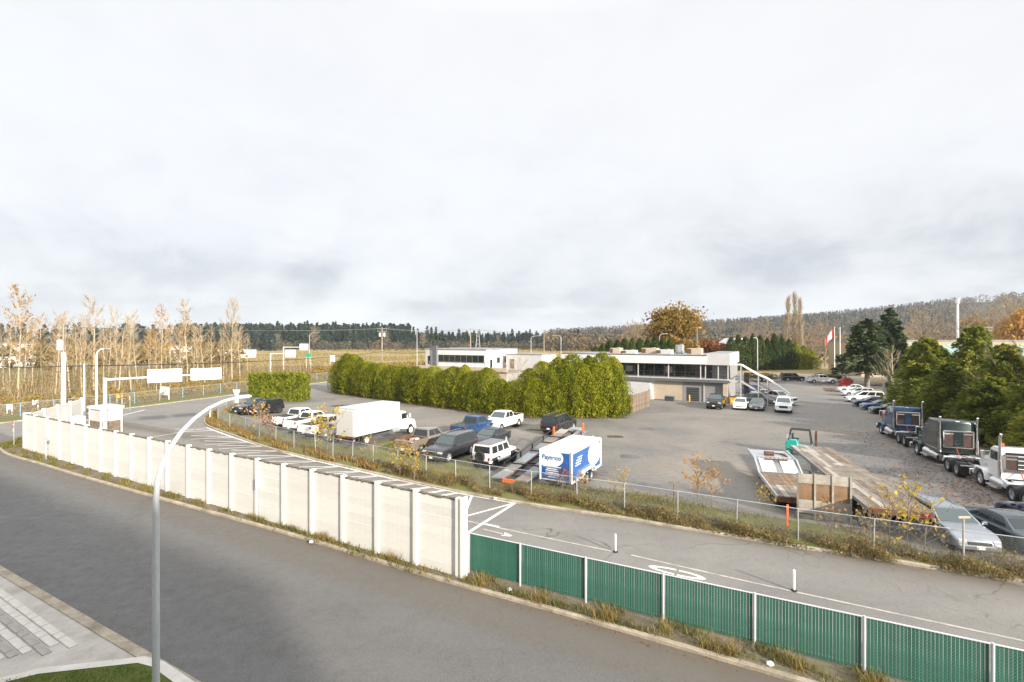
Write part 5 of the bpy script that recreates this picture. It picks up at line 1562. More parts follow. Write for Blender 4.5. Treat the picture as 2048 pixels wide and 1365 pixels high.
def own_flats():
    """the block the picture is taken from: it stands behind the camera and shades the near road"""
    A = Vector((14.0, -8.5, 0)) - V * .3; L = 46
    t = thing('apartment_block', 'four-storey apartment block overlooking the near road', 'building', A, ang(-U))
    # local x runs along -U, local y along -V (away from the road)
    put('wall', MB().bb(0, L, 0.6, 16, 0, 12.6).mesh('wall'), 'stucco_light', t)
    put('roof', MB().bb(-.2, L + .2, 0.5, 16.2, 12.6, 13.0).mesh('roof'), 'roof_membrane', t)
    for f in range(4):
        for k in range(9):
            x = 2 + k * 4.9
            w = put('window', MB().bb(x, x + 2.2, .52, .6, .9 + f * 3.1, 2.6 + f * 3.1).mesh('window'), 'trim_grey', t)
            put('pane', MB().bb(x + .08, x + 2.12, .49, .52, 1.0 + f * 3.1, 2.5 + f * 3.1).mesh('pane'), 'glass', w)


own_flats()


# ================================================================== poles, lamps and signs
def hockey_lamp():
    b = Vector((-8.72, 12.0, 0)); t = thing('street_lamp', 'tall grey street lamp with a long curved arm over the near road', 'street lamp', (b.x, b.y, .1))
    d = V
    pts = [(0, 0, 0), (0, 0, 2), (0, 0, 4), (0, 0, 5.5)]
    for k in range(1, 9):
        a = k / 8 * math.pi / 2 * .96
        pts.append((d.x * 2.15 * (1 - math.cos(a)), d.y * 2.15 * (1 - math.cos(a)), 5.5 + 2.28 * math.sin(a)))
    rs = [.086, .081, .075, .069] + [.065 - .004 * k for k in range(8)]
    put('pole', MB().path(pts, rs, 14).mesh('pole', smooth=60), 'galv_light', t)
    e = Vector(pts[-1])
    put('luminaire', MB().path([e - d * .05, e + d * .08, e + d * .34, e + d * .42], [.04, .06, .06, .03], 10).mesh('luminaire', smooth=50), 'galv_light', t)
    put('base_plate', MB().box((0, 0, .02), (.36, .36, .04)).mesh('base_plate'), 'galv', t)


hockey_lamp()


def sign_gantry():
    b = Vector((-36.2, 43.6, 0)); tip = G(437, 745, 6.25); L = math.hypot(tip.x - b.x, tip.y - b.y)
    d = Vector((tip.x - b.x, tip.y - b.y, 0)).normalized()
    t = thing('sign_gantry', 'cantilever gantry with two white sign boards behind the white wall', 'sign gantry', (b.x, b.y, .01), ang(d))
    put('mast', MB().tube((0, 0, 0), (0, 0, 6.1), .17, .14, 14).mesh('mast', smooth=40), 'galv_light', t)
    put('arm', MB().tube((-.1, 0, 5.92), (L, 0, 6.12), .12, .07, 12).mesh('arm', smooth=40), 'galv_light', t)
    for px, w, h in ((330, 2.7, 1.25), (413, 2.6, 1.15)):
        k = (px - 1024) / 980
        s = (k * b.y - b.x) / (d.x - k * d.y)
        z = 5.93 + s * .02
        sb = put('sign_board', MB().bb(s - w / 2, s + w / 2, .10, .15, z - .55, z - .55 + h).mesh('sign_board', bevel=.02), 'sign_white', t)
        for q in (-.7, .7):
            put('bracket', MB().bb(s + q - .04, s + q + .04, .02, .10, z - .4, z + .5).mesh('bracket'), 'galv', sb)


sign_gantry()


def small_sign(px, py, top, w, h, m, label, cat='sign', rz=0.0, postm='galv', name='road_sign', z=0.0, lower=None, disc=False):
    p = G(px, py); H = top
    t = thing(name, label, cat, (p.x, p.y, z), rz)
    put('post', MB().tube((0, 0, 0), (0, 0, H - .03), .035, n=8).mesh('post', smooth=40), postm, t)
    put('plate', MB().bb(-w / 2, w / 2, -.05, -.03, H - h, H).mesh('plate', bevel=.008), m, t)
    if disc:
        put('red_disc', MB().lathe([(.001, -.062), (w * .46, -.062), (w * .46, -.05)], (0, 0, H - h / 2), 'y', 24).mesh('red_disc'), 'sign_red', t)
        put('white_bar', MB().bb(-w * .34, w * .34, -.072, -.062, H - h / 2 - .06, H - h / 2 + .06).mesh('white_bar'), 'sign_white', t)
    if lower:
        put('lower_plate', MB().bb(-w / 2 * .85, w / 2 * .85, -.05, -.03, H - h - lower, H - h - .03).mesh('lower_plate'), 'sign_white', t)
    return t


small_sign(28, 893, 2.15, .72, .62, 'sign_white', 'no-entry sign with a white tab on the grassy island', rz=R(-38), z=.11, lower=.36, disc=True)
small_sign(92, 922, 1.75, .30, .30, 'galv', 'small grey sign post at the kerb near the traffic island', rz=R(20), z=.1)
small_sign(517, 1042, 2.2, .42, .58, 'sign_white', 'slim post with a white parking plate beside the wall', rz=R(70), z=.1)
small_sign(260, 822, 2.0, .5, .5, 'sign_white', 'small white square sign at the edge of the side road', rz=R(-40))
small_sign(1348, 1040, 1.95, .55, .10, 'timber', 'brown timber stake with a short crossbar at the yard fence', cat='stake', name='timber_stake', postm='timber', z=.08)
small_sign(1927, 1140, 2.15, .50, .10, 'timber_pale', 'pale wooden stake with a short crossbar in front of the silver wagon', cat='stake', name='timber_stake', postm='timber_pale', z=.08)


def panel_sign(pxa, pxb, Y, z0, z1, m, label, leg=True, rz=None, name='sign_board'):
    a = Vector(((pxa - 1024) / 980 * Y, Y, 0)); w = (pxb - pxa) / 980 * Y
    t = thing(name, label, 'sign', (a.x + w / 2, Y, 0), rz or 0.0)
    put('board', MB().bb(-w / 2, w / 2, -.04, 0, z0, z1).mesh('board', bevel=.01), m, t)
    for s in (-1, 1):
        put('leg', MB().bb(s * w * .46 - .05, s * w * .46 + .05, 0, .08, 0, z1).mesh('leg'), 'white_metal', t)


panel_sign(312, 346, 77.5, .75, 2.1, 'sign_white', 'large white sign board on two legs by the blue-posted fence', rz=R(-30))
panel_sign(233, 244, 72.5, .9, 1.5, 'sign_yellow', 'small yellow plate on the blue-posted fence')
panel_sign(65, 76, 66, .8, 1.4, 'sign_white', 'small white plate on the fence behind the return wall')
panel_sign(13, 24, 62, .7, 1.3, 'sign_white', 'white and red notice on the fence beyond the traffic island')
panel_sign(612, 622, 150, 4.2, 5.4, 'sign_green', 'green direction sign beside the far road')
panel_sign(660, 670, 165, 2.2, 4.2, 'sign_white', 'white sign standing alone before the open field')
t = thing('flared_sign', 'white flared signpost at the end of the yard hedge', 'sign', G(473, 812))
put('board', MB().xz([(-.26, .2), (-.20, 1.5), (-.52, 2.3), (.52, 2.3), (.26, 1.5), (.30, .2)], -.04, .04).mesh('board'), 'sign_white', t)
put('post', MB().bb(-.06, .06, .045, .12, 0, 2.1).mesh('post'), 'galv', t)

t = thing('booth', 'small pale booth with brown corner posts behind the white wall', 'booth', (-41.8, 50.4, .01), R(-28))
put('wall', MB().bb(-1.2, 1.2, -.9, .9, 0, 1.25).mesh('wall'), 'timber', t)
put('window_band', MB().bb(-1.15, 1.15, -.85, .85, 1.25, 2.5).mesh('window_band'), 'stucco_light', t)
put('roof', MB().bb(-1.35, 1.35, -1.05, 1.05, 2.5, 2.72).mesh('roof'), 'white_metal', t)
for x in (-1.17, 1.17):
    for y in (-.87, .87):
        put('corner_post', MB().bb(x - .06, x + .06, y - .06, y + .06, 0, 2.5).mesh('corner_post'), 'white_metal', t)
t = thing('equipment_cabinet', 'white equipment cabinet between the booth and the return wall', 'cabinet', (-43.9, 49.6, .01), R(-20))
put('casing', MB().bb(-.55, .55, -.35, .35, .1, 1.75).mesh('casing', bevel=.03), 'white_metal', t); put('plinth', MB().bb(-.6, .6, -.4, .4, 0, .1).mesh('plinth'), 'concrete', t)
put('door', MB().bb(-.48, .48, -.37, -.35, .2, 1.65).mesh('door'), 'sign_white', t)
for i, (px, py) in enumerate(((1231, 1105), (1588, 1183))):
    p = G(px, py); t = thing('delineator_post', 'slim white delineator post on the worn lane line', 'post', (p.x, p.y, .017), group='delineators on the lane line')
    put('post', MB().lathe([(.045, .05), (.045, .78), (.03, .80), (.001, .80)], (0, 0, 0), 'z', 12).mesh('post', smooth=40), 'sign_white', t)
    put('base', MB().lathe([(.11, 0), (.10, .04), (.05, .055), (.001, .055)], (0, 0, 0), 'z', 14).mesh('base'), 'rubber', t)
t = thing('marker_post', 'leaning white marker post at the rounded kerb end', 'post', (-35.9, 58.2, .1))
put('post', MB().tube((0, 0, 0), (.12, -.05, 1.05), .07, n=8).mesh('post'), 'sign_white', t); put('band', MB().tube((.09, -.04, .8), (.105, -.045, .92), .076, n=8).mesh('band'), 'orange', t)
t = thing('marker_stake', 'orange stake in the weeds beside the step-deck trailer', 'stake', (*G(1575, 1056)[:2], .02))
put('stake', MB().bb(-.05, .05, -.02, .02, 0, 1.15).mesh('stake'), 'orange', t); put('tip', MB().bb(-.055, .055, -.025, .025, 1.0, 1.1).mesh('tip'), 'orange', t)


def lamp(px, Y, top, label, arm=1.8, dirx=1, r=.09, m='galv_light', base=0):
    x = (px - 1024) / 980 * Y
    t = thing('street_lamp', label, 'street lamp', (x, Y, 0), 0, 'street lamps along the far roads')
    pts = [(0, 0, 0), (0, 0, top * .5), (0, 0, top - .9), (dirx * .12 * arm, 0, top - .35), (dirx * .5 * arm, 0, top - .05), (dirx * arm, 0, top)]
    put('pole', MB().path(pts, [r * 1.2, r, r * .9, r * .7, r * .6, r * .5], 8).mesh('pole', smooth=60), m, t)
    put('luminaire', MB().box((dirx * (arm + .3), 0, top), (.75, .26, .14)).mesh('luminaire', bevel=.03), 'galv', t)


def zat(py, Y):
    return CAM_H - (py - PY0) / FOC * Y


lamp(193, 58, zat(698, 58), 'white curved street lamp rising behind the small booth', 1.0, 1, .11, 'white_metal')
lamp(834, 150, zat(660, 150), 'street lamp with a curved arm in front of the open field', 2.6)
lamp(619, 190, zat(666, 190), 'street lamp beside the green direction sign', 3.0)
lamp(1062, 170, zat(672, 170), 'street lamp between the white building and the office roof', 3.0)
lamp(1122, 200, zat(671, 200), 'street lamp in the field beyond the white annex', 3.0, -1)
lamp(1319, 135, zat(668, 135), 'street lamp rising behind the tall grey rooftop unit', 1.6)
lamp(1394, 140, zat(656, 140), 'straight lamp post in front of the brown maple', .6, 1, .14, 'pole_wood')
lamp(1515, 150, zat(676, 150), 'lamp post against the dark cedar row beyond the office', .6, -1, .13)
lamp(398, 200, zat(672, 200), 'street lamp standing among the far bare trees', 2.5)
t = thing('metal_pole', 'thin grey pole between the lamp and the utility pole', 'pole', (-50.2, 57.5, 0))
put('shaft', MB().tube((0, 0, 0), (0, 0, zat(728, 57.5)), .13, .09, 10).mesh('shaft', smooth=40), 'galv_light', t); put('foot', MB().bb(-.25, .25, -.25, .25, 0, .12).mesh('foot'), 'concrete', t)


def util_pole(px, Y, top, label, sleeve=False, trans=0, r=.15, arm=2.2):
    x = (px - 1024) / 980 * Y
    t = thing('utility_pole', label, 'utility pole', (x, Y, 0), 0, 'utility poles')
    put('pole', MB().tube((0, 0, 0), (0, 0, top), r * 1.2, r * .75, 10).mesh('pole', smooth=40), 'pole_wood', t)
    if sleeve:
        put('conduit', MB().tube((0, 0, 0), (0, 0, 7.9), r * 2.0, r * 1.8, 12).mesh('conduit', smooth=40), 'white_metal', t)
    for z in (top - .5, top - 1.4)[:1 + (trans > 0)]:
        put('crossarm', MB().bb(-arm / 2, arm / 2, -.06, .06, z - .07, z + .07).mesh('crossarm'), 'pole_wood', t)
        for k in (-.45, -.2, .2, .45):
            put('insulator', MB().lathe([(.05, 0), (.07, .08), (.04, .16), (.001, .17)], (k * arm, 0, z + .07), 'z', 8).mesh('insulator'), 'galv', t)
    for k in range(trans):
        put('transformer', MB().tube((.45 * (1 if k else -1) * r * 7, 0, top - 3.2), (.45 * (1 if k else -1) * r * 7, 0, top - 1.9), .38, n=12).mesh('transformer', smooth=40), 'galv_light', t)
    return Vector((x, Y, top))


P1 = util_pole(127, 62, 11.4, 'utility pole with a pale conduit sleeve behind the return wall', True, 1, .13, 1.6)
P2 = util_pole(764, 169, zat(655, 169), 'utility pole with two white transformers beyond the cedars', False, 2, .24, 3.4)
P3 = util_pole(941, 260, zat(657, 260), 'far utility pole above the white building', False, 0, .3, 4)
P4 = util_pole(1605, 170, zat(650, 170), 'tall pole in front of the bare poplar', False, 0, .2, .6)
P5 = util_pole(1977, 130, zat(652, 130), 'utility pole with transformer over the green roof', False, 1, .16, 2)
P6 = util_pole(1088, 330, zat(663, 330), 'far utility pole in the field beyond the office', False, 0, .3, 4)
P0 = util_pole(-160, 48, 10.5, 'utility pole past the end of the side road', False, 0, .16, 1.6)


def cable(a, b, sag, label, r=.03, m='rubber'):
    a, b = Vector(a), Vector(b)
    pts = [a.lerp(b, k / 12) - Vector((0, 0, sag * 4 * (k / 12) * (1 - k / 12))) for k in range(13)]
    return tag(put('overhead_cable', MB().path(pts, r, 5).mesh('overhead_cable'), m), label, 'cable', 'overhead cables')


cable((P0.x, P0.y, 7.4), (P1.x, P1.y, 6.15), .3, 'thick black cable running from the sleeved pole past the traffic island', .05)
cable((P1.x, P1.y, 6.15), (P2.x, P2.y, 5.4), .9, 'thick black cable sagging between the sleeved pole and the transformer pole', .06)
for k in (-.45, .45):
    cable((P1.x + k * 1.6, P1.y, 11.1), (P2.x + k * 3.4, P2.y, P2.z - .4), .6, 'thin upper wire between the sleeved pole and the transformer pole', .03, 'steel_grey')
    cable((P2.x + k * 3.4, P2.y, P2.z - .4), (P3.x + k * 4, P3.y, P3.z - .4), 1.0, 'thin wire between the transformer pole and the white building pole', .05, 'steel_grey')
    cable((P3.x + k * 4, P3.y, P3.z - .4), (P6.x + k * 4, P6.y, P6.z - .4), 1.0, 'thin wire over the white building toward the field pole', .06, 'steel_grey')
    cable((P6.x + k * 4, P6.y, P6.z - .4), (P4.x + k * .6, P4.y, P4.z - 2.0), 2.0, 'thin wire from the field pole to the poplar pole', .05, 'steel_grey')
cable((P2.x, P2.y, 5.4), (-14, 108, 7.2), .6, 'service cable from the transformer pole to the white building', .05)
cable((P4.x, P4.y, P4.z - 2.0), (P5.x, P5.y, P5.z - 2.0), 1.2, 'thin wire from the poplar pole over the evergreens', .04, 'steel_grey')


def frame_gantry(px, Y, top, arm_px, label):
    x = (px - 1024) / 980 * Y; ln = (arm_px - px) / 980 * Y
    t = thing('sign_gantry', label, 'sign gantry', (x, Y, 0))
    put('mast', MB().tube((0, 0, 0), (0, 0, top), .22, .18, 10).mesh('mast', smooth=40), 'galv_light', t)
    put('arm', MB().tube((0, 0, top - .15), (ln, 0, top - .15), .16, .12, 10).mesh('arm', smooth=40), 'galv_light', t)
    put('sign_board', MB().bb(ln - 2.6, ln, -.25, -.18, top - 1.0, top + .9).mesh('sign_board'), 'sign_white', t)


frame_gantry(541, 127, zat(707, 127), 592, 'cantilever sign frame behind the clipped hedge')
frame_gantry(567, 150, zat(694, 150), 617, 'further cantilever sign frame beyond the clipped hedge')

for i, (px, lb, flag) in enumerate(((1669, 'white flagpole with a drooping red and white flag', True), (1680, 'plain white flagpole beside the flag', False))):
    p = Vector(((px - 1024) / 980 * 118, 118, 0)); top = zat(656, 118)
    t = thing('flagpole', lb, 'flagpole', p)
    put('pole', MB().tube((0, 0, 0), (0, 0, top), .13, .07, 10).mesh('pole', smooth=40), 'white_metal', t)
    put('finial', MB().lathe([(.001, 0), (.12, .08), (.12, .14), (.001, .22)], (0, 0, top), 'z', 10).mesh('finial', smooth=50), 'white_metal', t)
    if flag:
        f = thing('flag', 'red and white flag hanging in folds from the flagpole', 'flag', (p.x - .12, p.y, top - .3))
        for k, (c0, c1, m) in enumerate(((0, .28, 'sign_red'), (.28, .72, 'sign_white'), (.72, 1, 'sign_red'))):
            mb = MB(); n = 8; rows = []
            for j in range(n + 1):
                u = c0 + (c1 - c0) * j / n
                for v in (0, 1):
                    x = -u * 2.1; y = .25 * math.sin(u * 9 + v)
                    z = -v * 1.7 - u * u * 1.9 - u * .9
                    rows.append((x, y, z)); rows.append((x, y + .02, z))
            mb.v = rows
            for j in range(n):
                a = j * 4; c = a + 4
                mb.f += [(a, c, c + 2, a + 2), (a + 1, a + 3, c + 3, c + 1), (a, a + 1, c + 1, c), (a + 2, c + 2, c + 3, a + 3)]
            put(('hoist_band', 'centre_field', 'fly_band')[k], mb.mesh('flag'), m, f)
t = thing('mono_pole', 'tall white mono pole tower standing before the autumn hill', 'tower', ((1915 - 1024) / 980 * 300, 300, 0))
put('shaft', MB().tube((0, 0, 0), (0, 0, zat(606, 300)), .75, .6, 14).mesh('shaft', smooth=40), 'white_metal', t)
put('head', MB().tube((0, 0, zat(607, 300)), (0, 0, zat(598, 300)), 1.1, 1.1, 14).mesh('head', smooth=40), 'white_metal', t)
t = thing('pylon', 'slim grey lattice pylon far behind the white building', 'pylon', ((956 - 1024) / 980 * 420, 420, 0))
tp = zat(655, 420)
g = MB()
for x, y in ((-2, -2), (2, -2), (2, 2), (-2, 2)):
    g.tube((x, y, 0), (x * .2, y * .2, tp), .2, .15, 4)
for k in range(6):
    z = tp * (k + .5) / 6; s = 2 - 1.6 * (k + .5) / 6
    g.tube((-s, -s, z), (s, -s, z + 1.5), .1, n=4).tube((s, s, z), (-s, s, z + 1.5), .1, n=4)
put('lattice', g.mesh('lattice'), 'galv', t)
put('crossarm', MB().bb(-3, 3, -.2, .2, tp - 3, tp - 2.6).mesh('crossarm'), 'galv', t)

# ================================================================== plants
def rand_dirs(n):
    v = RNG.normal(size=(n, 3)); return v / np.linalg.norm(v, axis=1, keepdims=True)


def leaf_quads(C, L, Wd, axis=None, spread=1.0, normal=None):
    """one quad per centre; L, Wd arrays or numbers; axis = preferred long direction (n,3)"""
    n = len(C)
    a = rand_dirs(n)
    if axis is not None:
        a = axis + a * spread; a /= np.linalg.norm(a, axis=1, keepdims=True)
    b = rand_dirs(n)
    if normal is not None:
        b = np.cross(normal + b * .5, a)
    else:
        b = np.cross(b, a)
    b /= np.linalg.norm(b, axis=1, keepdims=True) + 1e-9
    L = np.broadcast_to(np.asarray(L, float).reshape(-1, 1), (n, 1)); Wd = np.broadcast_to(np.asarray(Wd, float).reshape(-1, 1), (n, 1))
    l, w = a * L / 2, b * Wd / 2
    return np.stack([C - l * .9 - w * .5, C + l * .2 - w, C + l, C + l * .2 + w], axis=1).reshape(-1, 3)


def cedar(h, r, n=2600, leaf=.36, seed=0, bulge=.3, point=.75):
    """a dense columnar cedar: fans of foliage over a lumpy tapering surface"""
    global RNG
    RNG = np.random.default_rng(100 + seed)
    t = RNG.random(n) ** .85
    th = RNG.random(n) * 2 * np.pi
    prof = np.minimum(1, (1 - t) ** point * 1.35) * (1 - .18 * np.exp(-t * 14))
    lump = 1 + .13 * np.sin(6 * th + 2 * t + seed) + .09 * np.sin(11 * th - 4 * t + 2 * seed) + .06 * np.sin(3 * th + 23 * t)
    rr = r * prof * lump * (1 - .42 * RNG.random(n) ** 2.4)
    C = np.stack([rr * np.cos(th), rr * np.sin(th), .05 + t * h + RNG.normal(size=n) * .08], 1)
    out = np.stack([np.cos(th), np.sin(th), np.zeros(n)], 1)
    ax = np.stack([np.cos(th) * .55, np.sin(th) * .55, np.full(n, .9)], 1)
    s = leaf * (.65 + .7 * RNG.random(n)) * (1 - .35 * t)
    return npmesh('crown', leaf_quads(C, s, s * .5, ax, .42, out), 4)


def trunk_mesh(h, r0, r1, seed=0, n=7, lean=.02):
    rnd = random.Random(seed); pts = []; rs = []
    for k in range(7):
        f = k / 6
        pts.append((rnd.uniform(-1, 1) * lean * h * f, rnd.uniform(-1, 1) * lean * h * f, h * f)); rs.append(r0 + (r1 - r0) * f)
    return MB().path(pts, rs, n).mesh('trunk', smooth=60)


def tree(name, label, cat, loc, crown, trunk, cm, tm, group=None, rz=0.0, s=1.0, sz=None):
    t = thing(name, label, cat, loc, rz, group)
    put('trunk', trunk, tm, t, scale=(s, s, sz or s)); put('crown', crown, cm, t, scale=(s, s, sz or s))
    return t


# clipped hedge at the yard entrance
def clipped_hedge():
    global RNG
    RNG = np.random.default_rng(5)
    t = thing('clipped_hedge', 'square clipped yellow-green hedge at the yard entrance', 'hedge', (-36.7, 77.2, 0), R(-6))
    L, D, H = 8.6, 3.0, 4.1; n = 14000
    u = RNG.random((n, 3)); f = RNG.integers(0, 6, n)
    x = (u[:, 0] - .5) * L; y = (u[:, 1] - .5) * D; z = u[:, 2] * H
    dep = RNG.random(n) ** 2 * .35
    nx = np.zeros((n, 3))
    m = f <= 2; y[m] = -D / 2 + dep[m]; nx[m] = (0, -1, .3)
    m = f == 3; z[m] = H - dep[m]; nx[m] = (0, 0, 1)
    m = f == 4; x[m] = L / 2 - dep[m]; nx[m] = (1, 0, .3)
    m = f == 5; x[m] = -L / 2 + dep[m]; nx[m] = (-1, 0, .3)
    C = np.stack([x, y, z], 1); C += .13 * np.sin(C[:, [1, 2, 0]] * 4.1 + 1) + .10 * np.sin(C[:, [2, 0, 1]] * 7.3)
    C[:, 2] = np.abs(C[:, 2])
    s = .34 * (.6 + .8 * RNG.random(n))
    put('foliage', npmesh('foliage', leaf_quads(C, s, s * .6, np.array([0, 0, 1.0]) + nx * .5, .7, nx), 4), 'leaf_cedar', t)
    for k in range(5):
        put('stem', MC.setdefault('hstem', MB().tube((0, 0, 0), (.1, 0, 2.8), .09, .04, 6).mesh('stem')), 'bark_dark', t, (-3.4 + k * 1.7, 0, 0))


clipped_hedge()
CED = [cedar(6.4, 2.15, 8200, .27, k, point=(.36, .50, .42, .56)[k]) for k in range(4)]
CTR = trunk_mesh(4.8, .16, .05, 3)
# the screen of cedars: left run
a = Vector((-31.2, 89.2, 0)); b = Vector((-1.6, 63.6, 0))
hs = [5.6, 6.9, 6.8, 6.2, 5.7, 5.5, 5.6, 5.3, 5.4, 5.2, 5.3, 5.1, 5.5, 5.0, 5.6, 5.9, 5.2, 5.7, 4.3]
for i, h in enumerate(hs):
    p = a.lerp(b, i / (len(hs) - 1)); k = i % 4; s = h / 6.4
    tree('cedar_tree', 'bright green cedar in the long yard screen, %s from the entrance end' % ORD[i], 'tree', (p.x, p.y, 0), CED[k], CTR, 'leaf_cedar', 'bark_dark', 'cedars screening the yard', i * 1.7, 1.0 + .12 * (i % 3), s)
# the taller block in front of the office
for i, (x, y, h, w) in enumerate(((.4, 62.6, 4.2, 1.0), (2.2, 62.9, 5.7, 1.1), (4.0, 63.0, 6.6, 1.1), (5.9, 62.9, 7.1, 1.15), (7.8, 62.6, 7.5, 1.15), (9.8, 62.5, 7.3, 1.15), (11.5, 62.5, 7.7, 1.1), (12.9, 62.6, 7.2, .95), (3.0, 61.5, 4.6, 1.05), (5.0, 61.4, 5.8, 1.1), (7.0, 61.3, 6.3, 1.1), (9.0, 61.2, 6.2, 1.1), (11.0, 61.2, 6.5, 1.1), (12.7, 61.5, 6.2, 1.0))):
    lb = 'tall cedar in the block before the office, %s from the dip' % ORD[i] if i < 8 else 'low front cedar of the block before the office, %s from the timber fence' % ORD[13 - i]
    tree('cedar_tree', lb, 'tree', (x, y, 0), CED[(i * 3) % 4], CTR, 'leaf_cedar', 'bark_dark', 'cedars before the office', i * 2.1, w, h / 6.4)
# dark cedar rows further off
BIGC = [cedar(10, 2.6, 3000, .62, 20 + k, point=(.6, .75)[k]) for k in range(2)]
BTR = trunk_mesh(7.5, .25, .08, 5)
for i in range(12):
    px = 1462 + i * 14.5; Y = 152 + i * .6; h = (10.2, 11, 10.4, 11.2, 10.8, 10, 11.3, 10.6, 9.6, 8.6, 7.6, 6.4)[i]
    tree('cedar_tree', 'dark cedar in the row beyond the office stairs, %s from the office' % ORD[i], 'tree', ((px - 1024) / 980 * Y, Y, 0), BIGC[i % 2], BTR, 'leaf_cedar_dark' if i < 9 else 'leaf_cedar', 'bark_dark', 'cedar row beyond the office', i * 1.3, 1.0, h / 10)
for i in range(11):
    px = 1190 + i * 15; Y = 134; h = (7.6, 8.6, 9.3, 9.6, 9.8, 10, 9.9, 10, 10.2, 10.0, 9.8)[i]
    tree('cedar_tree', 'dark cedar rising behind the office roof, %s from the field end' % ORD[i], 'tree', ((px - 1024) / 980 * Y, Y, 0), BIGC[i % 2], BTR, 'leaf_cedar_dark', 'bark_dark', 'cedars behind the office', i * 2.3, .95, h / 10)


def boughs(h, r, n, seed, leaf=.5, base=.12, droop=.25, nb=60, shape=1.0, up=.0):
    """an evergreen of separate spreading boughs; gaps stay between them"""
    global RNG
    RNG = np.random.default_rng(seed)
    Cs = []; Ax = []; limbs = MB()
    limbs.path([(0, 0, 0), (.1, 0, h * .35), (0, .1, h * .7), (0, 0, h * .97)], [r * .075, r * .06, r * .04, .03], 8)
    for k in range(nb):
        t = base + (1 - base) * (k + RNG.random()) / nb
        th = k * 2.399 + RNG.normal() * .3
        rad = r * ((1 - t) ** shape) * (.72 + .45 * RNG.random()) + .25
        m = int(n / nb * (.4 + 1.2 * (rad / r)))
        f = RNG.random(m) ** .6
        wd = rad * .30 * np.sin(np.pi * np.minimum(1, f * .85 + .12))
        lx = f * rad; ly = (RNG.random(m) * 2 - 1) * wd
        lz = t * h + up * lx - droop * rad * f ** 2 + RNG.normal(size=m) * (.07 * rad + .05)
        c, s = math.cos(th), math.sin(th)
        Cs.append(np.stack([lx * c - ly * s, lx * s + ly * c, np.maximum(lz, .15)], 1))
        Ax.append(np.tile([c, s, -.15], (m, 1)))
        limbs.tube((0, 0, t * h * .98), (c * rad * .8, s * rad * .8, t * h + up * rad * .8 - droop * rad * .6), .012 * r + .02, .012, 4, cap=False)
    C = np.concatenate(Cs); A = np.concatenate(Ax)
    s = leaf * (.6 + .8 * RNG.random(len(C)))
    return npmesh('crown', leaf_quads(C, s, s * .42, A, .6), 4), limbs.mesh('trunk', smooth=60)


CY = [boughs(10, 3.8, 14000, 31, .36, .03, .10, 120, .62, .22), boughs(10, 3.8, 14000, 32, .36, .03, .08, 110, .55, .20)]
cy = [(48.6, 57.5, 9.6, 1.15, 'rounded yellow-green cypress beside the tin fence end'), (52.6, 55.6, 11.0, 1.0, 'tallest cypress behind the dark green tractor'), (46.0, 51.6, 7.0, 1.1, 'low cypress between the blue and green tractors'),
      (47.6, 47.2, 9.0, 1.0, 'cypress beside the sleeper of the dark green tractor'), (44.2, 45.0, 6.0, 1.1, 'spreading low cypress touching the dark green tractor'), (44.0, 39.6, 7.8, 1.05, 'cypress above the white day-cab tractor'),
      (50.6, 43.2, 9.2, 1.1, 'cypress in the back row above the white tractor'), (41.6, 36.6, 5.4, 1.0, 'low cypress beside the white day-cab tractor'), (54.0, 62.0, 8.6, .95, 'slim cypress behind the tin fence')]
for i, (x, y, h, w, lb) in enumerate(cy):
    tree('cypress_tree', lb, 'tree', (x, y, 0), CY[i % 2][0], CY[i % 2][1], 'leaf_cypress', 'bark_grey', 'cypresses along the tractor line', i * 1.9, w, h / 10)
PN = [boughs(15, 6.2, 9000, 41, .8, .22, .08, 60, .62, .05), boughs(15, 5.2, 8000, 42, .8, .2, .10, 60, .8, .02)]
tree('pine_tree', 'broad dark pine with layered boughs at the far corner of the lot', 'tree', (71.0, 98, 0), PN[0][0], PN[0][1], 'leaf_pine', 'bark_grey', None, .4, 1.05, zat(638, 98) / 15)
tree('pine_tree', 'taller pointed dark pine behind the broad pine', 'tree', (78.6, 102, 0), PN[1][0], PN[1][1], 'leaf_pine', 'bark_grey', None, 1.4, 1.15, zat(618, 102) / 15)


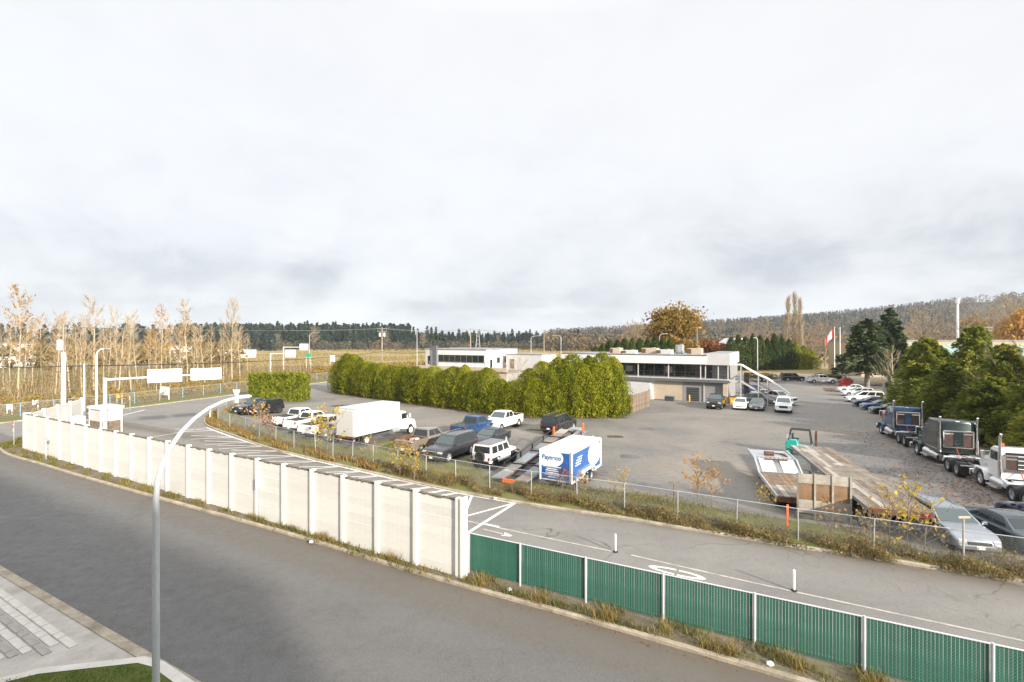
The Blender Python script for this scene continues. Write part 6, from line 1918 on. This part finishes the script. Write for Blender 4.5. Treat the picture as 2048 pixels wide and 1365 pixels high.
def bare_tree(h, seed, spread=.32, limbs=26, first=.28, twigs=900, upr=.75, r0=.16):
    """trunk with limbs that fork twice, and a haze of fine twigs"""
    rnd = random.Random(seed); mb = MB(); tips = []
    tr = []
    x = y = 0
    for k in range(9):
        f = k / 8
        tr.append(Vector((x, y, h * .96 * f))); x += rnd.uniform(-1, 1) * .012 * h; y += rnd.uniform(-1, 1) * .012 * h
    mb.path(tr, [r0 * (1 - .88 * k / 8) + .012 for k in range(9)], 7)
    tips.append((tr[-2], (tr[-1] - tr[-2])))
    for i in range(limbs):
        f = first + (1 - first) * (i + rnd.random()) / limbs * .96
        q = f * 8; k = min(7, int(q)); p = tr[k].lerp(tr[k + 1], q - k)
        th = i * 2.4 + rnd.uniform(-.5, .5); ln = h * spread * (1 - f * .75) * rnd.uniform(.6, 1.15) + .4
        d = Vector((math.cos(th), math.sin(th), upr + rnd.uniform(-.2, .5))).normalized()
        e = p + d * ln * .55; e2 = e + (d + Vector((0, 0, .35))).normalized() * ln * .5
        rr = max(.015, r0 * .34 * (1 - f * .8))
        mb.path([p, e, e2], [rr, rr * .6, .012], 4)
        tips.append((e2, d * ln * .3)); tips.append((e, d * ln * .4))
        for j in range(3):
            s = p.lerp(e, rnd.uniform(.35, 1)) if j < 2 else e.lerp(e2, rnd.uniform(.2, .8))
            dd = (d + Vector((rnd.uniform(-1, 1), rnd.uniform(-1, 1), rnd.uniform(-.1, .8))) * .7).normalized()
            g = s + dd * ln * rnd.uniform(.25, .5)
            mb.tube(s, g, rr * .45, .008, 3, cap=False); tips.append((g, dd * ln * .25)); tips.append((s.lerp(g, .5), dd * ln * .25))
    g = np.random.default_rng(seed); n = twigs
    idx = g.integers(0, len(tips), n)
    P = np.array([tips[i][0] for i in idx]); D = np.array([tips[i][1] for i in idx])
    D = D / (np.linalg.norm(D, axis=1, keepdims=True) + 1e-6)
    D = D + g.normal(size=(n, 3)) * .45 + np.array([0, 0, .35]); D /= np.linalg.norm(D, axis=1, keepdims=True)
    ln = (.35 + .9 * g.random((n, 1))) * h / 14
    S = np.cross(D, g.normal(size=(n, 3))); S /= np.linalg.norm(S, axis=1, keepdims=True); wd = .016 * h / 14
    P = P - D * ln * .25
    vs = np.stack([P - S * wd, P + S * wd, P + D * ln + S * wd * .3, P + D * ln - S * wd * .3], 1).reshape(-1, 3)
    return mb.mesh('trunk', smooth=60), npmesh('crown', vs, 4), P, D * ln


def leaf_on(P, D, n, size, seed, lo=.0):
    g = np.random.default_rng(seed); i = g.integers(0, len(P), n)
    C = P[i] + D[i] * g.random((n, 1)) + g.normal(size=(n, 3)) * size * .6
    s = size * (.6 + .8 * g.random(n))
    return npmesh('leaves', leaf_quads(C, s, s * .8), 4)


BT = [bare_tree(15, 51, .20, 22, .34, 620, 1.0, .12), bare_tree(15, 52, .26, 24, .28, 760, .85, .13), bare_tree(15, 53, .16, 18, .42, 480, 1.3, .10), bare_tree(15, 54, .34, 36, .30, 1900, .9, .2)]
BL_ = [leaf_on(b[2], b[3], 330, .28, 60 + i) for i, b in enumerate(BT)]
SPL = [leaf_on(b[2], b[3], 140, .26, 70 + i) for i, b in enumerate(BT)]
BG = 'bare slender trees of the left woodland'


def wood_tree(px, Y, top, k, leaves=None, label=None, sw=1.0, group=BG):
    h = zat(top, Y); s = h / 15
    t = thing('bare_tree', label or 'slender leafless tree with pale bark in the woodland behind the blue-posted fence', 'tree', ((px - 1024) / 980 * Y, Y, .05), px * .7, group)
    put('trunk', BT[k][0], 'bark_pale', t, scale=(s * sw, s * sw, s)); put('crown', BT[k][1], 'twig_pale', t, scale=(s * sw, s * sw, s))
    if leaves:
        put('leaves', (BL_ if leaves == 2 else SPL)[k], 'leaf_orange', t, scale=(s * sw, s * sw, s))


wood_tree(36, 80, 572, 1, 2, 'tall woodland tree with the last orange leaves at the road end', .9)
wood_tree(322, 92, 612, 0, 2, 'orange-leaved slim tree behind the left white sign board', .95)
wood_tree(296, 96, 655, 2, 2, 'shorter orange-leaved tree next to the slim orange tree', 1.2)
wood_tree(465, 105, 600, 3, 0, 'tall fan-shaped bare tree at the field end of the woodland', .62)
wood_tree(110, 84, 622, 1, 1, 'yellowing thin tree near the sleeved utility pole', .8)
wood_tree(386, 104, 655, 2, 1, 'thin tree with a few orange leaves beside the fan-shaped tree', .9)
rnd = random.Random(3)
for i, (px, Y, top) in enumerate(((-20, 84, 600), (8, 92, 640), (62, 86, 640), (84, 96, 628), (140, 88, 632), (165, 80, 640), (172, 98, 622), (188, 92, 592), (205, 86, 640), (230, 94, 612), (236, 84, 648), (252, 100, 630),
                                  (262, 90, 622), (275, 104, 640), (312, 86, 668), (340, 98, 650), (352, 108, 640), (374, 96, 600), (392, 92, 650), (410, 108, 646), (425, 114, 650), (446, 110, 640), (480, 116, 655), (497, 122, 668),
                                  (120, 104, 630), (48, 106, 634), (20, 110, 640), (150, 112, 640), (216, 116, 650), (300, 120, 655), (330, 124, 650), (365, 126, 660), (440, 130, 662), (-60, 92, 610))):
    wood_tree(px, Y, top, i % 3, 1 if i % 7 == 3 else 0, None if i % 7 != 3 else 'leafless woodland tree with a sprinkle of orange leaves', .85 + .3 * rnd.random())
# the trees across the right
PF = bare_tree(28, 57, .16, 46, .14, 2600, 2.2, .35)
for i, (px, Y, top) in enumerate(((1574, 185, 590), (1590, 190, 582), (1602, 187, 594))):
    s = zat(top, Y) / 28
    t = thing('poplar_tree', 'tall bare poplar beyond the cedar row', 'tree', ((px - 1024) / 980 * Y, Y, 0), i * 2.0, 'bare poplars')
    put('trunk', PF[0], 'bark_pale', t, scale=(s * .8, s * .8, s)); put('crown', PF[1], 'twig_pale', t, scale=(s * .8, s * .8, s))
ROUND = bare_tree(12, 58, .55, 44, .16, 3200, .6, .2)
for i, (px, Y, top, m) in enumerate(((1275, 240, 646, 'twig'), (1262, 245, 650, 'twig_pale'), (1295, 238, 652, 'twig'), (1498, 230, 650, 'twig'), (1530, 235, 646, 'twig'), (1625, 180, 655, 'twig'), (1650, 170, 648, 'twig'), (1842, 210, 620, 'twig_pale'), (1872, 220, 645, 'twig'), (1815, 200, 650, 'twig'), (1985, 230, 622, 'twig'), (2030, 200, 600, 'twig_pale'), (1935, 260, 640, 'twig'))):
    s = zat(top, Y) / 12
    t = thing('bare_tree', ('round bare tree between the open field and the big maple' if px < 1300 else 'round bare tree behind the dark cedar row beyond the office' if px < 1540 else 'round bare tree between the poplars and the pines' if px < 1700 else 'round bare tree behind the tan warehouse' if px < 1900 else 'round bare tree behind the pale green roof'), 'tree', ((px - 1024) / 980 * Y, Y, 0), i * 1.1, 'round bare trees before the hill')
    put('trunk', ROUND[0], 'bark_grey', t, scale=s); put('crown', ROUND[1], m, t, scale=s)
SH = bare_tree(6, 59, .7, 30, .05, 1200, .8, .10)
for (px, Y, top, lb) in ((1788, 78, 706, 'pale bare shrub tree leaning beside the tin fence'), (2050, 46, 690, 'pale bare branches in front of the right cypresses'), (1040, 74, 722, 'small pinkish bare tree in the dip behind the cedars'), (1965, 52, 790, 'thin pale bare shrub among the low cypresses')):
    s = zat(top, Y) / 6
    t = thing('bare_shrub', lb, 'shrub', ((px - 1024) / 980 * Y, Y, 0), px * .3)
    put('stems', SH[0], 'bark_pale', t, scale=s); put('twigs', SH[1], 'twig_pale', t, scale=s)


def maple(h, r, n, seed, leaf, squash=.8, base=.22, clumps=70):
    global RNG
    RNG = np.random.default_rng(seed); g = RNG
    mb = MB(); rnd = random.Random(seed)
    mb.path([(0, 0, 0), (.2, 0, h * .18), (0, .2, h * .4)], [h * .035, h * .028, h * .02], 8)
    Cs = []
    for k in range(clumps):
        d = rand_dirs(1)[0]; d[2] = abs(d[2]) * 1.2 - .25
        f = g.random() ** .4
        c = np.array([d[0] * r * f, d[1] * r * f, h * (base + .40) + d[2] * h * .46 * f * squash])
        c[2] = min(max(c[2], h * base), h * .97)
        m = int(n / clumps); cr = r * (.13 + .12 * g.random())
        Cs.append(c + g.normal(size=(m, 3)) * np.array([cr, cr, cr * .55]))
        if k % 2 == 0:
            p0 = Vector((0, .1, h * rnd.uniform(.15, .4))); mid = p0.lerp(Vector(c), .5) + Vector((0, 0, h * .04))
            mb.path([p0, mid, Vector(c)], [h * .011, h * .006, .02], 5)
    C = np.concatenate(Cs); s = leaf * (.6 + .8 * g.random(len(C)))
    return npmesh('crown', leaf_quads(C, s, s * .8), 4), mb.mesh('trunk', smooth=60)


MP = maple(18, 8.6, 7000, 81, .75)
tree('maple_tree', 'big round brown-gold maple behind the office', 'tree', ((1352 - 1024) / 980 * 150, 150, 0), MP[0], MP[1], 'leaf_maple', 'bark_dark', None, .3, 1.0, zat(616, 150) / 17.4)
MP2 = maple(9, 5, 3200, 82, .6, .9, .08, 40)
tree('shrub_tree', 'rust-orange shrubby tree between the maple and the white house', 'tree', ((1425 - 1024) / 980 * 165, 165, 0), MP2[0], MP2[1], 'leaf_rust', 'bark_dark', None, 1, 1.2, 1.15)
tree('maple_tree', 'lower brown maple in front of the big maple', 'tree', ((1352 - 1024) / 980 * 141, 141, 0), MP2[0], MP2[1], 'leaf_maple', 'bark_dark', None, 2, 1.2, 1.3)
tree('maple_tree', 'orange maple at the foot of the hill behind the green roof', 'tree', ((2046 - 1024) / 980 * 190, 190, 0), MP2[0], MP2[1], 'leaf_orange', 'bark_dark', None, 3, 1.5, zat(606, 190) / 9)
tree('maple_tree', 'golden maple behind the mono pole', 'tree', ((1960 - 1024) / 980 * 330, 330, 0), MP2[0], MP2[1], 'leaf_maple', 'bark_dark', None, 1.2, 2.2, 3.0)
OL = maple(6, 3.0, 2600, 83, .42, .9, .05, 40)
tree('olive_shrub', 'low olive-green hedge shrub in front of the far black suv', 'shrub', (57, 112, 0), OL[0], OL[1], 'leaf_weed', 'bark_dark', None, 0, 1.0, .4)
tree('olive_shrub', 'low dark shrub between the far pickup and the pines', 'shrub', (72.5, 112, 0), OL[0], OL[1], 'leaf_cedar_dark', 'bark_dark', None, 0, 1.0, .35)

# ------------------------------------------------------------------ saplings and bushes along the yard fence
SP = [bare_tree(2.6, 90 + k, .5, 16, .08, 260, .8, .018) for k in range(3)]


def sapling(px, py, h, k, m, n, leaf, label, sw=1.0, z=.1):
    p = G(px, py) if not isinstance(px, float) else Vector((px, py, 0)); s = h / 2.6
    t = thing('sapling', label, 'sapling', (p.x, p.y, z), px * .01, 'saplings along the yard fence')
    put('stems', SP[k][0], 'bark_grey', t, scale=(s * sw, s * sw, s)); put('twigs', SP[k][1], 'twig', t, scale=(s * sw, s * sw, s))
    if n:
        put('leaves', leaf_on(SP[k][2] * np.array([s * sw, s * sw, s]), SP[k][3], n, leaf, int(px)), m, t)


sapling(522, 872, 3.0, 0, 'leaf_orange', 120, .22, 'orange-leaved sapling in front of the black vehicles')
sapling(540, 880, 2.0, 1, 'leaf_rust', 110, .2, 'rust-coloured sapling at the fence before the white pickups')
sapling(655, 908, 3.4, 1, 'leaf_yellow', 230, .19, 'bright yellow sapling standing tall before the box truck')
sapling(636, 900, 2.4, 2, 'leaf_yellow', 120, .2, 'thin yellow sapling beside the tall yellow sapling')
sapling(735, 925, 1.8, 0, 'leaf_straw', 130, .16, 'straw-coloured bush at the fence below the box truck')
sapling(800, 955, 2.2, 2, 'leaf_yellow', 150, .15, 'yellow bush at the kerb below the gold pickup')
sapling(828, 962, 2.0, 0, 'leaf_yellow', 160, .15, 'golden bush at the kerb before the dark suv')
sapling(1126, 985, 1.2, 1, 'leaf_rust', 150, .10, 'brown-leaved bush in front of the enclosed trailer', 1.2)
sapling(1162, 988, 1.1, 2, 'leaf_orange', 120, .11, 'low orange bush at the corner of the enclosed trailer')
sapling(1240, 1000, 1.6, 0, 'leaf_yellow', 80, .13, 'sparse yellow sapling on the green strip')
sapling(1395, 1005, 2.2, 1, 'leaf_orange', 420, .10, 'wide twiggy bush with pale orange leaves before the step-deck trailer', 1.5)
sapling(1425, 1010, 1.7, 2, 'leaf_orange', 220, .10, 'smaller twiggy orange bush beside the wide one', 1.4)
sapling(1530, 1030, 1.3, 0, 'leaf_yellow', 60, .14, 'small yellow shoot at the end of the step-deck trailer')
sapling(1660, 1085, 1.7, 2, 'leaf_orange', 60, .14, 'thin rusty shoot in front of the bulkhead')
sapling(1780, 1100, 2.5, 0, 'leaf_yellow', 80, .18, 'yellow big-leaved sapling at the end of the flatbed', .9)
sapling(1815, 1110, 3.3, 2, 'leaf_yellow', 45, .18, 'tall thin yellow-leaved sapling beside the silver wagon', .7)
sapling(1850, 1105, 2.1, 1, 'leaf_yellow', 70, .16, 'broad yellow sapling against the flank of the silver wagon', 1.1)
sapling(1740, 1105, 1.7, 1, 'leaf_straw', 60, .15, 'straw-coloured shoot behind the yard fence near the flatbed tail')


# ------------------------------------------------------------------ uncountable cover
def along(line, n, w0, w1, g):
    """random places beside a polyline, from w0 to w1 to its left"""
    P = np.array([(p[0], p[1]) for p in line]); d = np.diff(P, axis=0); l = np.hypot(d[:, 0], d[:, 1]); c = np.concatenate([[0], np.cumsum(l)])
    u = g.random(n) * c[-1]; i = np.clip(np.searchsorted(c, u) - 1, 0, len(l) - 1); f = (u - c[i]) / l[i]
    t = d[i] / l[i][:, None]; q = P[i] + d[i] * f[:, None]
    w = w0 + (w1 - w0) * g.random(n)
    return q + np.stack([-t[:, 1], t[:, 0]], 1) * w[:, None]


def blades(xy, z, hgt, wd, g, tilt=.5, clump=0):
    n = len(xy)
    h = hgt * (.35 + .9 * g.random(n))
    B = np.column_stack([xy, np.full(n, z)]); a = g.random(n) * 2 * np.pi
    T = B + np.column_stack([np.cos(a) * h * tilt * g.random(n), np.sin(a) * h * tilt * g.random(n), h])
    s = np.column_stack([-np.sin(a), np.cos(a), np.zeros(n)]) * wd
    M = B * .45 + T * .55
    return np.stack([B - s, B + s, M + s * .9, T, M - s * .9], 1).reshape(-1, 3)


def patchy(xy, g, sc, thr):
    v = np.sin(xy[:, 0] * sc + 1.3) * np.sin(xy[:, 1] * sc * 1.3 + .7) + .6 * np.sin(xy[:, 0] * sc * 2.7 + xy[:, 1] * sc * 1.9) + .5 * (g.random(len(xy)) * 2 - 1)
    return xy[v > thr]


g = np.random.default_rng(77)
right = [p for p in fl if p[0] > -9]; left = [p for p in fl if p[0] <= -7]
xy = along(right, 30000, -.95, .9, g); xy = patchy(xy, g, 1.1, -.55)
hv = .55 + .5 * np.sin(xy[:, 0] * 1.7 + 1) * np.sin(xy[:, 0] * .63 + xy[:, 1] * 1.1) + .25 * np.sin(xy[:, 0] * 4.1)
hv = np.clip(hv, .12, 1.1)
k = g.random(len(xy)) < .45
v1 = blades(xy[k], .1, hv[k] * .55, .011, g, 1.0)
C = np.column_stack([xy, .1 + .52 * hv * g.random(len(xy))])
s = .09 * (.6 + .9 * g.random(len(C)))
RNG = g
tag(put('weeds', npmesh('weeds', np.concatenate([leaf_quads(C, s, s * .7)]), 4), 'leaf_weed'), 'low tangle of brown and green weeds under the yard fence', 'weeds', kind='stuff')
tag(put('weeds', npmesh('weeds', v1, 5), 'leaf_weed'), 'dry stalks standing along the yard fence', 'weeds', kind='stuff')
xy = patchy(along(right, 16000, -.7, 1.2, g), g, .55, .55)
C = np.column_stack([xy, .1 + .75 * g.random(len(xy)) ** 1.2]); s = .085 * (.6 + .9 * g.random(len(C)))
tag(put('weeds', npmesh('weeds', leaf_quads(C, s, s * .6), 4), 'leaf_brush'), 'rusty dry shrubs in clumps along the yard fence', 'weeds', kind='stuff')
xy = patchy(along(left, 14000, -1.1, .6, g), g, 1.0, -.3)
tag(put('weeds', npmesh('weeds', blades(xy, .1, .38, .03, g, .8), 5), 'leaf_straw'), 'straw-coloured weeds along the left part of the yard fence', 'weeds', kind='stuff')
C = np.column_stack([xy, .1 + .3 * g.random(len(xy))]); C = C[g.random(len(C)) < .4]; s = .12 * (.6 + .9 * g.random(len(C)))
tag(put('weeds', npmesh('weeds', leaf_quads(C, s, s * .7), 4), 'leaf_brush'), 'rusty leaf litter along the left part of the yard fence', 'weeds', kind='stuff')
xy = np.concatenate([patchy(along(fl, 16000, .5, 3.1, g), g, .9, .1), np.array([8, 29]) + g.normal(size=(3500, 2)) * np.array([2.2, .55]) @ np.array([[.87, -.5], [.5, .87]]), np.array([-9.2, 46.6]) + g.normal(size=(2500, 2)) * np.array([.8, 2.0]), np.array([-2.2, 38.4]) + g.normal(size=(900, 2)) * .6])
tag(put('grass', npmesh('grass', blades(xy, .04, .16, .016, g, .8), 5), 'leaf_grass'), 'short rough grass inside the yard fence', 'grass', kind='stuff')
# verge of the near road: tufts and straw at the wall foot and the kerb
nk = [p for p in reversed(NK) if p[0] < 20]
xy = np.concatenate([patchy(along(nk, 9000, .12, .5, g), g, 1.6, .35), patchy(along([WA, WB], 5000, -.75, -.12, g), g, 1.5, .2), patchy(along([FA, FB], 6000, -.85, .1, g), g, 1.7, .45)])
tag(put('grass', npmesh('grass', blades(xy, .11, .24, .012, g, .9), 5), 'leaf_grass'), 'sparse grass tufts on the verge by the wall', 'grass', kind='stuff')
tuf = []
for c in ((-1.2, 18.7), (1.0, 17.6), (3.0, 16.5), (3.3, 16.45), (4.9, 15.8), (6.0, 14.9), (6.5, 14.75), (8.2, 14.0), (9.7, 13.2), (-13.5, 25.8), (-8.9, 23.0), (-5.1, 20.9)):
    k = 110; xy = np.array(c) + g.normal(size=(k, 2)) * .16
    tuf.append(blades(xy, .11, .36, .008, g, 1.3))
tag(put('grass', npmesh('grass', np.concatenate(tuf), 5), 'leaf_straw'), 'dry straw-coloured grass tufts along the green fence', 'grass', kind='stuff')
xy = np.array([-44.9, 45.2]) + (g.random((5000, 2)) - .5) * np.array([3.4, 5.2]); xy = xy[(xy[:, 0] + 44.9) * .85 + (xy[:, 1] - 45.2) * .5 < 1.0]
tag(put('grass', npmesh('grass', blades(xy[:2600], .11, .12, .02, g, .8), 5), 'leaf_grass'), 'mown grass on the traffic island', 'grass', kind='stuff')


xy = np.array([-9.5, 11.5]) + (g.random((60000, 2)) - .5) * np.array([14, 7])
xy = xy[(xy[:, 1] < 14.05 - .58 * np.maximum(0, xy[:, 0] + 10.6)) & (xy[:, 1] < 14.15 + .19 * (xy[:, 0] + 10.8)) & (xy[:, 1] > 12.0)]
tag(put('grass', npmesh('grass', blades(xy, .12, .06, .006, g, .9), 5), 'leaf_lawn'), 'mown lawn at the foot of the curved street lamp', 'grass', kind='stuff')


def litter(name, label, xy, z, size, m, lift_=.02):
    n = len(xy); C = np.column_stack([xy, np.full(n, z) + .004 + g.random(n) * lift_]); s = size * (.6 + .8 * g.random(n))
    a = rand_dirs(n) * np.array([1, 1, .12]); up_ = np.tile([0, 0, 1.0], (n, 1))
    tag(put(name, npmesh(name, leaf_quads(C, s, s * .7, a, .15, up_), 4), m), label, 'leaves', kind='stuff')


# fallen leaves: under the tractors and cypresses, along the cedars, along the kerbs
P_ = []
for c, sp, k in (((32, 31), (4, 4), 2400), ((36.5, 38), (3.5, 5), 2000), ((26, 29), (3.5, 4), 1100), ((38, 46), (4, 5), 1200), ((30, 25), (4, 3), 1500)):
    P_.append(np.array(c) + g.normal(size=(k, 2)) * np.array(sp))
xy = np.concatenate(P_); xy = xy[(xy[:, 0] > 22.5 + .06 * xy[:, 1]) & (xy[:, 1] > 20.5)]
litter('fallen_leaves', 'rust-red fallen leaves scattered round the truck tractors', xy, .008, .13, 'leaf_rust')
xy = np.concatenate([along([(-31, 86.6), (-2.5, 61.6), (2, 59.7), (14, 59.6)], 2200, -.8, .5, g), along([(64, 104.5), (76, 101.5)], 900, -1.4, .6, g), along([(58, 89), (62, 96)], 500, -1, 1, g)])
litter('fallen_leaves', 'rust-red leaf litter along the foot of the cedars', xy, .008, .16, 'leaf_rust')
xy = np.concatenate([patchy(along(nk, 5500, -.35, 1.2, g), g, 1.9, .2)])
litter('fallen_leaves', 'brown leaves gathered in the gutter of the near road', np.concatenate([xy]), .014, .055, 'leaf_rust', .01)
xy = patchy(along(FKL, 2200, -.4, .0, g), g, 1.5, .1)
litter('fallen_leaves', 'brown leaves along the kerb of the service lane', xy, .014, .06, 'leaf_brush', .01)
for (x, y, lb) in ((-.1, 18.35, 'crumpled white paper cup at the kerb below the green fence'), (7.45, 14.15, 'crumpled white plastic bag on the verge by the green fence'), (-1.0, 28.9, 'pale rubbish bag in the weeds at the yard fence'), (-9.3, 22.7, 'scrap of white paper on the verge by the wall')):
    m = MB().lathe([(.001, 0), (.10, .01), (.13, .06), (.09, .12), (.03, .15), (.001, .15)], (0, 0, 0), 'z', 9).mesh('litter')
    for v in m.vertices:
        v.co.x += random.uniform(-.025, .025); v.co.y += random.uniform(-.025, .025)
    tag(put('litter', m, 'sign_white', None, (x, y, .10), scale=.8), lb, 'litter', 'pieces of litter')

# brush and undergrowth left of the side road
g = np.random.default_rng(99); RNG = g
n = 26000
xy = along(ROADL, n, 4.2, 13.5, g); xy = xy[(xy[:, 1] > 38) & (xy[:, 1] < 150)]
bump = 1.2 + 1.0 * np.sin(xy[:, 0] * .5) * np.sin(xy[:, 1] * .37) + .5 * np.sin(xy[:, 0] * 1.3 + xy[:, 1])
C = np.column_stack([xy, .1 + np.maximum(.5, bump) * np.sqrt(g.random(len(xy)))]); s = .30 * (.6 + .9 * g.random(len(C)))
tag(put('bramble', npmesh('bramble', leaf_quads(C, s, s * .75), 4), 'leaf_brush'), 'tangled yellow-brown bramble behind the blue-posted fence', 'bramble', kind='stuff')
xy = along(ROADL, 9000, 12, 75, g); xy = xy[(xy[:, 1] > 30) & (xy[:, 1] < 175)]
h = 3.5 + 3.5 * g.random(len(xy)); wd = .035 + .03 * g.random(len(xy))
tag(put('thicket', npmesh('thicket', blades(xy[:5200], .0, 3.0 + 4.5 * g.random(5200) ** 2, .014, g, .5), 5), 'twig_pale'), 'thicket of thin bare stems filling the woodland floor', 'thicket', kind='stuff')
xy = along(ROADL, 46000, 11, 60, g); xy = xy[(xy[:, 1] > 34) & (xy[:, 1] < 175)]
C = np.column_stack([xy, 6.0 * g.random(len(xy)) ** 1.6 * (.6 + .4 * np.sin(xy[:, 0] * .3) * np.sin(xy[:, 1] * .23))]); s = .30 * (.6 + .9 * g.random(len(C)))
tag(put('thicket', npmesh('thicket', leaf_quads(C, s, s * .5), 4), 'leaf_thicket'), 'dry leaves and seed heads through the woodland thicket', 'thicket', kind='stuff')
xy = along([(-52, 130), (-46, 150), (-30, 165), (-18, 168)], 5000, -4, 3, g)
C = np.column_stack([xy, 2.2 * g.random(len(xy))]); s = .5 * (.6 + .9 * g.random(len(C)))
tag(put('bramble', npmesh('bramble', leaf_quads(C, s, s * .7), 4), 'leaf_brush'), 'brown bramble bank between the yard entrance and the far road', 'bramble', kind='stuff')
xy = patchy(np.column_stack([-160 + 300 * g.random(26000), 196 + 330 * g.random(26000) ** 1.3]), g, .05, -.2)
tag(put('field_grass', npmesh('field_grass', blades(xy, 0, 1.0, .16, g, 1.2), 5), 'leaf_straw'), 'rough tan grass of the open field', 'grass', kind='stuff')

# ------------------------------------------------------------------ the far tree line
FIR = []
for k in range(3):
    c, t_ = boughs(26, 4.6, 2000, 120 + k, 1.9, .03, .22, 60, .95, -.04); FIR.append((c, t_))
rnd = random.Random(8); cntf = 0
for i in range(118):
    f = i / 117; px = 372 + 960 * f + rnd.uniform(-5, 5); Y = 470 + 110 * f + rnd.uniform(-25, 40)
    if px < 520: Y = 330 + (px - 372) * .9 + rnd.uniform(-20, 20)
    top = float(np.interp(px, [370, 500, 560, 700, 780, 880, 1000, 1340], [656, 652, 645, 645, 652, 658, 663, 664])) + rnd.uniform(-5, 6) + (6 if i % 5 == 2 else 0)
    h = zat(top, Y); c, t_ = FIR[i % 3]
    if i % 9 == 4:
        t = thing('bare_tree', 'pale leafless tree standing in the far fir line', 'tree', ((px - 1024) / 980 * (Y - 30), Y - 30, 0), i * .7, 'bare trees of the far tree line'); s = h / 12 * .7
        put('trunk', ROUND[0], 'bark_grey', t, scale=(s * .8, s * .8, s)); put('crown', ROUND[1], 'twig', t, scale=(s * .8, s * .8, s))
        continue
    tree('fir_tree', 'dark fir in the tree line across the open field', 'tree', ((px - 1024) / 980 * Y, Y, 0), c, t_, 'leaf_fir', 'bark_dark', 'firs across the field', i * 1.1, .95 + .35 * rnd.random(), h / 26)


def hill_z(x, y):
    """the wooded ridge that climbs to the right"""
    ridge = np.interp(x, [-900, -300, 85, 310, 534, 758, 927, 1149, 1500, 2400], [6, 8, 20, 31, 46, 62, 78, 104, 128, 150])
    s0 = np.interp(x, [-300, 100, 400, 900, 1500], [900, 800, 560, 380, 300])
    f = np.clip((y - s0) / (1150 - s0), 0, 1)
    return ridge * (f * f * (3 - 2 * f)) * np.clip((2600 - y) / 900, 0, 1)


nx_, ny_ = 70, 40
X = np.linspace(-900, 2600, nx_); Yv = np.linspace(300, 2600, ny_); XX, YY = np.meshgrid(X, Yv); ZZ = hill_z(XX, YY) - .6 + 2 * np.sin(XX * .02) * np.sin(YY * .017) * (hill_z(XX, YY) > 3)
mb = MB(); mb.v = [tuple(v) for v in np.stack([XX, YY, ZZ], -1).reshape(-1, 3)]
mb.f = [(j * nx_ + i, j * nx_ + i + 1, (j + 1) * nx_ + i + 1, (j + 1) * nx_ + i) for j in range(ny_ - 1) for i in range(nx_ - 1)]
tag(put('hill', up(mb.mesh('hill', smooth=60)), 'hill_floor'), kind='structure')


def forest(n, x0, x1, y0, y1, hmin, hmax, per, m, label, conic=False, seed=0, keep=None, flat=False):
    g = np.random.default_rng(seed)
    px = x0 + (x1 - x0) * g.random(n); y = y0 + (y1 - y0) * g.random(n) ** 1.2
    x = px if flat else (px - 1024) / 980 * y
    z = hill_z(x, y)
    if keep is not None:
        k = keep(px, y, z, g); x, y, z = x[k], y[k], z[k]
    n = len(x); h = hmin + (hmax - hmin) * g.random(n)
    t = g.random((n, per)); th = g.random((n, per)) * 2 * np.pi
    if conic:
        r = (1 - t) * .2 * h[:, None] * (.4 + .6 * g.random((n, per))); zz = t * h[:, None]
    else:
        r = .42 * h[:, None] * np.sqrt(np.maximum(.02, 1 - ((t - .55) / .5) ** 2)) * g.random((n, per)) ** .4; zz = (.05 + .95 * t) * h[:, None]
    C = np.stack([x[:, None] + r * np.cos(th), y[:, None] + r * np.sin(th), z[:, None] + zz], -1).reshape(-1, 3)
    s = np.repeat(h, per) * (.16 if conic else .17) * (.6 + .8 * g.random(n * per))
    global RNG
    RNG = g
    ax = np.tile([0, 0, -.3], (len(C), 1)) if conic else None
    tag(put('forest', npmesh('forest', leaf_quads(C, s, s * .8, ax, 1.0), 4), m), label, 'forest', kind='stuff')


forest(2200, 1090, 2160, 400, 1250, 9, 17, 50, 'leaf_hill', 'brown and gold autumn wood covering the hillside', seed=201)
forest(2000, 1100, 1900, 800, 1350, 9, 16, 36, 'leaf_hill_fir', 'dark firs mixed through the upper hillside', True, 202)
forest(420, 1600, 2160, 340, 640, 9, 16, 60, 'leaf_maple', 'golden trees on the lower slope at the right', seed=203, keep=lambda p, y, z, g: g.random(len(p)) < (p - 1500) / 900)
forest(900, 350, 820, 560, 700, 20, 29, 60, 'leaf_hill_fir', 'solid dark forest behind the far fir line', True, 204)
forest(700, 800, 1350, 600, 760, 12, 19, 50, 'leaf_hill_fir', 'dark forest strip behind the white building', True, 209)
forest(500, 480, 1300, 430, 560, 5, 9, 40, 'leaf_hill', 'low brown scrub along the foot of the far fir line', seed=205)
forest(300, -100, 480, 150, 420, 4, 9, 50, 'leaf_thicket', 'brown scrub and trees behind the left woodland', seed=206)
forest(260, -100, 560, 420, 600, 16, 24, 40, 'leaf_hill_fir', 'dark firs far behind the left woodland', True, 207)
forest(160, 1460, 2060, 190, 330, 5, 10, 60, 'leaf_hill', 'brown scrub between the cedar row and the hill', seed=208)

# ------------------------------------------------------------------ the air
def haze():
    m = bpy.data.materials.new('haze'); m.use_nodes = True; t = NT(m.node_tree)
    v = t.n('ShaderNodeVolumePrincipled', ins={'Color': (.76, .85, .97, 1), 'Density': .00013, 'Anisotropy': .0})
    o = t.n('ShaderNodeOutputMaterial'); m.node_tree.links.new(v.outputs[0], o.inputs['Volume'])
    MAT['haze'] = m
    b = put('haze', MB().bb(-4700, 4700, -800, 5300, -1.5, 205).mesh('haze'), 'haze')
    tag(b, 'thin pale air between the yard and the hills', 'haze', kind='stuff')


haze()
